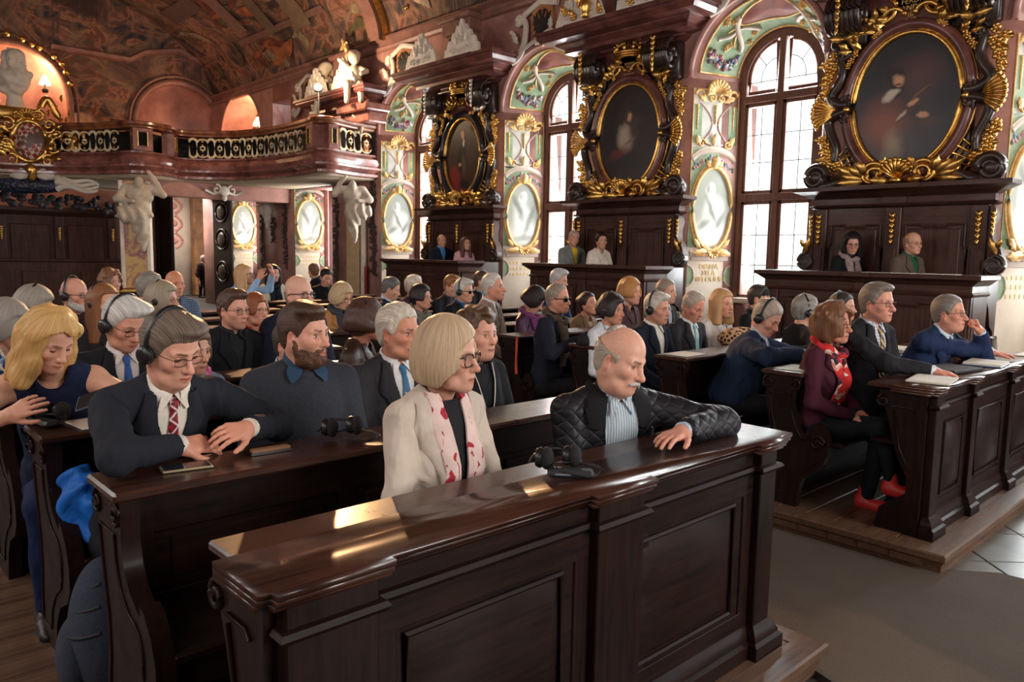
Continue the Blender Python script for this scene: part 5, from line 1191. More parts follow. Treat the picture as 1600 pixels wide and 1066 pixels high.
PEOPLE = []
def person(name_label, head, yaw=0, pitch=0, roll=0, body=None, lean=.10, side=0., zs=None, s=1., sex='m', skin=(205, 150, 125), face=None, hair=None, haircol=(90, 80, 72), hl=1.35,
           top=None, topkind='plain', topcol2=None, shirt=None, tie=None, tiekind='plain', tiecol2=None, collar=True, outfit='suit', legs=(22, 22, 26), shoes=(18, 16, 16),
           scarf=None, scarfkind='plain', scarfcol2=None, glasses=None, phones=None, beard=None, must=None, arms=('lap', 'lap'), hands=('rest', 'rest'), lod=2, group=None, bulk=1.,
           eyes=True, closed=.15, vdepth=.30, stand=False, cap=None, iris=(.12, .08, .05), seed=0, sleeve='long', scarfstyle=0, lanyard=0, crossed=False, hide_legs=False, kneex=.43, footx=None):
    """one seated (or standing) person; head = world position of the head centre; angles in degrees, yaw 0 faces +x"""
    face = dict(face or {}); hh = (.0041, .0070, .0092, .0125)[lod]; hc = (.0115, .017, .025, .03)[lod]
    by = math.radians(yaw * .55 if body is None else body); head = np.asarray(head, float)
    cb, sb = math.cos(by), math.sin(by); Rb = np.array([[cb, -sb, 0], [sb, cb, 0], [0, 0, 1]])
    hip_w = head - Rb @ np.array([lean, side, 0]); hipz = (head[2] - .735 * s) if zs is None else zs
    loc = Vector((hip_w[0], hip_w[1], 0)); hc_l = np.array([lean, side, head[2]])
    Rh = rotm(math.radians(yaw) - by, math.radians(pitch), math.radians(roll))
    NB = hc_l + np.array([-.040 - .03 * math.sin(math.radians(max(pitch, 0))), 0, -.142]) * s
    hip = np.array([0, 0, hipz]); u = NB - hip; TL = np.linalg.norm(u); u /= TL
    lat = np.array([0, 1, 0.]) - u[1] * u; lat /= np.linalg.norm(lat); fr = np.cross(lat, u); RT = np.stack([fr, lat, u], 1)   # columns
    fem = sex == 'f'; sw = (.150 if fem else .178) * s * (.94 + .06 * bulk); bk = bulk
    def toT(P): return ((P - NB.astype(f32)) @ RT.astype(f32)) / f32(s)
    zsc = f32(.53 / (TL / s))
    # --- arm joints (local)
    J = []
    for k, sg in enumerate((1, -1)):
        sh = NB + RT @ (np.array([-.012, sg * sw / s, -.070]) * s); a = arms[k]; tw = None
        if isinstance(a, str):
            if a == 'lap': tgt = np.array([.27, sg * .07, hipz + .13])
            elif a == 'down': tgt = sh + np.array([.06, sg * .05, -.52])
            elif a == 'desk': tgt = np.array([lean + .26, sg * .12, 1.02])
        else:
            tgt = Rb.T @ (np.asarray(a[:3], float) - np.array([loc[0], loc[1], 0])); tw = a[3] if len(a) > 3 else None
        hint = np.array([-.35, sg * .75, -.8]) if not (not isinstance(a, str) and len(a) > 4) else np.asarray(a[4], float)
        l1, l2 = .285 * s, .255 * s; e = ik(sh, tgt, l1, l2, hint)
        d = tgt - e; w = e + d / np.linalg.norm(d) * l2
        J.append((sh, e, w, tw))
    # --- body mesh: head, neck, bust, hands
    vs, fs, cs, n0 = [], [], [], 0
    base = np.asarray(srgb(skin), f32) * _v(1.03, 1.12, 1.16)
    iRh = Rh.T.astype(f32); hcf = hc_l.astype(f32)
    neck_r = .050 if fem else .058
    def body_fn(P):
        q = ((P - hcf) @ Rh.astype(f32)) / f32(s); d = head_sdf(q, face, lod < 3) * f32(s)
        nt = (hc_l + Rh @ (np.array([-.028, 0, -.055]) * s)); d = smin(d, rc(P, nt, NB + np.array([.0, 0, .02]), (neck_r - .004 + face.get('fat', 0)) * s, neck_r * s), .028)
        t = toT(P); d = smin(d, el(t, (-.012, 0, -.085), (.072, .115 if fem else .14, .055)) * f32(s), .05)
        return d
    lo = np.minimum(hc_l - .150 * s, NB + [-.12, -.17, -.15]); hi = hc_l + np.array([.150, .15, .145]) * s; lo[1] = hc_l[1] - .15 * s
    lo[2] = NB[2] - .12 * s
    V, Q = nets(body_fn, lo, hi, hh * s)
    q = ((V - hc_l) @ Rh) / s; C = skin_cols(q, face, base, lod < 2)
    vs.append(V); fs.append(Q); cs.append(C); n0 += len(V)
    ev, ef, ec, lv, lf, lc = eyes_mesh(None, iris, closed)
    if eyes and lod < 3:
        V = (lv * s) @ Rh.T + hc_l; vs.append(V); cs.append(base * _v(.85, .72, .68) * np.where(lc < .6, .12, lc)[:, None])
        for f in lf: fs.append(f + n0)
        n0 += len(V)
    for k, sg in enumerate((1, -1)):
        sh, e, w, tw = J[k]; hv, hq = hand_mesh(hands[k], (.0042, .0075, .0095, .013)[lod] if not isinstance(arms[k], str) or lod > 0 else .006); hv = hv.copy()
        if sg < 0: hv[:, 1] *= -1; hq = hq[:, ::-1]
        ex = (w - e) / np.linalg.norm(w - e); droop = 0
        if tw is not None and not np.isscalar(tw):   # explicit finger direction / palm normal (world)
            fa_ = ex; ex = Rb.T @ np.asarray(tw[0], float); ex = ex / np.linalg.norm(ex) * .6 + fa_ * .4; ex /= np.linalg.norm(ex); ez = Rb.T @ np.asarray(tw[1], float)
        else: ez = np.array([0, 0, 1.]); 
        ez = ez - (ez @ ex) * ex; ez /= np.linalg.norm(ez); ey = np.cross(ez, ex); Mh = np.stack([ex, ey, ez], 1)
        hs_ = s * (.92 if fem else 1.02)
        hvv = (hv * hs_) @ Mh.T + w
        vs.append(hvv); fs.append(hq + n0); n0 += len(hvv); cs.append(np.tile(base * _v(.98, .88, .85), (len(hvv), 1)))
    if True:
        ar = 1. if sleeve == 'none' else .72
        def arm_fn(P):
            d = None
            for sh, e, w, _ in J:
                a = smin(rc(P, sh, e, .050 * s * ar, .040 * s * ar), rc(P, e, w, .040 * s * ar, .026 * s), .02); a = smin(a, el(P, sh, (.055 * s * ar,) * 3), .03); d = a if d is None else np.minimum(d, a)
            return smin(d, rc(P, J[0][0], J[1][0], .045 * s, .045 * s), .03)
        pts = np.array([x for j in J for x in j[:3]]); V, Q = nets(arm_fn, pts.min(0) - .08, pts.max(0) + .08, (.008 if sleeve == 'none' else (.02, .022, .026, .03)[lod]) * s)
        vs.append(V); fs.append(Q + n0); n0 += len(V); cs.append(np.tile(base, (len(V), 1)))
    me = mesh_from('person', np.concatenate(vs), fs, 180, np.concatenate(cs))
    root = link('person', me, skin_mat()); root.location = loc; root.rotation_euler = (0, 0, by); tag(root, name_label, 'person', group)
    part = lambda nm, me, mt: link(nm, me, mt, root)
    # --- eyes
    if eyes:
        for k in (0, 1): part('eye', mesh_from('eye', (ev[k] * s) @ Rh.T + hc_l, [ef[k]], 180, ec[k]), col_mat('eye', .12))
    H4 = np.eye(4); H4[:3, :3] = Rh * s; H4[:3, 3] = hc_l
    # --- hair
    if hair:
        kind, hp = hair; fn = hair_fn(kind, hp); L = hp.get('len', .1)
        zlo = -max(L + .05, .13) if kind in ('bob', 'long') else -.12
        V, Q = nets(fn, (-.19, -.16, zlo), (.13, .16, .18), (.0046, .0072, .0098, .0125)[lod])
        part('hair', mesh_from('hair', (V * s) @ Rh.T + hc_l, [Q], 180, None, {'flow': hair_flow(V, kind, hp)}), hair_mat(srgb(haircol), hl))
    if beard:
        bcol, bl, zt = beard
        def bfn(q):
            x, y, z = q[:, 0], np.abs(q[:, 1]), q[:, 2]; s_ = np.stack([x, y, z], 1)
            th = (.0012 + (bl - .0012) * np.clip((-.050 - z) / .06, 0, 1)).astype(f32)
            d = head_sdf(q, dict(face, nose=.5), False) - th + (.0018 * vnoise(q, 300., 5) + .0012 * vnoise(q, 120., 8)).astype(f32)
            lim = np.interp(x, [-.01, .012, .035, .062, .075, .10], [-.01, -.022, -.052, -.060, zt - .008, zt]).astype(f32)
            d = smax(d, (z - lim) * .8, .006); d = smax(d, -.150 - z, .01); d = smax(d, (-.004 - x) * .8, .006)
            d = smax(d, -el(s_, (.098, 0, -.0725), (.03, .020, .0085)), .003); d = smax(d, z + .046 - .5 * np.maximum(y - .018, 0), .004)
            return d
        V, Q = nets(bfn, (-.03, -.09, -.15), (.125, .09, -.02), (.0034, .0045, .006, .008)[lod])
        part('beard', mesh_from('beard', (V * s) @ Rh.T + hc_l, [Q], 180, None, {'flow': np.stack([V[:, 1] * 60, V[:, 2] * 10, V[:, 0] * 60], 1)}), hair_mat(srgb(bcol), 1.3, 'beard', .6))
    if must:
        def mfn(q):
            y = np.abs(q[:, 1]); s_ = np.stack([q[:, 0], y, q[:, 2]], 1)
            return smin(rc(s_, (.098, .004, -.0585), (.085, .027, -.067), .0095, .0065), rc(s_, (.083, .026, -.066), (.076, .031, -.076), .005, .003), .004) + (.0012 * vnoise(q, 300., 2)).astype(f32)
        V, Q = nets(mfn, (.06, -.045, -.09), (.115, .045, -.04), .003)
        part('moustache', mesh_from('moustache', (V * s) @ Rh.T + hc_l, [Q], 180, None, {'flow': np.stack([V[:, 1] * 60, V[:, 2] * 10, V[:, 0] * 10], 1)}), hair_mat(srgb(must), 1.3, 'beard', .6))
    # --- torso clothing
    def tors(P):
        t = toT(P); tz = t.copy(); tz[:, 2] = t[:, 2] * zsc
        d = el(tz, (-.01, 0, -.165), (.118 * bk, (.152 if fem else .172) * bk, .175))
        if fem: d = smin(d, el(np.stack([tz[:, 0], np.abs(tz[:, 1]), tz[:, 2]], 1), (.075, .07, -.20), (.06, .065, .065)), .05)
        d = smin(d, el(tz, (.008 + .03 * (bk - 1), 0, -.34), (.115 * bk + .02 * (bk - 1), (.138 if fem else .158) * bk, .16)), .09)
        d = smin(d, el(tz, (-.005, 0, -.47), (.13 * bk, .172 * bk, .12)), .08)
        sy = np.stack([t[:, 0], np.abs(t[:, 1]), t[:, 2]], 1); w_ = sw / s
        d = smin(d, rc(sy, (-.022, .035, -.005), (-.014, w_ - .012, -.062), .050, .054), .05)
        return (d * f32(s)).astype(f32)
    amp = (.0045 if outfit in ('suit', 'coat', 'quilt') else .003)
    def top_fn(P):
        d = tors(P)
        if sleeve != 'none':
            for sh, e, w, _ in J:
                r0 = (.050 if fem else .058) * s * bk ** .5; a = rc(P, sh, e, r0 * 1.08, r0 * .92); 
                fa = rc(P, e, w, r0 * .93, r0 * .74); ax = ((w - e) / np.linalg.norm(w - e)).astype(f32); fa = smax(fa, (P - (w - ax * .012).astype(f32)) @ ax, .004)
                a = smin(a, fa, .03); d = smin(d, a, .025)
        else:
            for sh, e, w, _ in J: d = smax(d, -el(P, sh + np.array([0, np.sign(sh[1] - NB[1]) * .045, 0]), (.06, .05, .09)), .02)
        n = vnoise(P * _v(1, 1, .55), 30., seed + 1) * amp
        if lod < 2: n = n + vnoise(P, 85., seed + 9) * amp * .35 - (1 - np.abs(vnoise(P * _v(1, 1, .6), 34., seed + 12))) ** 3 * amp * 1.5
        t = toT(P)
        if shirt is not None or scarf is not None: n = n * (1 - np.clip((.15 - np.abs(t[:, 1])) / .05, 0, 1) * (t[:, 0] > .0) * (t[:, 2] > -.42))
        d = d + n.astype(f32)
        nk = rc(t, (.0, 0, -.02), (.02, 0, .12), .058, .07) * f32(s)   # neck opening
        return smax(d, -nk, .01)
    pts = np.array([x for j in J for x in j[:3]] + [NB, hip]); lo = pts.min(0) - .13 * s * bk; hi = pts.max(0) + .13 * s * bk; lo[0] = min(lo[0], -.2); lo[2] = hipz - .10
    lo[1] = min(lo[1], -.24 * bk); hi[1] = max(hi[1], .24 * bk)
    V, Q = nets(top_fn, lo, hi, hc * s)
    tn = {'suit': 'jacket', 'coat': 'coat', 'quilt': 'quilted_jacket', 'sweater': 'sweater', 'dress': 'dress', 'blouse': 'blouse', 'cardigan': 'cardigan'}[outfit]
    tm = cloth(tn, srgb(top), topkind, None if topcol2 is None else srgb(topcol2))
    part(tn, mesh_from(tn, V, [Q], 180), tm)
    # --- layers projected on the chest
    def front(yz, off):
        """yz (n,2) in torso frame units -> local points on the front of the torso + off"""
        yz = np.asarray(yz, float); x = np.full(len(yz), .30)
        for _ in range(26):
            P = (np.stack([x, yz[:, 0], yz[:, 1]], 1) * s) @ RT.T + NB; x = np.maximum(x - .75 * tors(P.astype(f32)).astype(float) / s, -.06)
        x = x + off
        return (np.stack([x, yz[:, 0], yz[:, 1]], 1) * s) @ RT.T + NB
    def strip(cl, wd, off, nm, mt, nw=5, thick=.004, edge=0.):
        """ribbon: centreline cl (m,2) (y,z), widths wd"""
        cl = np.asarray(cl, float); k = np.linspace(0, 1, 14 if lod < 2 else 8); ii = np.linspace(0, len(cl) - 1, len(k))
        c = np.stack([np.interp(ii, range(len(cl)), cl[:, a]) for a in (0, 1)], 1); w = np.interp(ii, range(len(wd)), wd); o = np.interp(ii, range(len(np.atleast_1d(off))), np.atleast_1d(off))
        T = np.gradient(c, axis=0); T /= np.linalg.norm(T, axis=1, keepdims=True) + 1e-9; N = np.stack([-T[:, 1], T[:, 0]], 1)
        uu = np.linspace(-1, 1, nw); g = c[:, None] + N[:, None] * (uu[None, :, None] * w[:, None, None] * .5)
        P = front(g.reshape(-1, 2), 0.).reshape(len(c), nw, 3); nx = RT[:, 0]
        crown = (1 - uu ** 2) * edge
        A = P + (o[:, None, None] + crown[None, :, None]) * s * nx; B = P + (o[:, None, None] - thick) * s * nx
        m = MB(); ring = np.concatenate([A, B[:, ::-1]], 1); m.grid(ring, False, True)
        return part(nm, mesh_from(nm, np.concatenate(m.V), m.F, 60), mt)
    def neckband(r0, r1, z0, z1, gap, tilt, nm, mt, th=.006):
        a = np.linspace(gap, 2 * PI - gap, 26); rows = []
        for rr, zz in ((r0, z0), ((r0 + r1) / 2 + .001, (z0 + z1) / 2), (r1, z1), (r1 + th, z1 - .003), ((r0 + r1) / 2 + th + .003, (z0 + z1) / 2), (r0 + th + .004, z0)):
            rows.append(np.stack([rr * np.cos(a) * 1.02 - .002, rr * np.sin(a) * (1.06), zz + tilt * np.cos(a)], 1))
        m = MB(); G = np.stack(rows, 1); m.grid(G, False, True)
        return part(nm, mesh_from(nm, (np.concatenate(m.V) * s) @ RT.T + NB, m.F, 60), mt)
    ksh = lambda c, k='plain', c2=None, nm='shirt': cloth(nm, srgb(c), k, None if c2 is None else srgb(c2), .7)
    if shirt is not None and outfit in ('suit', 'coat', 'quilt'):
        sk = shirt[3] if len(shirt) > 3 else 'plain'; sm = cloth('shirt', srgb(shirt[:3]), sk, srgb(tuple(c * .72 for c in shirt[:3])), .7); wv = .062 if outfit == 'suit' else .085
        strip([(0, -.005), (0, -vdepth * .45), (0, -vdepth)], [wv * 2, wv * 1.35, .012 if outfit == 'suit' else wv * 1.1], .006, 'shirt', sm, 9)
        if collar:
            neckband(.064, .060, -.012, .044, .30, -.022, 'shirt_collar', sm)
            for sg in (1, -1): strip([(sg * .020, .020), (sg * .048, -.036)], [.038, .010], .020, 'collar_point', sm, 4)
    if tie is not None:
        tk = cloth('tie', srgb(tie), tiekind, None if tiecol2 is None else srgb(tiecol2), .45)
        strip([(0, -.004), (0, -.036)], [.030, .022], .022, 'tie_knot', tk, 5, .012, .006)
        strip([(0, -.034), (0, -vdepth * .55), (0, -vdepth * 1.05)], [.022, .050, .062], .014, 'tie', tk, 6, .004, .004)
    if outfit in ('suit', 'coat', 'quilt') and shirt is not None:
        lw = .062 if outfit == 'suit' else .075
        for sg in (1, -1):
            if outfit == 'quilt':
                cm = cloth('cord_collar', srgb((16, 16, 20)), 'knit'); strip([(sg * .075, .03), (sg * .105, -.03), (sg * .10, -.085)], [.05, .075, .05], .02, 'collar', cm, 5, .014, .004)
            else:
                lx = .034 if scarfstyle else 0.; strip([(sg * (.070 + lx), .012), (sg * (.082 + lx), -.075), (sg * (.084 + lx), -.10), (sg * (.066 + lx), -.13), (sg * (.012 + lx), -vdepth - .01)], [.030, lw, lw * 1.25, lw * .95, .010], .018, 'lapel', tm, 5, .009, .004)
        neckband(.076, .068, -.035, .022 if outfit != 'quilt' else .035, .95, -.012, 'jacket_collar' if outfit != 'quilt' else 'collar', tm if outfit != 'quilt' else cm, .008)
        for k in range(2): 
            m = MB(); c = front([(.004, -vdepth - .035 - .075 * k)], .008)[0]; m.ell(c, (.007,) * 3, 8); m.build('button', M('button', (.02, .018, .016), .35), root, smooth=180)
        if lod < 2:
            for (sh, e, w, _) in J:
                ax = (w - e) / np.linalg.norm(w - e); r = .040 * s; m = MB(); m.tube([w - ax * .03, w + ax * .012, w + ax * .014, w + ax * .008], [r * .86, r * .9, r * .82, r * .80], 16, cap=False)
                m.build('shirt_cuff', cloth('shirt', srgb(shirt[:3]), 'plain', None, .7), root, smooth=50)
    if outfit == 'sweater':
        neckband(.070, .062, -.022, .016, 0.0, -.02, 'neckline', tm, .010)
        if shirt is not None:
            sm = ksh(shirt[:3]); neckband(.066, .064, -.004, .058, .30, -.028, 'shirt_collar', sm, .005)
            for sg in (1, -1): strip([(sg * .030, .030), (sg * .062, -.010), (sg * .070, -.040)], [.050, .050, .014], .024, 'collar_point', sm, 5)
    if outfit in ('blouse', 'cardigan', 'dress') and shirt is not None:
        sm = ksh(shirt[:3], 'plain', None, 'blouse_front'); strip([(0, -.04), (0, -.14), (0, -.26)], [.11, .09, .05], .006, 'blouse_front', sm, 7)
    if outfit in ('blouse', 'cardigan') and collar:
        for sg in (1, -1): strip([(sg * .062, .018), (sg * .064, -.05), (sg * .03, -.15)], [.035, .05, .012], .014, 'lapel', tm, 5, .006, .003)
        neckband(.070, .066, -.02, .020, .9, -.012, 'collar', tm, .007)
    if scarf is not None and scarfstyle:
        sm = cloth('scarf', srgb(scarf), scarfkind, None if scarfcol2 is None else srgb(scarfcol2), .8); neckband(.070, .064, -.03, .026, .55, -.02, 'scarf', sm, .008)
        for sg in (1, -1): strip([(sg * .062, .022), (sg * .066, -.06), (sg * .052, -.18), (sg * .046, -.34), (sg * .052, -.46)], [.040, .060, .066, .070, .074], [.012, .018, .024, .022, .020], 'scarf_end', sm, 7, .008, .006)
    elif scarf is not None:
        sm = cloth('scarf', srgb(scarf), scarfkind, None if scarfcol2 is None else srgb(scarfcol2), .8)
        m = MB(); a = np.linspace(0, 2 * PI, 28, endpoint=False); rr = .088 + .010 * np.sin(3 * a + 1)
        G = np.stack([rr * np.cos(a) + .012, rr * 1.05 * np.sin(a), .002 - .042 * np.cos(a) + .006 * np.sin(5 * a)], 1); m.tube(G, .030 + .006 * np.sin(4 * a), 10, True)
        part('scarf', mesh_from('scarf', (np.concatenate(m.V) * s) @ RT.T + NB, m.F, 180), sm)
        for sg, ln in ((1, .34), (-1, .40)): strip([(sg * .055, -.03), (sg * .050, -.15), (sg * .042, -ln)], [.075, .085, .09], .030, 'scarf_end', sm, 7, .012, .010)
    if lanyard:
        q = MB(); t_ = np.linspace(0, 1, 16)
        for sg in (1, -1): q.tube(front(np.stack([sg * .07 * (1 - t_) ** .7, .0 - .27 * t_], 1), .022), .0028, 5)
        ln_ = q.build('lanyard', M('lanyard_white', srgb(222, 216, 204), .5), root, smooth=180); MB().ell(front([(0, -.285)], .022)[0], (.008, .008, .014), 8).build('pendant', M('red_rubber', srgb(190, 24, 34), .5), ln_, smooth=180)
    if outfit == 'dress':
        for k in range(9):
            q = MB(); c_ = np.array([-.10 + .055 * (k % 3), -.14 - .075 * (k // 3)]); t_ = np.linspace(0, 1, 22); r_ = .028 * (1 - .85 * t_); pts_ = front(c_ + np.stack([r_ * np.cos(t_ * 12 + k), r_ * np.sin(t_ * 12 + k)], 1), .006); q.tube(pts_, .006, 6); q.build('rosette', tm, root, smooth=180)
    # --- legs
    if not hide_legs:
        lm = cloth('trousers', srgb(legs)); fx = kneex - .03 if footx is None else footx; ank = []
        def leg_fn(P):
            d = None
            for sg in (1, -1):
                if stand: h0 = hip + [0, sg * .09 * s, 0]; k0 = np.array([.02, sg * .10, hipz * .54]); a0 = np.array([0, sg * .1, .17])
                else: h0 = hip + [.02, sg * .085 * s, .0]; k0 = np.array([kneex, sg * .10, hipz + .035]); a0 = np.array([fx, sg * .10, .20])
                if crossed and sg < 0: k0 = np.array([kneex + .02, -.01, hipz + .085]); a0 = np.array([kneex + .10, .04, .36])
                a = smin(rc(P, h0, k0, .086 * s, .062 * s), rc(P, k0, a0, .060 * s, .045 * s), .03); d = a if d is None else smin(d, a, .03)
            d = smin(d, el(P, hip, (.13 * s, .17 * s * bk, .10)), .05)
            return (d + vnoise(P, 40., seed + 4) * .004).astype(f32)
        hl_ = .016 if lod == 0 else .03
        V, Q = nets(leg_fn, (-.2, -.26, .14), ((.2 if stand else kneex + .12), .26, hipz + .13), hl_)
        part('trousers', mesh_from('trousers', V, [Q], 180), lm)
        for sg in (1, -1):
            a0 = np.array([0 if stand else fx, sg * .10, .12]); fz = .105
            if crossed and sg < 0: a0 = np.array([kneex + .12, .04, .26]); fz = .245
            def sh_fn(P, a0=a0, fz=fz): return smax(smin(rc(P, a0 + [-.03, 0, .04], a0 + [-.02, 0, .10], .042, .038), smin(rc(P, a0 + [-.03, 0, .025], a0 + [.10, 0, .018], .042, .040), rc(P, a0 + [.1, 0, .018], a0 + [.17, 0, .008], .040, .030), .02), .03), (fz - P[:, 2]), .006)
            V, Q = nets(sh_fn, a0 + [-.10, -.07, -.03], a0 + [.24, .07, .16], (.011 if lod == 0 else .024))
            part('shoe', mesh_from('shoe', V, [Q], 180), M('shoe%s' % (shoes,), srgb(shoes), .45))
    # --- glasses
    if glasses is not None:
        gc, gw, gh, gr = glasses[:4]; m = MB(); a = np.arange(28) / 28 * 2 * PI
        gm = M('spectacle_frame%s' % (gc,), srgb(gc), .25, .0 if max(gc) < 90 else .8)
        for sg in (1, -1):
            cx = np.sign(np.cos(a)) * np.abs(np.cos(a)) ** .7 * gw / 2; cz = np.sign(np.sin(a)) * np.abs(np.sin(a)) ** .7 * gh / 2
            ring = np.stack([.0935 - .25 * np.abs(cx + .006) ** 1. * (np.sign(cx * 1) > 0) * .6, sg * (.032 + cx), -.004 + cz], 1); m.tube(ring, gr, 6, True)
            m.tube([(.086, sg * (.032 + gw / 2), .004), (.05, sg * .0745, .006), (.0, sg * .0785, .004), (-.022, sg * .080, -.010)], gr * .9, 6)
        m.tube([(.095, .032 - gw / 2, .002), (.0985, 0, .004), (.095, -.032 + gw / 2, .002)], gr * .9, 6)
        g = m.build('spectacles', gm, root, H4, 180)
        if lod < 2 or len(glasses) > 4:
            lm_ = lens_mat(glasses[4] if len(glasses) > 4 else None)
            for sg in (1, -1):
                m = MB(); cx = np.sign(np.cos(a)) * np.abs(np.cos(a)) ** .7 * gw / 2; cz = np.sign(np.sin(a)) * np.abs(np.sin(a)) ** .7 * gh / 2
                V = np.concatenate([np.stack([.0935 - .15 * np.maximum(cx + .006, 0), sg * (.032 + cx), -.004 + cz], 1), np.stack([.0920 - .15 * np.maximum(cx + .006, 0), sg * (.032 + cx), -.004 + cz], 1)])
                i = np.arange(28); j = (i + 1) % 28; m.add(V, [tuple(i), tuple(i[::-1] + 28)]); m.F.append(np.stack([i, i + 28, j + 28, j], 1)); m.build('lens', lm_, g, H4, 30)
    if cap is not None:
        def cfn(q):
            if cap[1] == 'back': return smax(el(q, (-.014, 0, .036), (.101, .080, .096)), el(q, (-.095, 0, .105), (.062, .066, .062)), .004)
            return smax(el(q, (-.014, 0, .036), (.104, .083, .099)), .045 * cap[1] - q[:, 2] - .9 * q[:, 0] * cap[2], .004)
        V, Q = nets(cfn, (-.14, -.11, -.06), (.12, .11, .15), .0045)
        part('cap', mesh_from('cap', (V * s) @ Rh.T + hc_l, [Q], 180), cap[0])
    # --- headphones: a thing of their own, worn on the head
    if phones:
        bm = M('headphone_plastic', (.010, .010, .012), .35)
        a = np.linspace(-.12, PI + .12, 30); tl = -.16 if not (hair and hair[0] == 'bob') else -.1
        y = .093 * np.cos(a); z = .010 + .131 * np.sin(a); hv = (.008 if hair and hair[1].get('t', 0) > .012 else 0.)
        m = MB(); m.tube(np.stack([-.012 + tl * (z - .0), y * (1 + hv), z * (1 + hv)], 1), .0055, 8, flat=((1, 0, 0), 1.8)); hr = m.build('headphones', bm, root, H4, 180)
        for sg in (1, -1):
            R = np.array([[1, 0, 0], [0, 0, sg], [0, -1 * sg, 0]]).T if False else np.stack([[1, 0, 0], [0, 0, 1], [0, sg, 0]], 1)
            Mx = H4 @ mat4((-.012, sg * .088, -.014), (1, 0, 0), (0, 0, 1), (0, sg, 0))
            m = MB(); m.lathe([(0, .022), (.018, .022), (.027, .019), (.033, .012), (.033, .003), (.026, 0), (0, 0)], n=22); m.build('ear_cup', bm, hr, Mx, 40)
            m = MB(); aa = np.arange(22) / 22 * 2 * PI; m.tube(np.stack([.025 * np.cos(aa), .025 * np.sin(aa), np.full(22, -.002)], 1), .0085, 8, True); m.build('ear_cushion', M('ear_cushion', (.014, .014, .015), .8), hr, Mx, 180)
    return root

def lens_mat(tint=None):
    key = 'lens%s' % (tint,)
    if key in _MC: return _MC[key]
    t = NT('lens'); tr = t.n('ShaderNodeBsdfTransparent'); gl = t.n('ShaderNodeBsdfGlossy', i_Roughness=.03); mx = t.n('ShaderNodeMixShader'); lw = t.n('ShaderNodeLayerWeight', i_Blend=.5); fr_ = t.math('MULTIPLY_ADD', t.math('POWER', lw.outputs['Facing'], 4.), .4, .03)
    tr.inputs[0].default_value = (*(tint or (.95, .95, .95)), 1); t.l(fr_, mx.inputs[0]); t.l(tr.outputs[0], mx.inputs[1]); t.l(gl.outputs[0], mx.inputs[2]); t.l(mx.outputs[0], t.out.inputs[0])
    _MC[key] = t.m; return t.m
# ---------------------------------------------------------------- sculpture and fittings of the gallery (needs the modelling kit above)
def sculpt(name, fn, lo, hi, h, loc, rz, mt, label, cat, sc_=1., group=None, parent=None):
    V, Q = nets(fn, lo, hi, h); o = link(name, mesh_from(name, V * sc_, [Q], 180), mt, parent); o.location = loc; o.rotation_euler = (0, 0, rz)
    if label: tag(o, label, cat, group)
    return o
sculpt('atlas_statue', statue_sdf(1, 1), (-.3, -.5, -1.0), (.35, .5, .5), .02, (-13.12, 4.14, 2.52), -.45, m_statue, 'stone atlas statue with one arm raised, left of the open doorway', 'statue', .98)
sculpt('atlas_statue', statue_sdf(-1, 3), (-.3, -.5, -1.0), (.35, .5, .5), .02, (-10.62, 6.50, 2.56), -.5, m_statue, 'stone draped statue under the gallery end beside the window wall', 'statue', .80)
sculpt('capital_bust', statue_sdf(1, 7), (-.3, -.5, -1.0), (.35, .5, .5), .024, (-14.35, 6.86, 2.66), -1.2, m_white, 'pale stucco figure crowning the pier between two medallions', 'statue', .62)
# pillar under the first statue
pl = empty('marble_pillar', 'painted marble pillar under the atlas statue, pink and ochre front', 'pillar', None, (-13.3, 4.12, 0), -.42)
mv = NT('veined_marble'); nn = mv.noise(mv.coord('Object', (1, 1, .7)), 2.2, 5, .6, 1.5); mv.set(Base_Color=mv.ramp(nn, [(.34, srgb(196, 148, 136)), (.45, srgb(150, 88, 92)), (.52, srgb(206, 172, 112)), (.62, srgb(190, 150, 96)), (.7, srgb(168, 104, 104))]), Roughness=.35)
MB().box(-.16, .16, -.17, .17, 1.05, 2.75, .01).build('shaft', mv.m, pl)
for s in (-1, 1): MB().box(-.165, .175, s * .19 - .03, s * .19 + .03, 1.05, 2.75, .01).build('pale_edge', m_white, pl)
MB().box(-.24, .26, -.28, .28, ZF, .98, .01).build('dado', w_z, pl); MB().box(-.27, .29, -.30, .30, .98, 1.05, .015).build('gilt_base', m_gold, pl)
# pink beam under the gallery and its stucco knot
bm_ = MB().box(-13.95, -13.65, 4.35, 7.0, 2.58, 2.84, .01).build('trim_31', m_pink); kind(bm_)
q = MB()
for s in (-1, 1): q.tube(spiral((-13.62, 0, 0), .08, 1.2, PI / 2, s)[:, [1, 0, 2]] * [1, 1, 1] * 0 + np.stack([np.full(40, -13.63), 5.72 + s * .14 + spiral((0, 0, 0), .09, 1.2, PI / 2, s)[:, 0], 2.74 + spiral((0, 0, 0), .09, 1.2, PI / 2, s)[:, 2]], 1), .02, 6); q.tube([(-13.63, 5.72 + s * .06, 2.70), (-13.63, 5.72 + s * .2, 2.66), (-13.63, 5.72 + s * .34, 2.72)], .022, 6)
q.ell((-13.63, 5.72, 2.72), (.03, .10, .09), 10); q.ell((-13.63, 5.72, 2.60), (.025, .05, .06), 8)
tag(q.build('stucco_knot', m_white, smooth=180), 'pale stucco scroll ornament on the pink beam above the doorway', 'ornament')
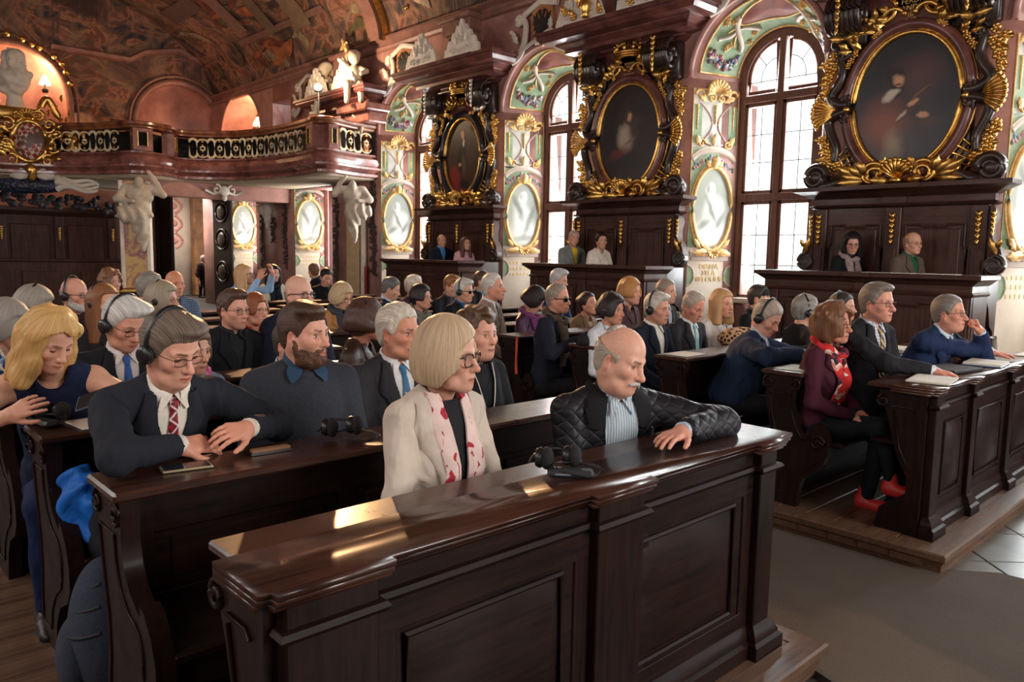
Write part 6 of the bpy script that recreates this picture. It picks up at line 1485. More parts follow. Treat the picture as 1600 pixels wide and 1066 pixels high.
# pilasters, garlands and pipes on the two gallery piers
def garland(x, z0, z1, w, lab):
    g = MB(); r_ = np.random.default_rng(int(abs(x) * 100)); n = int((z1 - z0) / .055)
    for i in range(n): z = z0 + (z1 - z0) * i / n; flower(g, (x + r_.normal() * w * .25, YW - .02, z), w * .42 * r_.uniform(.7, 1.2), 5); leaf(g, (x, YW - .015, z), (r_.choice([-1, 1]), r_.uniform(-1, .5)), w * .9, w * .5, 5, .015)
    g.ell((x, YW - .01, (z0 + z1) / 2), (.02, .01, (z1 - z0) / 2), 8)
    tag(g.build('carved_garland', M('garland_dark', srgb(74, 58, 52), .5, var=.5, scale=30, col2=srgb(40, 34, 40)), smooth=180), lab, 'garland', 'dark garlands on the gallery piers')
garland(-10.78, 1.35, 3.7, .13, 'tall dark garland right of the draped statue'); garland(-11.98, 1.2, 2.7, .10, 'dark garland left of the draped statue'); garland(-13.85, 1.4, 2.75, .12, 'dark garland right of the stucco figure'); garland(-14.85, 1.2, 2.6, .10, 'dark garland left of the stucco figure'); garland(-14.35, 1.9, 2.35, .12, 'short dark garland hanging below the stucco figure')
pb = MB().box(-11.50, -11.12, YW - .10, YW - .005, ZF, 2.3, .015).build('pilaster', M('yellow_stone', srgb(206, 176, 132), .6, var=.1)); tag(pb, 'cream pilaster standing below the draped statue', 'pilaster')
tag(MB().tube([(-11.0, YW - .07, .46), (-11.0, YW - .07, 2.6)], .045, 10).build('standpipe', m_white, smooth=60), 'white pipe running up beside the cream pilaster', 'pipe')
tag(MB().tube([(-10.93, YW - .07, .5), (-10.93, YW - .07, 1.45)], .03, 8).build('red_pole', M('red_paint', srgb(150, 44, 36), .5), smooth=60), 'red pole leaning by the cream pilaster', 'pole')
# coat of arms, lions, bust
def lion(P):
    d = el(P, (0, 0, 0), (.10, .12, .22)); d = smin(d, el(P, (.02, -.04, .30), (.10, .10, .11)), .05); d = smin(d, el(P, (.06, -.12, .28), (.05, .06, .05)), .03)
    for s in (-1, 1): d = smin(d, rc(P, (.02, s * .06, -.15), (.05, s * .12 + .03, -.34), .075, .045), .04); d = smin(d, rc(P, (.05, s * .12 + .03, -.34), (.02, s * .10 - .06, -.46), .045, .04), .03)
    d = smin(d, rc(P, (.03, -.05, .14), (.06, -.24, .16), .055, .04), .03); d = smin(d, rc(P, (.03, -.06, .05), (.06, -.25, .0), .05, .04), .03)
    d = smin(d, rc(P, (-.02, .10, -.1), (-.02, .24, .05), .035, .03), .02); d = smin(d, rc(P, (-.02, .24, .05), (-.02, .20, .25), .03, .045), .02)
    return d + .014 * vnoise(P, 45., 2).astype(f32)
sculpt('gilt_lion', lion, (-.2, -.35, -.55), (.2, .35, .5), .02, (-14.52, 3.56, 3.42), -.6, m_gold, 'gilded heraldic lion on the balustrade right of the coat of arms', 'statue', .72)
ca = empty('coat_of_arms', 'large gilded coat of arms with red and white chequered shield on the gallery front', 'coat of arms', None, (-14.72, 3.0, 3.36), PI / 2 - .55)
chk = NT('chequered_shield'); vv = chk.coord('Object', (1, 1, 1), (0, .5, 0)); ck = chk.n('ShaderNodeTexChecker', i_Scale=16); chk.l(vv, ck.inputs[0]); ck.inputs[1].default_value = (*srgb(150, 44, 40), 1); ck.inputs[2].default_value = (*srgb(206, 190, 170), 1)
nz = chk.noise(chk.coord('Object'), 5, 3); chk.set(Base_Color=chk.mixc(chk.ramp(nz, [(.45, (0, 0, 0)), (.52, (1, 1, 1))]), ck.outputs[0], srgb(96, 66, 56)), Roughness=.4)
q = MB(); q.ell((0, -.06, .02), (.24, .08, .30), 20); q.build('shield', chk.m, ca, smooth=180)
q = MB(); a = np.arange(30) / 30 * 2 * PI; q.tube(np.stack([.26 * np.cos(a), np.full(30, -.06), .02 + .32 * np.sin(a)], 1), .045 + .012 * np.sin(5 * a), 8, True); r_ = np.random.default_rng(8)
for s in (-1, 1):
    for c_, r0, h in (((.30, .28), .12, s), ((.34, -.05), .12, -s), ((.26, -.28), .10, s), ((.16, .42), .09, -s), ((.42, .16), .08, s)): q.tube(spiral((s * c_[0], -.08, c_[1]), r0, 1.3, r_.uniform(0, 6), h, 26), np.linspace(.034, .016, 26), 7)
    for i in range(9): an = r_.uniform(-.6, 1.5); leaf(q, (s * r_.uniform(.2, .36), -.07, r_.uniform(-.3, .4)), (s * math.cos(an), math.sin(an)), r_.uniform(.14, .24), .09, 7, .06)
shell(q, (0, -.08, .36), .15, .3, PI - .3, 9, .07); leaf(q, (0, -.08, -.30), (0, -1), .2, .12, 7, .05); q.lathe([(.03, -.62), (.07, -.58), (.05, -.50), (.10, -.44), (.04, -.36)], (0, -.06, 0), 14)
q.build('gilt_cartouche', m_gold, ca, smooth=180)
q = MB()
for s in (-1, 1): q.tube(spiral((s * .20, -.02, -.50), .10, 1.2, PI / 2, s), .030, 8); q.ell((s * .2, 0, -.52), (.16, .06, .07), 10)
q.build('stucco_base', m_white, ca, smooth=180)
q = MB(); dm = NT('scaled_drapery'); vo = dm.n('ShaderNodeTexVoronoi', i_Scale=22); dm.l(dm.coord('Object', (1, 1, 1.2)), vo.inputs['Vector']); dm.set(Base_Color=dm.ramp(vo.outputs['Distance'], [(.2, srgb(62, 74, 104)), (.6, srgb(24, 28, 42))]), Roughness=.4); dm.bump(vo.outputs['Distance'], .8, .02)
q.ell((-.10, .05, -.68), (.62, .10, .13), 18); q.build('blue_drapery', dm.m, ca, smooth=180)
q = MB()
for k in range(4): t = np.linspace(0, 1, 14); q.tube(np.stack([.34 + .62 * t, .02 - .05 * np.sin(t * 3 + k), -.72 + .07 * k * (1 - t * .6) + .04 * np.sin(t * 6 + k)], 1), np.linspace(.05, .022, 14), 7)
q.build('pale_drapery_end', m_white, ca, smooth=180)
def bust(P):
    d = head_sdf((P - np.array([.02, 0, .36], f32)) / f32(1.25), dict(nose=1.1)) * 1.25
    w_ = smin(rc(np.stack([P[:, 0], np.abs(P[:, 1]), P[:, 2]], 1), (-.03, .10, .44), (-.02, .14, .16), .075, .07), el(P, (-.05, 0, .44), (.12, .12, .12)), .05) + .012 * vnoise(P, 70., 3).astype(f32)
    w_ = smax(w_, -el(P, (.15, 0, .35), (.13, .09, .15)), .02); d = smin(d, w_, .01)
    t = smin(el(P, (0, 0, .02), (.14, .24, .2)), rc(P, (-.02, -.2, .1), (-.02, .2, .1), .09, .09), .06); t = smin(t, rc(P, (0, -.27, .08), (.10, -.30, .22), .07, .05), .04); t = smin(t, el(P, (.06, .0, -.14), (.13, .22, .1)), .05) + .016 * np.sin(P[:, 1] * 26 + P[:, 2] * 18).astype(f32)
    return smin(smin(d, t, .03), rc(P, (0, 0, -.2), (0, 0, -.42), .10, .14), .05)
sculpt('bust', bust, (-.25, -.42, -.5), (.3, .42, .68), .015, (-15.35, 2.92, 4.42), -.5, m_white, 'white stone bust of a man in a long wig above the coat of arms', 'bust', .98)
q = MB()
for s in (-1, 1):
    q.tube(np.stack([np.full(20, -15.2 + s * .05), 2.95 + s * (.30 + .30 * np.linspace(0, 1, 20)), 4.02 + .14 * np.sin(np.linspace(0, 5, 20))], 1), .06, 8)
    for i in range(8): flower(q, (-15.15 + s * .03, 2.95 + s * r_.uniform(.25, .75), 4.0 + r_.normal() * .1), .06, 5)
q.box(-15.5, -15.15, 2.55, 3.25, 3.75, 3.98, .03); tag(q.build('gilt_pedestal', m_gold, smooth=60), 'gilded scrolled pedestal under the white bust', 'pedestal')
# cartouche with putti near the gallery end
def putto(P):
    d = el(P, (0, 0, .0), (.09, .10, .15)); d = smin(d, el(P, (.03, .0, .24), (.085, .08, .09)), .03); d = smin(d, el(P, (-.01, 0, .29), (.09, .09, .07)), .02)
    for s in (-1, 1): d = smin(d, rc(P, (.02, s * .06, -.12), (.16, s * .09, -.16), .07, .055), .03); d = smin(d, rc(P, (.16, s * .09, -.16), (.17 + .05 * s, s * .10, -.38), .052, .035), .02); d = smin(d, rc(P, (.17 + .05 * s, s * .10, -.38), (.25 + .05 * s, s * .1, -.40), .03, .025), .02)
    d = smin(d, rc(P, (0, .09, .10), (.10, .17, .05), .045, .035), .02); d = smin(d, rc(P, (.10, .17, .05), (.16, .10, .0), .035, .03), .02); d = smin(d, rc(P, (0, -.09, .10), (.04, -.2, .2), .045, .035), .02)
    return smin(d, rc(P, (-.1, -.08, .1), (-.16, -.10, .32), .05, .02), .03)
sculpt('putto_statue', putto, (-.25, -.3, -.5), (.4, .3, .45), .016, (-10.75, 6.62, 4.42), -.6, m_statue, 'white putto sitting on the ledge beside the gold-edged cartouche', 'statue', 1.1)
sculpt('putto_statue', putto, (-.25, -.3, -.5), (.4, .3, .45), .018, (-10.75, 6.72, 3.72), -.9, m_statue, 'small putto at the right end of the gallery rail', 'statue', .55)
sculpt('putto_statue', putto, (-.25, -.3, -.5), (.4, .3, .45), .018, (-11.9, 6.78, 4.42), -1.6, m_statue, 'pale stucco putto behind the spotlight', 'statue', 1.2)
ct = empty('cartouche', 'grey cartouche edged with gold curls above the gallery end', 'cartouche', None, (-11.35, 6.84, 4.62), -.35)
q = MB(); q.ell((0, 0, 0), (.22, .06, .36), 18); q.build('field', M('grey_damask', srgb(96, 90, 92), .5, var=.4, scale=30), ct, smooth=180)
q = MB(); q.tube(np.stack([.26 * np.cos(a), np.full(30, -.03), .40 * np.sin(a)], 1), .04 + .015 * np.sin(7 * a), 8, True)
for i in range(8): q.tube(spiral((.30 * math.cos(i * .8), -.05, .44 * math.sin(i * .8)), .08, 1.2, i, 1, 20), .022, 6)
q.build('curled_edge', m_goldp, ct, smooth=180)
lg = MB().box(-11.2, -10.3, 6.55, 7.0, 3.86, 3.98, .02).box(-11.1, -10.4, 6.65, 7.0, 3.7, 3.87, .02).build('trim_32', m_mar); kind(lg)
# lamps
em = NT('lit_lamp_shade'); e_ = em.n('ShaderNodeEmission', i_Strength=14.); e_.inputs[0].default_value = (1, .62, .34, 1); em.l(e_.outputs[0], em.out.inputs[0])
def sconce(loc, label, p):
    L = empty('wall_lamp', label, 'lamp', 'lit wall lamps in the gallery niches', loc)
    MB().lathe([(.10, 0), (.085, .05), (.03, .17), (.0, .18)], n=16).build('shade', em.m, L, smooth=180); MB().lathe([(0, -.16), (.05, -.15), (.06, -.10), (.02, -.06), (.02, 0), (.05, .0)], n=12).build('bracket', m_black, L, smooth=60)
    l = bpy.data.lights.new('lamp_light', 'POINT'); l.energy = p; l.color = (1, .55, .28); l.shadow_soft_size = .08; o = bpy.data.objects.new('lamp_light', l); SCOL.objects.link(o); o.location = (loc[0] + .12, loc[1], loc[2] + .28)
sconce((-17.3, 3.80, 4.78), 'lit lamp with a triangular shade in the left niche beside the bust', 60); sconce((-15.75, 7.36, 4.28), 'lit lamp with a triangular shade in the niche over the gallery', 70)
ss = empty('spotlight', 'lit spotlight on a thin stand at the gallery corner post', 'spotlight', None, (-10.85, 6.05, 3.70))
MB().tube([(0, 0, 0), (0, 0, .40)], .012, 8).build('stand', m_black, ss); e2 = NT('lit_bulb'); n_ = e2.n('ShaderNodeEmission', i_Strength=120.); n_.inputs[0].default_value = (1, .78, .55, 1); e2.l(n_.outputs[0], e2.out.inputs[0])
MB().ell((.06, -.04, .46), (.055, .055, .045), 12).build('bulb', e2.m, ss, smooth=180); MB().box(-.06, .02, -.05, .06, .40, .52, .02).build('housing', m_black, ss)
l = bpy.data.lights.new('spot_beam', 'SPOT'); l.energy = 1600; l.spot_size = 1.1; l.spot_blend = .6; l.color = (1, .55, .25); l.shadow_soft_size = .05; o = bpy.data.objects.new('spot_beam', l); SCOL.objects.link(o); o.location = (-10.74, 5.97, 4.16); o.rotation_euler = Vector((9.3, -4.6, -3.0)).to_track_quat('-Z', 'Y').to_euler()
l = bpy.data.lights.new('spot_glow', 'POINT'); l.energy = 95; l.color = (1, .72, .45); l.shadow_soft_size = .05; o = bpy.data.objects.new('spot_glow', l); SCOL.objects.link(o); o.location = (-10.70, 5.93, 4.2)
# dark stalls below the gallery on the left
ds = empty('wall_stall', 'tall dark panelled stall under the left part of the gallery', 'stall', None, (-16.6, 0, 0))
MB().box(-.3, 0, -1.2, 4.74, ZF, 2.38, .01).build('back', s_z, ds); MB().sweep([(0, 2.26), (.08, 2.30), (.14, 2.34), (.14, 2.40), (0, 2.42)], [(0, -1.2, 0), (0, 4.74, 0)]).build('cornice', s_x, ds, smooth=30)
for y in np.arange(-.9, 4.8, .93): MB().box(0, .05, y - .08, y + .08, ZF, 2.26, .01).build('pilaster', s_z, ds); q = MB(); drop(q, (0, 0, 0), .25, .05, 6); q.build('gilt_husk_drop', m_gold, ds, mat4((.06, y, 2.05), (0, 1, 0), (-1, 0, 0), (0, 0, 1)), smooth=180)
for y in np.arange(-.44, 4.6, .93): MB().box(-.005, .03, y - .32, y + .32, 1.15, 2.1, .02).build('raised_panel', s_z, ds)
MB().box(.75, .82, -1.2, 4.70, ZF, 1.42, .01).build('desk_front', s_z, ds); MB().box(.55, .86, -1.25, 4.75, 1.42, 1.47, .01).build('desk_top', s_x, ds)
for y in np.arange(-.44, 4.6, .93): MB().box(.81, .84, y - .32, y + .32, 0.6, 1.25, .02).build('raised_panel', s_z, ds)
q = MB()
for i in range(130): y = r_.uniform(.8, 4.85); q.ell((-16.42 + r_.normal() * .02, y, 2.54 + r_.normal() * .07 - .25 * max(0, y - 4.3)), (.05, r_.uniform(.04, .09), r_.uniform(.04, .08)), 7)
tag(q.build('flower_frieze', M('garland_frieze', srgb(66, 58, 62), .6, var=.5, scale=14, col2=srgb(34, 36, 48)), smooth=180), 'dark painted flower frieze above the tall dark stall', 'garland')
# unseen sides of the room
for nm, b in (('wall_left', (-17.4, 5, -2.8, -2.6, ZF, 5.0)), ('wall_front', (4.6, 4.8, -2.8, 9, ZF, 7.2))): kind(MB().box(*b).build(nm, m_pink, smooth=0))

# hall modules to metres: everything built against the walls, vault and gallery
for o in list(bpy.data.objects):
    if o in HALL_OBJS0 or o.parent is not None or o.get('in_metres') or o.type == 'CAMERA' or (o.type == 'LIGHT' and o.name.startswith(('window_day', 'opposite', 'front_w', 'corridor', 'under'))): continue
    o.location = Vector(o.location) * HALL + Vector((0, 0, HALL_Z)); o.scale = tuple(s * HALL for s in o.scale)
    if o.type == 'LIGHT': o.data.energy *= HALL ** 2; o.data.shadow_soft_size *= HALL; o.scale = (1, 1, 1)
# ---------------------------------------------------------------- pews
ZP = .12
for nm, b in (('podium_left', (-9.6, -1.30, -1.6, 3.02)), ('podium_right', (-12.4, -1.30, 4.44, 7.3))):
    P = empty('trim_41' if nm == 'podium_left' else 'trim_42'); kind(P)
    x0, x1, y0, y1 = b; n = int((x1 - x0) / .18); xs_ = np.linspace(x0, x1 - .10, n + 1); pm = MB().box(-(xs_[1] - xs_[0]) / 2 + .003, (xs_[1] - xs_[0]) / 2 - .003, y0, y1 - .09, .03, ZP, .004); pme = mesh_from('floor_board', np.concatenate(pm.V), pm.F); pme.materials.append(w_floor)
    for i in range(n): o = link('floor_board', pme, None, P); o.location = ((xs_[i] + xs_[i + 1]) / 2, 0, rng.normal() * .0012)
    MB().sweep([(-.10, 0), (-.01, 0), (-.01, .05), (.0, .07), (.015, .085), (.015, .115), (.005, ZP + .003), (-.10, ZP + .003)], [(x0, y0 if nm[-1] == 't' and y0 > 0 else y1, 0), (x1, y0 if y0 > 0 else y1, 0), (x1, y1 if y0 > 0 else y0, 0)], side=-1 if y0 < 0 else 1).build('step_nosing', w_floor, P, smooth=30)
PROF = np.array([(0, .962), (0, .905), (.022, .872), (.030, .80), (.045, .70), (.070, .58), (.085, .48), (.075, .40), (.06, .33), (.055, .24), (.045, .12), (.265, .12), (.275, .22), (.30, .31), (.37, .365), (.425, .42), (.455, .50), (.455, .58), (.43, .645), (.395, .675), (.355, .675), (.325, .645), (.30, .60), (.262, .655), (.245, .72), (.228, .80), (.232, .86), (.255, .905), (.255, .962)])
PROF_L = np.concatenate([PROF[:11], [(.265, .12), (.30, .26), (.36, .34), (.48, .40), (.52, .46), (.52, .55), (.49, .62), (.44, .675), (.405, .69), (.40, .655), (.375, .665), (.315, .70), (.27, .76), (.252, .84), (.255, .905), (.255, .962)]])
pew_cache = {}
def end_panel(y, t, out, parent, x0, flipface):
    q = MB(); q.prism(((PROF_L if y < 4 else PROF) + [x0, 0])[::-1], y, y + t, axis=1); o = q.build('end_panel', w_z, parent)
    f = y - .004 if flipface < 0 else y + t + .004
    q = MB()
    for cx_, h in ((.038, 1), (.218, -1)): q.tube(spiral((x0 + cx_, f, .905), .038, 1.8, PI / 2, h, 30, .12), np.linspace(.008, .005, 30), 6)
    if y > 4: q.tube([(x0 + .42, f, .56)] + [tuple(p) for p in spiral((x0 + .385, f, .56), .05, 1.5, 0, 1, 24, .15)], .011, 6)
    inn = np.array([(.050, .84), (.075, .70), (.112, .56), (.118, .44), (.10, .34), (.09, .2)]); t_ = np.linspace(0, 5, 26)
    for S in (inn, *((np.array([(.200, .84), (.205, .74), (.232, .65), (.29, .555), (.33, .60)]), np.array([(.09, .2), (.24, .2), (.262, .31), (.34, .40), (.40, .45)])) if y > 4 else (np.array([(.200, .84), (.205, .76), (.24, .68), (.31, .63), (.36, .62), (.40, .60), (.43, .54), (.42, .47)]), np.array([(.09, .2), (.22, .2), (.25, .30), (.32, .38), (.40, .43), (.42, .47)])))):
        t_ = np.linspace(0, len(S) - 1, 24); q.tube(np.stack([x0 + np.interp(t_, range(len(S)), S[:, 0]), np.full(24, f + .002), np.interp(t_, range(len(S)), S[:, 1])], 1), .005, 5)
    q.tube([(x0 + .05, f + .002, .84), (x0 + .2, f + .002, .84)], .005, 5)
    q.build('end_carving', w_z, o, smooth=180)
def pew(x0, y0, y1, label, group):
    """bench whose tall back carries the reading shelf of the row behind; x0 = rear edge of the shelf"""
    P = empty('pew', label, 'pew', group, (x0, 0, 0))
    key = (round(y0, 2), round(y1, 2))
    if key in pew_cache:
        for ch in pew_cache[key].children:
            c_ = ch.copy(); SCOL.objects.link(c_); c_.parent = P
            for g in ch.children: d_ = g.copy(); SCOL.objects.link(d_); d_.parent = c_
        return P
    pew_cache[key] = P
    end_panel(y0, .055, -1, P, 0, -1); end_panel(y1 - .055, .055, 1, P, 0, 1)
    MB().box(-.012, .272, y0 - .02, y1 + .02, .955, .985, .008).build('shelf', w_top, P)
    MB().box(.10, .135, y0 + .05, y1 - .05, ZP, .955).build('back_board', w_y, P)
    MB().box(.134, .150, y0 + .06, y1 - .06, .80, .955, .004).build('back_rail', w_y, P); MB().box(.134, .150, y0 + .06, y1 - .06, .52, .60, .004).build('back_rail', w_y, P)
    n = 3; w = (y1 - y0 - .12) / n
    for i in range(n):
        a = y0 + .06 + w * i
        MB().box(.134, .150, a, a + .07, .56, .9, .004).build('back_stile', w_z, P); MB().box(.130, .146, a + .12, a + w - .06, .635, .775, .008).build('raised_panel', w_y, P)
    MB().box(.134, .150, y1 - .13, y1 - .06, .56, .9, .004).build('back_stile', w_z, P)
    MB().box(.12, .52, y0 + .05, y1 - .05, .535, .565, .008).build('seat', w_y, P); MB().box(.40, .43, y0 + .05, y1 - .05, .40, .54, .004).build('seat_rail', w_y, P)
    MB().box(-.06, -.035, y0 + .05, y1 - .05, .20, .235, .006).build('kneeling_rail', w_y, P)
    return P
LX = [-2.63 - .90 * i for i in range(8)]; RX = [-2.49 - .86 * i for i in range(11)]
ordn = ['first', 'second', 'third', 'fourth', 'fifth', 'sixth', 'seventh', 'eighth', 'ninth', 'tenth', 'eleventh']
for i, x in enumerate(LX): pew(x, .66, 2.98 if i < 4 else 4.32, 'dark carved pew, %s behind the front desk, left of the aisle' % ordn[i], 'pews left of the aisle')
for i, x in enumerate(RX): pew(x, 4.60, 7.05, 'dark carved pew, %s row of the block right of the aisle' % ordn[i], 'pews right of the aisle')
# front desks
def front_desk(y0, y1, panels, pil, label, notch):
    D = empty('reading_desk', label, 'pew desk', None, (-1.46, 0, 0))
    MB().box(-.075, -.03, y0 + .05, y1 - .02, ZP, .95).build('front_board', w_y, D)
    # end bracket
    q = MB(); E = np.array([(-.30, .95), (-.30, .90), (-.27, .86), (-.24, .78), (-.21, .66), (-.17, .55), (-.12, .46), (-.12, .36), (-.20, .30), (-.26, .25), (-.28, ZP), (-.04, ZP), (-.04, .95)]); 
    for yy in (y0, y1 - .06): q = MB(); q.prism(E, yy, yy + .05, axis=1); q.build('end_bracket', w_z, D)
    q = MB()
    for yy in (y0 - .004,): q.tube(spiral((-.275, yy, .885), .036, 1.5, PI / 2, 1, 26, .15), .011, 6); q.tube([(-.22, yy, .86), (-.12, yy, .86), (-.10, yy, .84)], .006, 5); q.tube([(-.215, yy, .84), (-.17, yy, .62), (-.105, yy, .50)], .006, 5)
    q.build('end_carving', w_z, D, smooth=180)
    # top: rear board and moulded front board, breaking forward over the pilasters
    MB().box(-.385, -.235, y0 - .02 + .04, y1 + .0, .955, .982, .006).build('rear_top_board', w_top, D)
    prof = [(-.24, .945), (-.02, .945), (-.01, .955), (.0, .965), (.012, .972), (.012, .985), (.0, .992), (-.24, .990)]
    path = [(-.012, y0 - .03, 0)]
    for a, b in notch: path += [(-.012, a, 0), (.020, a, 0), (.020, b, 0), (-.012, b, 0)]
    path += [(-.012, y1 + .10, 0)]
    pts = [(x, y) for x, y, z in path]; ded = [pts[0]]
    for p_ in pts[1:]:
        if p_ != ded[-1]: ded.append(p_)
    front = [(x + .012, y) for x, y in ded]; rear = [(-.232, ded[-1][1] - .0), (-.232, ded[0][1] - .0)]
    for zz0, zz1, ins in ((.945, .958, .018), (.958, .974, .006), (.974, .990, .0)):
        q = MB(); q.prism(np.array([(x - ins, y) for x, y in front] + rear), zz0, zz1); q.build('front_top_board' if zz1 == .990 else 'top_moulding', w_top, D, smooth=0)
    # frieze and moulding under it
    for a, b in [(n_[0] + .03, n_[1] - .03) for n_ in notch]:
        MB().box(-.04, .006, a, b, ZP + .10, .945, .004).build('pilaster', w_z, D)
        MB().sweep([(0, .862), (.014, .866), (.022, .878), (.014, .890), (0, .894)], [(-.03, a, 0), (.006, a, 0), (.006, b, 0), (-.03, b, 0)]).build('pilaster_moulding', w_y, D, smooth=30)
        MB().sweep([(0, ZP), (.045, ZP), (.045, ZP + .055), (.03, ZP + .065), (.03, ZP + .075), (.018, ZP + .10), (.006, ZP + .115), (0, ZP + .12)], [(-.03, a, 0), (.006, a, 0), (.006, b, 0), (-.03, b, 0)]).build('pilaster_base', w_y, D, smooth=30)
    ed = [y0 + .05] + [v for n_ in notch for v in n_] + [y1]
    for a, b in zip(ed[::2], ed[1::2]):
        if b - a < .08: continue
    gaps = [(notch[i][1] - .03, notch[i + 1][0] + .03) for i in range(len(notch) - 1)]
    for a, b in gaps:
        MB().sweep([(0, .862), (.014, .866), (.022, .878), (.014, .890), (0, .894)], [(-.03, a, 0), (-.03, b, 0)]).build('frieze_moulding', w_y, D, smooth=30)
        MB().sweep([(0, ZP), (.045, ZP), (.045, ZP + .055), (.03, ZP + .065), (.03, ZP + .075), (.018, ZP + .10), (.006, ZP + .115), (0, ZP + .12)], [(-.03, a, 0), (-.03, b, 0)]).build('plinth_moulding', w_y, D, smooth=30)
        for bx in ((a, b, .78, .862), (a, b, ZP + .1, .30)): MB().box(-.045, -.024, bx[0], bx[1], bx[2], bx[3], .003).build('rail', w_y, D)
        for yy in ((a, a + .07), (b - .07, b)): MB().box(-.045, -.024, yy[0], yy[1], .30, .78, .003).build('stile', w_z, D)
    for a, b, z0, z1 in panels:
        MB().tube([(-.026, a, z0), (-.026, b, z0), (-.026, b, z1), (-.026, a, z1)], .012, 6, True).build('panel_moulding', w_y, D, smooth=30)
        h = .05; q = MB(); V = [(-.031, a + .012, z0 + .012), (-.031, b - .012, z0 + .012), (-.031, b - .012, z1 - .012), (-.031, a + .012, z1 - .012), (-.012, a + h, z0 + h), (-.012, b - h, z0 + h), (-.012, b - h, z1 - h), (-.012, a + h, z1 - h)]
        q.add(V, [(4, 5, 6, 7), (0, 1, 5, 4), (1, 2, 6, 5), (2, 3, 7, 6), (3, 0, 4, 7)]); q.build('raised_panel', w_y, D, smooth=0)
    MB().box(-.36, -.08, y0 + .06, y1 - .07, .62, .64, .004).build('book_shelf', w_y, D)
    return D
front_desk(.69, 2.86, [(1.05, 1.61, .33, .76), (1.98, 2.57, .33, .76)], None, 'front oak desk before the blonde woman in beige, with worn polished top', [(.69, .985), (1.71, 2.0), (2.68, 2.86)])
front_desk(4.62, 7.1, [(4.89, 5.21, .33, .76), (5.50, 6.02, .33, .76), (6.32, 6.84, .33, .76)], None, 'front oak desk right of the aisle, with folders on top', [(4.62, 4.80), (5.28, 5.42), (6.10, 6.24), (6.92, 7.08)])
# ---------------------------------------------------------------- the audience (head positions in metres)
CAP = M('skullcap', srgb(196, 188, 180), .7, var=.5, scale=26, col2=srgb(40, 36, 36))
person('woman with blonde bob in a beige jacket and leaf-patterned scarf, front pew', (-2.00, 1.59, 1.36), yaw=24, pitch=3, body=2, scarfstyle=1, sex='f', skin=(206, 150, 126), face=dict(nose=.95, brow=.6, lip=.8, jowl=.004, browamt=.4), hair=('bob', dict(t=0.012, len=0.108, amp=0.0014, sweep=0.4, seed=2)), haircol=(198, 170, 138), hl=1.5, outfit='suit', top=(204, 190, 176), shirt=(22, 22, 26), collar=False, vdepth=0.36, scarf=(226, 200, 192), scarfkind='leaf', scarfcol2=(168, 44, 62), glasses=((64,44,36), .054, .044, .0024), legs=(30, 30, 36), lod=0, s=1.0, seed=1)
person('bald man with grey moustache and skullcap in a black quilted jacket, front pew', (-1.90, 2.38, 1.29), yaw=7, pitch=16, roll=-6, body=-24, skin=(214, 158, 134), face=dict(nose=1.15, jowl=.006, fat=.004, brow=1.1), hair=('fringe', dict(t=0.006, top=0.03, amp=0.0008, seed=3)), haircol=(176, 164, 150), must=(206, 198, 188), outfit='quilt', top=(26, 27, 34), topkind='quilt', shirt=(196,212,224,'stripe'), vdepth=0.4, legs=(26, 26, 30), lod=0, s=1.04, lean=0.24, bulk=1.16, zs=0.6, arms=((-1.65, 2.46, 1.035, ((.12, -1, -.10), (0, 0, 1)), (-.35, .85, -.02)), (-1.74, 2.22, .80, ((.7, .2, -.3), (0, 0, 1)), (-.5, -.25, -.8))), hands=('flat','rest'), cap=(CAP, 'back'), seed=2, closed=0.35)
person('man in headphones, dark suit and red plaid tie, hands on the second shelf', (-2.68, 0.93, 1.36), yaw=19, pitch=22, roll=4, body=2, skin=(212, 152, 128), face=dict(nose=1.05, jowl=.004, fat=.003), hair=('short', dict(t=0.013, quiff=0.002, part=0.02, rec=-0.01, wave=0.002, seed=4)), haircol=(112, 98, 86), hl=1.5, outfit='suit', top=(34, 37, 46), shirt=(222,216,204), tie=(158, 28, 36), tiekind='plaid', vdepth=0.36, glasses=((26,26,28), .046, .027, .0014), phones=1, legs=(24, 25, 30), lod=0, lean=0.4, zs=0.6, arms=((-2.60, 1.16, 1.065, ((.15, -.85, -.05), (.6, .1, .75)), (-.1, .8, -.4)), (-2.62, .92, 1.035, ((.22, .9, -.03), (.55, -.1, .8)), (.35, -1, .15))), hands=('rest','rest'), closed=0.9, seed=3)
person('bearded young man in a dark grey sweater over a blue shirt', (-2.95, 1.57, 1.35), yaw=24, pitch=2, body=-10, skin=(208, 148, 124), face=dict(fat=.006, stubble=.75, brow=1.15), hair=('short', dict(t=0.013, quiff=0.006, part=-0.03, amp=0.001, rec=-0.01, seed=5)), haircol=(78, 56, 44), hl=1.5, beard=((100,70,52), .006, -.047), outfit='sweater', top=(46, 49, 58), topkind='knit', shirt=(44, 70, 96), legs=(34, 38, 50), lod=0, s=1.04, bulk=1.2, seed=4)
person('man with curly white hair and moustache in a charcoal suit and blue tie', (-2.95, 2.05, 1.33), yaw=15, pitch=2, body=-4, skin=(196, 132, 104), face=dict(nose=1.2, jowl=.007, brow=1.2), hair=('short', dict(t=0.013, rec=0.006, curl=0.0035, cf=150, amp=0, seed=6)), haircol=(206, 196, 180), hl=1.3, must=(196, 188, 178), outfit='suit', top=(50, 49, 54), shirt=(226, 226, 228), tie=(56, 110, 150), vdepth=0.34, legs=(30, 30, 34), lod=0, s=1.02, bulk=1.08, seed=5)
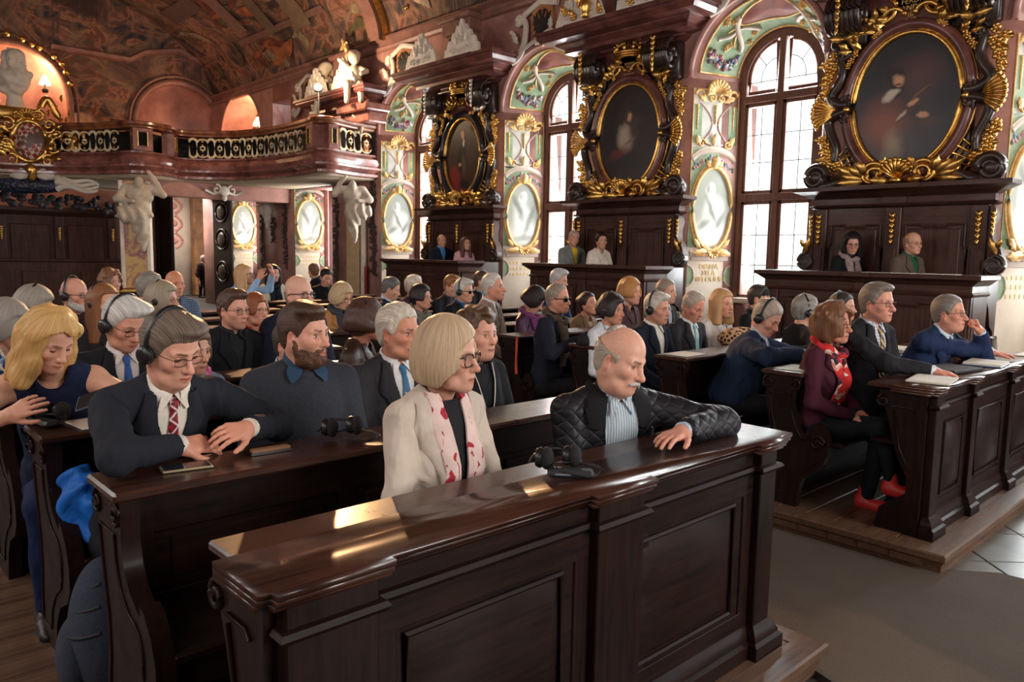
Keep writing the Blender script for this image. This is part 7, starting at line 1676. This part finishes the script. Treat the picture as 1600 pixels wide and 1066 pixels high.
person('woman with curly dark pinned-up hair and a white lanyard, black jacket', (-2.95, 2.54, 1.29), yaw=3, pitch=0, body=-4, sex='f', skin=(206, 146, 122), face=dict(fat=.006, lip=1.1, lipcol=(.30,.08,.08)), hair=('updo', dict(t=0.026, curl=0.012, cf=95, amp=0, seed=7)), haircol=(84, 62, 46), hl=2.0, lanyard=1, outfit='suit', top=(20, 20, 24), shirt=(18, 18, 22), collar=False, vdepth=0.34, legs=(20, 20, 24), lod=1, bulk=1.12, seed=6)
person('blonde woman in a sleeveless navy dress looking down at her phone', (-3.55, 0.75, 1.32), yaw=24, pitch=30, body=-12, sex='f', skin=(216, 160, 134), face=dict(nose=.95, lip=1.0, brow=.6), hair=('long', dict(t=0.018, len=0.175, fwd=0.035, wave=0.009, amp=0.002, seed=8)), haircol=(214, 168, 104), hl=1.45, outfit='dress', sleeve='none', top=(20, 30, 58), legs=(20, 34, 70), lod=0, lean=0.42, side=-0.04, zs=0.6, arms=((-3.22, .88, 1.10, ((.30, -.55, .30), (-.6, -.3, .6)), (-.2, 1, -.5)), (-3.36, .56, 1.06, ((.38, .42, .40), (.6, -.6, .25)), (-.3, -1, -.4))), hands=('hold','spread'), closed=1.0, seed=7)
person('white-haired man in headphones with a blue tie, reading', (-3.90, 1.14, 1.34), yaw=18, pitch=24, body=-4, skin=(200, 140, 116), face=dict(jowl=.006, nose=1.1), hair=('short', dict(t=0.016, quiff=0.01, part=0.03, rec=-0.004, seed=9)), haircol=(206, 204, 200), hl=1.25, outfit='suit', top=(22, 24, 30), shirt=(214, 206, 204), tie=(44, 84, 150), glasses=((40,34,32), .046, .03, .0016), phones=1, lod=1, lean=0.14, closed=0.9, seed=8)
person('woman in a pink shawl behind the man in the red plaid tie', (-3.93, 1.46, 1.19), yaw=20, sex='f', body=5, pitch=8, hair=('bob', dict(t=0.01, len=0.09)), haircol=(110, 84, 66), outfit='cardigan', top=(120, 140, 154), scarf=(196, 84, 132), scarfkind='leaf', scarfcol2=(222, 150, 180), lod=1, seed=9)
person('person in a blue jacket hidden behind the bearded man', (-3.93, 2.01, 1.18), yaw=18, body=5, hair=('short', dict(t=0.01)), haircol=(70, 60, 54), outfit='suit', top=(30, 44, 72), shirt=(180, 190, 200), lod=1, bulk=1.15, seed=10)
person('brown-haired woman in headphones and a brown leather jacket, turned away', (-3.90, 2.48, 1.29), yaw=72, body=40, sex='f', skin=(180, 116, 92), hair=('bob', dict(t=0.018, len=0.065, wave=0.004, amp=0.002, seed=11)), haircol=(74, 48, 40), hl=1.8, outfit='cardigan', top=(58, 38, 32), topkind='leather', phones=1, lod=1, seed=11)
person('bald man in headphones with a white goatee, dark maroon shirt', (-6.63, 1.59, 1.33), yaw=35, pitch=4, body=10, skin=(206, 146, 122), hair=('fringe', dict(t=0.003, top=0.01, amp=0)), haircol=(150, 130, 118), beard=((206,200,194), .009, -.06), glasses=((40,36,36), .044, .028, .0018), outfit='sweater', top=(56, 30, 38), phones=1, lod=1, s=1.02, seed=12)
person('woman in headphones with long straight brown hair', (-5.73, 1.55, 1.32), yaw=21, pitch=4, sex='f', skin=(206, 146, 118), hair=('long', dict(t=0.01, len=0.26, fwd=0.02, amp=0.0015, seed=13)), haircol=(134, 86, 54), hl=1.5, outfit='cardigan', top=(36, 32, 36), phones=1, lod=1, closed=0.8, seed=13)
person('grey-haired woman in blue floral top at the left edge', (-4.83, 0.83, 1.28), yaw=50, pitch=14, sex='f', hair=('bob', dict(t=0.016, len=0.09, amp=0.002, seed=14)), haircol=(150, 142, 134), hl=1.5, outfit='blouse', top=(40, 66, 110), topkind='floral', topcol2=(190, 200, 215), lod=1, seed=14)
person('grey-haired woman with a dark hairband behind the blonde woman', (-5.73, 1.14, 1.31), yaw=55, pitch=18, sex='f', hair=('bob', dict(t=0.016, len=0.06, amp=0.002, seed=15)), haircol=(150, 140, 130), hl=1.4, outfit='cardigan', top=(34, 34, 40), phones=1, lod=2, seed=15)
person('grey-haired woman in headphones and thin glasses, facing right', (-5.73, 1.94, 1.33), yaw=43, pitch=2, sex='f', skin=(204, 146, 124), hair=('bob', dict(t=0.016, len=0.085, amp=0.002, seed=16)), haircol=(158, 144, 122), hl=1.35, glasses=((150,140,130), .044, .03, .0012), outfit='cardigan', top=(30, 32, 38), phones=1, lod=1, seed=16)
person('person with tousled grey hair turned away behind the grey woman', (-6.63, 2.15, 1.37), yaw=102, hair=('short', dict(t=0.018, curl=0.004, cf=110, amp=0.001, seed=17)), haircol=(140, 134, 126), outfit='suit', top=(40, 40, 46), shirt=(150, 150, 150), lod=2, seed=17)
person('bald man in a blue plaid shirt near the doorway', (-7.53, 2.66, 1.36), yaw=7, body=0, skin=(204, 132, 102), face=dict(brow=1.2), hair=('fringe', dict(t=0.003, top=0.0, amp=0)), haircol=(120, 90, 76), outfit='blouse', top=(104, 124, 150), topkind='check', topcol2=(60, 76, 100), lod=2, seed=18)
person('young man with curly quiff, glasses and black shirt', (-4.83, 2.07, 1.31), yaw=17, body=6, pitch=2, skin=(206, 146, 122), face=dict(stubble=.45), hair=('short', dict(t=0.012, quiff=0.01, curl=0.004, cf=110, amp=0.001, rec=0.0, seed=19)), haircol=(84, 60, 50), hl=1.6, glasses=((56,44,40), .046, .036, .0014), outfit='suit', top=(22, 24, 30), shirt=(20, 22, 26), lod=1, s=1.02, seed=19)
person('older woman with short auburn hair, glasses and a red blouse', (-5.73, 2.63, 1.23), yaw=17, sex='f', skin=(206, 142, 116), face=dict(jowl=.008), hair=('bob', dict(t=0.014, len=0.03, wave=0.004, seed=20)), haircol=(140, 78, 46), hl=1.5, glasses=((150,120,100), .048, .038, .0016), outfit='blouse', top=(176, 30, 40), lod=2, seed=20)
person('bald man in dark-rimmed glasses and navy jacket', (-4.83, 2.53, 1.40), yaw=14, body=6, skin=(212, 158, 136), face=dict(brow=1.1), hair=('fringe', dict(t=0.002, top=0.0, amp=0)), haircol=(150, 130, 118), glasses=((30,26,28), .050, .036, .0030), outfit='suit', top=(26, 32, 50), shirt=(36, 40, 52), lod=1, s=1.04, bulk=1.12, seed=21)
person('smiling woman with curly brown hair in the far rows', (-8.43, 2.35, 1.35), yaw=22, sex='f', hair=('bob', dict(t=0.022, len=0.09, curl=0.009, cf=80, amp=0, seed=22)), haircol=(124, 86, 62), hl=1.6, outfit='cardigan', top=(34, 34, 40), lod=2, seed=22)
person('blonde woman in a pale blue shirt holding up her phone', (-9.00, 4.00, 1.39), yaw=46, sex='f', pitch=-6, hair=('long', dict(t=0.012, len=0.2, seed=23)), haircol=(206, 164, 116), outfit='blouse', top=(150, 184, 220), glasses=((40,30,30), .05, .04, .003), arms=((-8.72, 4.22, 1.42, ((.1, -.3, 1), (.5, .6, .2)), (0, .6, -1)), (-8.72, 4.05, 1.36, ((.1, .3, 1), (.7, -.6, .1)), (0, -.6, -1))), hands=('hold','rest'), lod=2, zs=0.6, seed=23)
person('dark-haired woman in a cream coat and dark scarf by the gallery pier', (-10.60, 5.15, 1.35), yaw=-2, sex='f', hair=('long', dict(t=0.016, len=0.16, seed=24)), haircol=(24, 20, 22), outfit='coat', top=(206, 200, 178), shirt=(30, 34, 44), scarf=(28, 34, 46), lod=3, seed=24)
person('person in black turning round below the gallery medallion', (-11.60, 6.34, 1.36), yaw=-179, hair=('short', dict(t=0.01)), haircol=(120, 80, 56), outfit='suit', top=(20, 22, 28), shirt=(40, 40, 44), lod=3, seed=25)
person('dark-haired man in black bending over the back pews', (-10.30, 5.84, 1.31), yaw=-10, pitch=25, hair=('short', dict(t=0.012)), haircol=(30, 24, 22), outfit='sweater', top=(16, 18, 22), lod=3, seed=26)
person('blonde woman in a camel coat looking down', (-6.63, 3.93, 1.26), yaw=19, pitch=22, sex='f', hair=('bob', dict(t=0.014, len=0.1, seed=27)), haircol=(196, 168, 130), outfit='coat', top=(170, 120, 74), shirt=(50, 52, 60), scarf=(58, 60, 68), glasses=((60,44,40), .05, .04, .002), lod=2, seed=27)
person('grey-haired man in a navy suit bending forward', (-7.15, 4.86, 1.29), yaw=46, pitch=18, body=45, hair=('short', dict(t=0.011, seed=28)), haircol=(104, 100, 98), outfit='suit', top=(26, 36, 62), shirt=(200, 216, 230), lod=2, lean=0.16, seed=28)
person('white-haired person in a maroon jacket, mostly hidden', (-7.15, 5.18, 1.31), yaw=34, hair=('short', dict(t=0.018, curl=0.003, cf=120, amp=0.001, seed=29)), haircol=(214, 204, 188), outfit='cardigan', top=(66, 44, 58), lod=2, seed=29)
person('woman with short black hair and a grey cowl-neck sweater', (-6.29, 4.64, 1.25), yaw=22, sex='f', skin=(200, 140, 114), hair=('bob', dict(t=0.014, len=0.03, seed=30)), haircol=(38, 30, 32), glasses=((150,140,130), .044, .03, .0012), outfit='sweater', top=(112, 108, 104), topkind='knit', scarf=(114, 110, 106), lod=2, seed=30)
person('brown-haired man in glasses left of the aisle, looking down', (-7.15, 5.72, 1.31), yaw=11, pitch=16, hair=('short', dict(t=0.012, quiff=0.006, seed=31)), haircol=(140, 96, 62), glasses=((40,30,30), .046, .03, .0022), outfit='suit', top=(34, 36, 42), shirt=(60, 60, 66), lod=2, seed=31)
person('white-haired man in headphones and dark glasses, blue shirt', (-6.29, 5.20, 1.30), yaw=22, pitch=4, hair=('short', dict(t=0.014, quiff=0.006, seed=32)), haircol=(200, 196, 188), glasses=((30,26,26), .048, .032, .0026, (.25,.2,.2)), outfit='suit', top=(26, 30, 40), shirt=(40, 84, 140), phones=1, lod=2, seed=32)
person('dark-haired man half hidden behind the beige suit', (-7.15, 6.20, 1.36), yaw=29, hair=('short', dict(t=0.01, seed=33)), haircol=(82, 64, 56), outfit='suit', top=(30, 32, 40), shirt=(120, 130, 150), lod=2, seed=33)
person('white-haired man in a beige suit and dark patterned tie, chin raised', (-5.43, 4.85, 1.38), yaw=24, pitch=-6, body=25, skin=(206, 144, 118), face=dict(nose=1.15), hair=('short', dict(t=0.012, rec=0.012, amp=0.001, seed=34)), haircol=(206, 200, 190), outfit='suit', top=(150, 130, 114), shirt=(220, 220, 220), tie=(70, 62, 54), tiekind='spots', tiecol2=(130, 120, 100), lod=1, s=1.04, seed=34)
person('dark-haired woman in a purple jacket bowing her head', (-5.43, 5.40, 1.25), yaw=39, pitch=38, sex='f', hair=('bob', dict(t=0.016, len=0.09, amp=0.002, seed=35)), haircol=(40, 32, 32), outfit='cardigan', top=(74, 38, 72), topkind='leather', scarf=(120, 60, 110), lod=2, seed=35)
person('man with combed-back white hair behind the man in sunglasses', (-6.29, 6.66, 1.40), yaw=23, pitch=10, hair=('short', dict(t=0.018, quiff=0.014, seed=36)), haircol=(190, 190, 190), outfit='suit', top=(34, 48, 84), shirt=(150, 190, 220), lod=2, seed=36)
person('man in dark sunglasses and a brown checked scarf, navy coat', (-4.57, 4.83, 1.32), yaw=15, body=30, skin=(200, 138, 112), hair=('short', dict(t=0.006, rec=0.02, amp=0.0006, seed=37)), haircol=(150, 136, 124), glasses=((24,22,24), .048, .032, .0030, (.06,.05,.06)), outfit='coat', top=(28, 30, 44), shirt=(30, 34, 40), scarf=(104, 88, 70), scarfkind='check', scarfcol2=(60, 50, 44), arms=('lap', (-4.25, 4.75, 1.0)), lod=1, s=1.04, seed=37)
person('woman with dark hair drawn back and a beige cardigan, looking up', (-5.43, 6.21, 1.18), yaw=3, pitch=-10, sex='f', skin=(206, 144, 120), hair=('updo', dict(t=0.008, amp=0.0008, seed=38)), haircol=(54, 38, 38), outfit='cardigan', top=(146, 122, 98), shirt=(190, 160, 140), lod=2, seed=38)
person('dark-haired woman in headphones and white collar', (-3.95, 4.81, 1.27), yaw=7, pitch=4, sex='f', skin=(196, 134, 108), hair=('bob', dict(t=0.016, len=0.055, wave=0.006, seed=39)), haircol=(44, 34, 34), outfit='blouse', top=(206, 210, 218), phones=1, lod=2, seed=39)
person('woman with short strawberry-blonde hair and a mauve top', (-4.57, 5.83, 1.36), yaw=6, sex='f', skin=(206, 146, 124), hair=('bob', dict(t=0.02, len=0.05, wave=0.004, seed=40)), haircol=(178, 124, 72), hl=1.5, outfit='blouse', top=(96, 74, 78), topkind='leaf', topcol2=(60, 46, 54), lod=2, seed=40)
person('white-haired man in headphones and open white shirt, dark blazer', (-3.71, 5.09, 1.28), yaw=2, pitch=4, skin=(200, 140, 116), hair=('short', dict(t=0.013, quiff=0.006, seed=41)), haircol=(200, 192, 182), outfit='suit', top=(28, 34, 48), shirt=(222, 218, 208), phones=1, lod=1, s=1.02, seed=41)
person('grey-haired man behind the white-haired man in headphones', (-4.57, 6.41, 1.35), yaw=3, hair=('short', dict(t=0.008, seed=42)), haircol=(150, 138, 128), outfit='suit', top=(60, 60, 66), shirt=(190, 200, 210), lod=2, seed=42)
person('balding man in a grey suit and pale aqua tie, head bowed', (-3.71, 5.60, 1.28), yaw=-4, pitch=24, skin=(206, 140, 118), hair=('short', dict(t=0.007, rec=0.024, amp=0.0006, seed=43)), haircol=(180, 164, 150), outfit='suit', top=(52, 52, 58), shirt=(220, 226, 228), tie=(150, 196, 198), lod=1, closed=0.9, seed=43)
person('blonde woman with long straight hair in a white blouse', (-3.71, 6.05, 1.29), yaw=-8, pitch=2, sex='f', skin=(212, 152, 124), hair=('long', dict(t=0.013, len=0.17, fwd=0.03, amp=0.0014, seed=44)), haircol=(196, 152, 104), hl=1.45, outfit='blouse', top=(218, 212, 206), lod=1, seed=44)
person('man in headphones and a blue blazer leaning over the pew shelf', (-2.86, 5.29, 1.26), yaw=0, pitch=30, body=22, skin=(206, 146, 124), face=dict(jowl=.008, fat=.004), hair=('short', dict(t=0.01, seed=45)), haircol=(176, 162, 148), outfit='suit', top=(36, 50, 76), shirt=(190, 196, 210), phones=1, lod=1, s=1.05, bulk=1.25, lean=0.26, zs=0.6, arms=((-2.52, 5.60, 1.03), (-2.50, 5.15, 1.035, ((.25, .6, -.05), (0, 0, 1)), (-.1, -1, -.1))), closed=1.0, seed=45)
person('person with curly grey hair and a dark sweater, seen from behind', (-2.90, 6.00, 1.28), yaw=48, body=50, hair=('short', dict(t=0.02, curl=0.005, cf=110, amp=0, seed=46)), haircol=(142, 138, 132), hl=1.4, outfit='sweater', top=(38, 36, 38), phones=1, lod=1, seed=46)
person('dark-haired man in headphones between the grey heads', (-2.90, 6.67, 1.29), yaw=6, hair=('short', dict(t=0.01, seed=47)), haircol=(60, 52, 48), outfit='suit', top=(30, 32, 38), shirt=(120, 120, 130), phones=1, lod=2, seed=47)
person('woman in a burgundy jacket, floral scarf and red shoes at the pew end', (-2.16, 4.85, 1.29), yaw=0, body=2, sex='f', skin=(196, 132, 108), face=dict(nose=1.1, jowl=.004), hair=('bob', dict(t=0.026, len=0.135, wave=0.01, amp=0.002, seed=48)), haircol=(118, 80, 56), hl=1.7, outfit='suit', top=(66, 24, 40), topkind='plain', shirt=(26, 26, 32), collar=False, scarf=(196, 44, 44), scarfkind='floral', scarfcol2=(30, 34, 56), legs=(16, 22, 26), shoes=(196, 46, 44), lod=0, zs=0.6, footx=0.34, kneex=0.4, crossed=True, glasses=((90,70,60), .044, .03, .0014), seed=48)
person('man in glasses, dark suit and yellow striped tie in the right front pew', (-2.03, 5.19, 1.42), yaw=-11, body=-14, skin=(206, 142, 120), face=dict(nose=1.2), hair=('short', dict(t=0.014, quiff=0.004, rec=0.006, wave=0.002, seed=49)), haircol=(126, 116, 106), hl=1.4, outfit='suit', top=(32, 33, 38), shirt=(214,218,226,'check'), tie=(60, 62, 78), tiekind='diag', tiecol2=(206, 166, 92), glasses=((90,70,60), .046, .03, .0014), arms=('lap', (-1.66, 5.16, 1.02, ((.6, .3, -.05), (0, 0, 1)), (-.3, -.8, -.2))), lod=0, s=1.03, zs=0.6, seed=49)
person('man in a blue suit and glasses resting his chin on his hand, far right', (-1.86, 6.04, 1.33), yaw=-1, pitch=-2, body=-8, skin=(204, 140, 116), face=dict(nose=1.15, fat=.003), hair=('short', dict(t=0.011, rec=0.01, seed=50)), haircol=(128, 120, 112), outfit='suit', top=(28, 44, 78), shirt=(196,210,224), tie=(38, 34, 48), glasses=((60,50,46), .046, .03, .0014), lod=0, s=1.03, lean=0.32, zs=0.6, bulk=1.1, arms=((-1.70, 6.20, 1.20, ((-.15, -.35, .5), (.8, .35, .3)), (.7, .6, -.9)), (-1.56, 6.5, 1.03, ((.55, .40, -.06), (0, 0, 1)), (-.3, -.9, 0))), hands=('fist','flat'), seed=50)
person('person in a black cap below the large window, mostly hidden', (-3.75, 6.77, 1.32), yaw=14, hair=('short', dict(t=0.008)), haircol=(60, 54, 50), outfit='suit', top=(20, 22, 26), shirt=(80, 80, 90), cap=(M('black_felt', (.012,.012,.014), .9), 1.0, .5), lod=2, seed=51)
person('man in a dark jacket and blue shirt in the farthest stall', (-11.66, 9.08, 1.92), yaw=-16, zs=1.24, hide_legs=False, kneex=0.36, lod=2, hair=('fringe', dict(t=0.006, top=0.06)), haircol=(150, 120, 104), outfit='suit', top=(24, 32, 48), shirt=(70, 140, 210))
person('woman in pink with long brown hair in the farthest stall', (-10.95, 9.08, 1.87), yaw=-10, zs=1.24, hide_legs=False, kneex=0.36, lod=2, sex='f', pitch=-4, hair=('long', dict(t=0.012, len=0.24)), haircol=(92, 58, 48), outfit='sweater', top=(206, 160, 170))
person('man in a grey blazer and yellow shirt in the middle stall', (-8.28, 9.08, 1.96), yaw=-28, zs=1.24, hide_legs=False, kneex=0.36, lod=2, roll=-10, hair=('short', dict(t=0.008)), haircol=(176, 160, 148), outfit='coat', top=(122, 126, 124), shirt=(232, 184, 40), collar=False)
person('woman in a white blouse with dark tied-back hair in the middle stall', (-7.71, 9.08, 1.92), yaw=-26, zs=1.24, hide_legs=False, kneex=0.36, lod=2, sex='f', hair=('updo', dict(t=0.008)), haircol=(36, 26, 28), outfit='blouse', top=(224, 214, 204))
person('woman in black with glasses and a grey patterned scarf in the largest stall', (-3.89, 9.08, 1.89), yaw=-57, zs=1.24, hide_legs=False, kneex=0.36, lod=1, sex='f', pitch=14, hair=('long', dict(t=0.014, len=0.2)), haircol=(26, 22, 26), outfit='coat', top=(14, 15, 18), shirt=(30, 30, 34), scarf=(150, 130, 128), scarfkind='leaf', scarfcol2=(80, 70, 84), glasses=((30,26,28), .048, .034, .0024))
person('balding man in a tweed jacket, white collar and green sweater in the largest stall', (-3.22, 9.08, 1.89), yaw=-28, zs=1.24, hide_legs=False, kneex=0.36, lod=1, hair=('fringe', dict(t=0.006, top=0.05)), haircol=(160, 130, 112), outfit='suit', top=(88, 76, 66), topkind='knit', shirt=(34, 88, 64), glasses=((120,96,80), .044, .03, .0014))
person('person in a black coat with a bag at the left jamb of the doorway', (-24.20, 8.36, 1.42), yaw=81, stand=True, zs=0.86, arms=('down','down'), hair=('short', dict(t=0.01)), haircol=(60, 50, 44), outfit='coat', top=(26, 28, 40), shirt=(90, 90, 110), lod=3, seed=60)
person('person in a dark jacket standing in the corridor beyond the doorway', (-25.00, 9.77, 1.36), yaw=49, stand=True, zs=0.86, arms=('down','down'), hair=('short', dict(t=0.01)), haircol=(200, 190, 180), outfit='suit', top=(44, 34, 40), shirt=(180, 170, 160), lod=3, seed=61)
# ---------------------------------------------------------------- things on the desks and floor
m_blk = M('black_plastic', (.012, .012, .014), .35); m_foam = M('black_foam', (.012, .012, .013), .9, bump=.4, bscale=300); m_paper = M('paper', srgb(226, 220, 208), .7, var=.03)
def headset(x, y, z, rz, label, full=True):
    T = empty('headset', label, 'headphones', None, (x, y, z), rz)
    a = np.linspace(.1, PI - .1, 24)
    if full: MB().box(-.075, .075, -.032, .032, 0, .024, .010).build('receiver', M('receiver_shell', srgb(52, 54, 58), .35), T); MB().box(-.05, .0, -.033, -.031, .010, .016).build('receiver_display', M('receiver_silver', srgb(150, 154, 158), .3, .6), T)
    q = MB(); q.tube(np.stack([-.05 + .085 * np.cos(a), .06 + .02 * np.sin(a), .018 + .05 * np.sin(a)], 1), .005, 6); q.build('headband', m_blk, T, smooth=180)
    for k, (cx, cy, cz) in enumerate(((-.10, .05, .045), (-.01, .075, .048))):
        MB().lathe([(0, -.012), (.03, -.012), (.035, 0), (.03, .012), (0, .014)], n=20, M=mat4((cx, cy, cz), (.2, .98, 0), (0, 0, 1), (.98, -.2, 0))).build('ear_cup', m_blk, T, smooth=60)
        MB().ell((cx + .022, cy - .006, cz), (.024, .034, .038), 14).build('ear_cushion', m_foam, T, smooth=180)
    q = MB(); t = np.linspace(0, 1, 60)
    q.tube(np.stack([.02 + .085 * np.cos(t * 15) * (1 - .3 * t), .01 + .05 * np.sin(t * 15) * (1 - .3 * t), .006 + .028 * np.abs(np.sin(t * 7.5 + .5))], 1), .0022, 6); q.build('cable', m_blk, T, smooth=180); return T
headset(-1.62, 1.79, .992, .75, 'black headset and grey receiver with coiled cable on the front desk')
headset(-2.47, 1.50, .987, .9, 'black headset lying on the second shelf before the bearded man', False)
headset(-3.47, .70, .987, .3, 'black headset tangle on the third shelf by the blonde woman', True)
def slab(nm, x, y, z, rz, sx, sy, sz, mt, label, cat, parts=()):
    T = MB().box(-sx / 2, sx / 2, -sy / 2, sy / 2, 0, sz, min(.004, sz * .4)).build(nm, mt); T.location = (x, y, z); T.rotation_euler = (0, 0, rz); tag(T, label, cat)
    for pn, ps, pm in parts: MB().box(*ps).build(pn, pm, T)
    return T
m_screen = M('phone_screen', (.02, .022, .026), .06)
slab('phone', -2.50, .90, .987, 1.4, .155, .075, .008, M('pale_gold_metal', srgb(196, 184, 150), .35, .5), 'pale gold phone lying on the second shelf beside the clasped hands', 'phone', [('screen', (-.070, .070, -.034, .034, .0078, .0086), m_screen)])
slab('case', -2.52, 1.20, .987, 1.5, .14, .035, .018, M('tan_leather', srgb(140, 104, 76), .5), 'slim tan case on the second shelf right of the clasped hands', 'case', [('dark_base', (-.075, .075, -.022, .022, -.0, .008), m_blk)])
ph = slab('phone', -3.12, .80, 1.135, .5, .15, .072, .008, M('silver_metal', srgb(150, 154, 160), .3, .7), 'phone held up by the blonde woman in navy', 'phone', [('screen', (-.070, .070, -.033, .033, .0078, .0086), m_screen)]); ph.rotation_euler = (.75, -.35, .75)
slab('paper_sheet', -3.40, .93, .987, .1, .21, .30, .003, m_paper, 'white paper sheets on the third shelf', 'paper')
slab('paper_sheet', -2.34, 4.78, .987, .1, .21, .28, .004, M('pale_green_paper', srgb(204, 214, 204), .7, var=.04), 'pale papers on the pew shelf behind the woman in burgundy', 'paper')
slab('paper_sheet', -3.22, 4.78, .987, .0, .21, .28, .003, m_paper, 'papers on the shelf before the white-haired man in headphones', 'paper')
slab('folder', -1.58, 4.92, .992, .15, .23, .32, .012, M('cream_card', srgb(214, 206, 190), .6, var=.04), 'cream folder nearest the corner of the right front desk', 'folder', [('cover', (-.10, .118, -.15, .165, .0121, .0135), m_paper)])
f_ = slab('folder', -1.66, 5.50, .992, -.2, .24, .34, .022, M('black_card', srgb(26, 26, 30), .45), 'black open folder on the right front desk', 'folder', [('pages', (-.10, .115, -.16, .175, .006, .018), m_paper)])
slab('folder', -1.60, 6.02, .992, .1, .24, .34, .010, M('blue_card', srgb(86, 104, 140), .5), 'blue folder of papers before the man resting his chin', 'folder', [('pages', (-.11, .115, -.16, .165, .0101, .020), m_paper), ('card', (-.11, .11, -.15, .15, .0201, .022), M('cream_card', srgb(214, 206, 190), .6))])
slab('paper_sheet', -1.52, 6.95, .992, .0, .21, .30, .006, m_paper, 'papers at the far end of the right front desk', 'paper')
slab('paper_stack', -2.33, 6.35, .987, .05, .22, .31, .03, m_paper, 'stack of papers on the pew shelf behind the man in the yellow tie', 'papers')
for x, y, w_ in ((-2.71, 8.42, .34), (-2.20, 8.42, .12), (-3.20, 8.42, .5)): slab('paper_sheet', x, y, .1, 0, w_, .21, .004, m_paper, {.34: 'white papers before the man in tweed, on the largest stall desk', .12: 'small white card at the right of the largest stall desk', .5: 'white papers at the left end of the largest stall desk'}[w_], 'paper').location.z = 1.7 + (1.602 - 1.7) * 1.36 + .001
# cloth bundle hanging over the pew seat
def blue(P):
    d = el(P, (0, 0, .10), (.16, .10, .13)); d = smin(d, rc(P, (.06, .02, .1), (.12, .06, -.2), .09, .035), .05); d = smin(d, rc(P, (-.02, -.05, .05), (.04, -.02, -.10), .07, .04), .05)
    n = np.sin(P[:, 0] * 30 + 6 * np.sin(P[:, 2] * 9 + 1) + P[:, 1] * 20) * .016 + vnoise(P, 38., 4) * .012
    return d + n.astype(f32)
V, Q = nets(blue, (-.25, -.2, -.3), (.28, .2, .28), .011); o = link('jacket', mesh_from('jacket', V, [Q], 180), cloth('blue_nylon', srgb(24, 104, 196), 'plain', None, .5)); o.location = (-3.16, .76, .68); o.scale = (.85, .8, .78); tag(o, 'bright blue jacket crumpled on the seat beside the dark suit', 'jacket')
# backpack under the second shelf
B = empty('backpack', 'blue-grey backpack standing on the floor between the first two pew ends', 'backpack', None, (-2.93, .75, .12), -.35); B.scale = (.92, .92, .96)
m_bp = cloth('backpack_fabric', srgb(46, 55, 70), 'knit'); m_bd = M('backpack_trim', (.014, .015, .018), .7)
def bp(P): return smax(el(P, (0, 0, .22), (.17, .13, .27)), -P[:, 2] - .0, .03)
V, Q = nets(bp, (-.22, -.2, -.05), (.22, .2, .55), .012); link('body', mesh_from('body', V, [Q], 180), m_bp, B)
def bp2(P): return smax(el(P, (0, -.10, .13), (.125, .075, .15)), -P[:, 2] - .0, .02)
V, Q = nets(bp2, (-.2, -.25, -.03), (.2, .05, .32), .010); link('front_pocket', mesh_from('front_pocket', V, [Q], 180), m_bp, B)
for z, r in ((.36, .92), (.27, 1.0), (.43, .72)):
    q = MB(); a = np.linspace(PI, 2 * PI, 20); k = math.sqrt(max(.02, 1 - ((z - .22) / .27) ** 2)); q.tube(np.stack([.172 * k * np.cos(a), .133 * k * np.sin(a), z + .04 * np.sin(a)], 1), .007, 6); q.build('zip', m_bd, B, smooth=180)
q = MB(); a = np.linspace(0, PI, 16); q.tube(np.stack([.06 * np.cos(a), np.full(16, .04), .48 + .05 * np.sin(a)], 1), .010, 8); q.build('handle', m_bp, B, smooth=180)
for s in (-1, 1): q = MB(); q.tube([(s * .10, .12, .44), (s * .14, .16, .28), (s * .17, .14, .06), (s * .24, .05, .01)], .012, 6); q.build('strap', m_bd, B, smooth=180)
MB().ell((-.06, -.155, .17), (.008, .008, .016), 8).build('red_zip_pull', M('red_rubber', srgb(190, 24, 34), .5), B, smooth=180); MB().ell((-.12, -.115, .10), (.007, .007, .014), 8).build('red_zip_pull', M('red_rubber', srgb(190, 24, 34), .5), B, smooth=180)
# hat and strap on pew ends, patterned bag, lanyard
o = MB().lathe([(.0, .10), (.06, .098), (.10, .08), (.125, .04), (.13, 0), (0, 0)], n=28).build('hat', M('black_felt', (.012, .012, .014), .9), smooth=180); o.location = (-4.06, 4.72, .987); o.scale = (1, 1.15, 1); tag(o, 'round black hat resting on a pew end behind the bald man', 'hat')
o = MB().tube([(0, 0, .02), (.012, -.012, -.05), (.008, -.012, -.22), (.016, -.014, -.30)], .012, 8).build('strap', M('orange_web', srgb(206, 74, 34), .6), smooth=180); o.location = (-4.81, 4.575, .96); tag(o, 'orange strap hanging from a pew end beside the aisle', 'strap')
def bag(P): return smin(el(P, (0, 0, 0), (.13, .16, .09)), el(P, (.03, .1, .02), (.1, .1, .07)), .04) + .008 * vnoise(P, 60., 2).astype(f32)
V, Q = nets(bag, (-.2, -.25, -.15), (.2, .28, .15), .013); o = link('bag', mesh_from('bag', V, [Q], 180), cloth('leopard', srgb(196, 156, 116), 'spots', srgb(56, 30, 26))); o.location = (-3.42, 5.80, 1.02); tag(o, 'brown spotted bag in front of the blonde woman in white', 'bag')
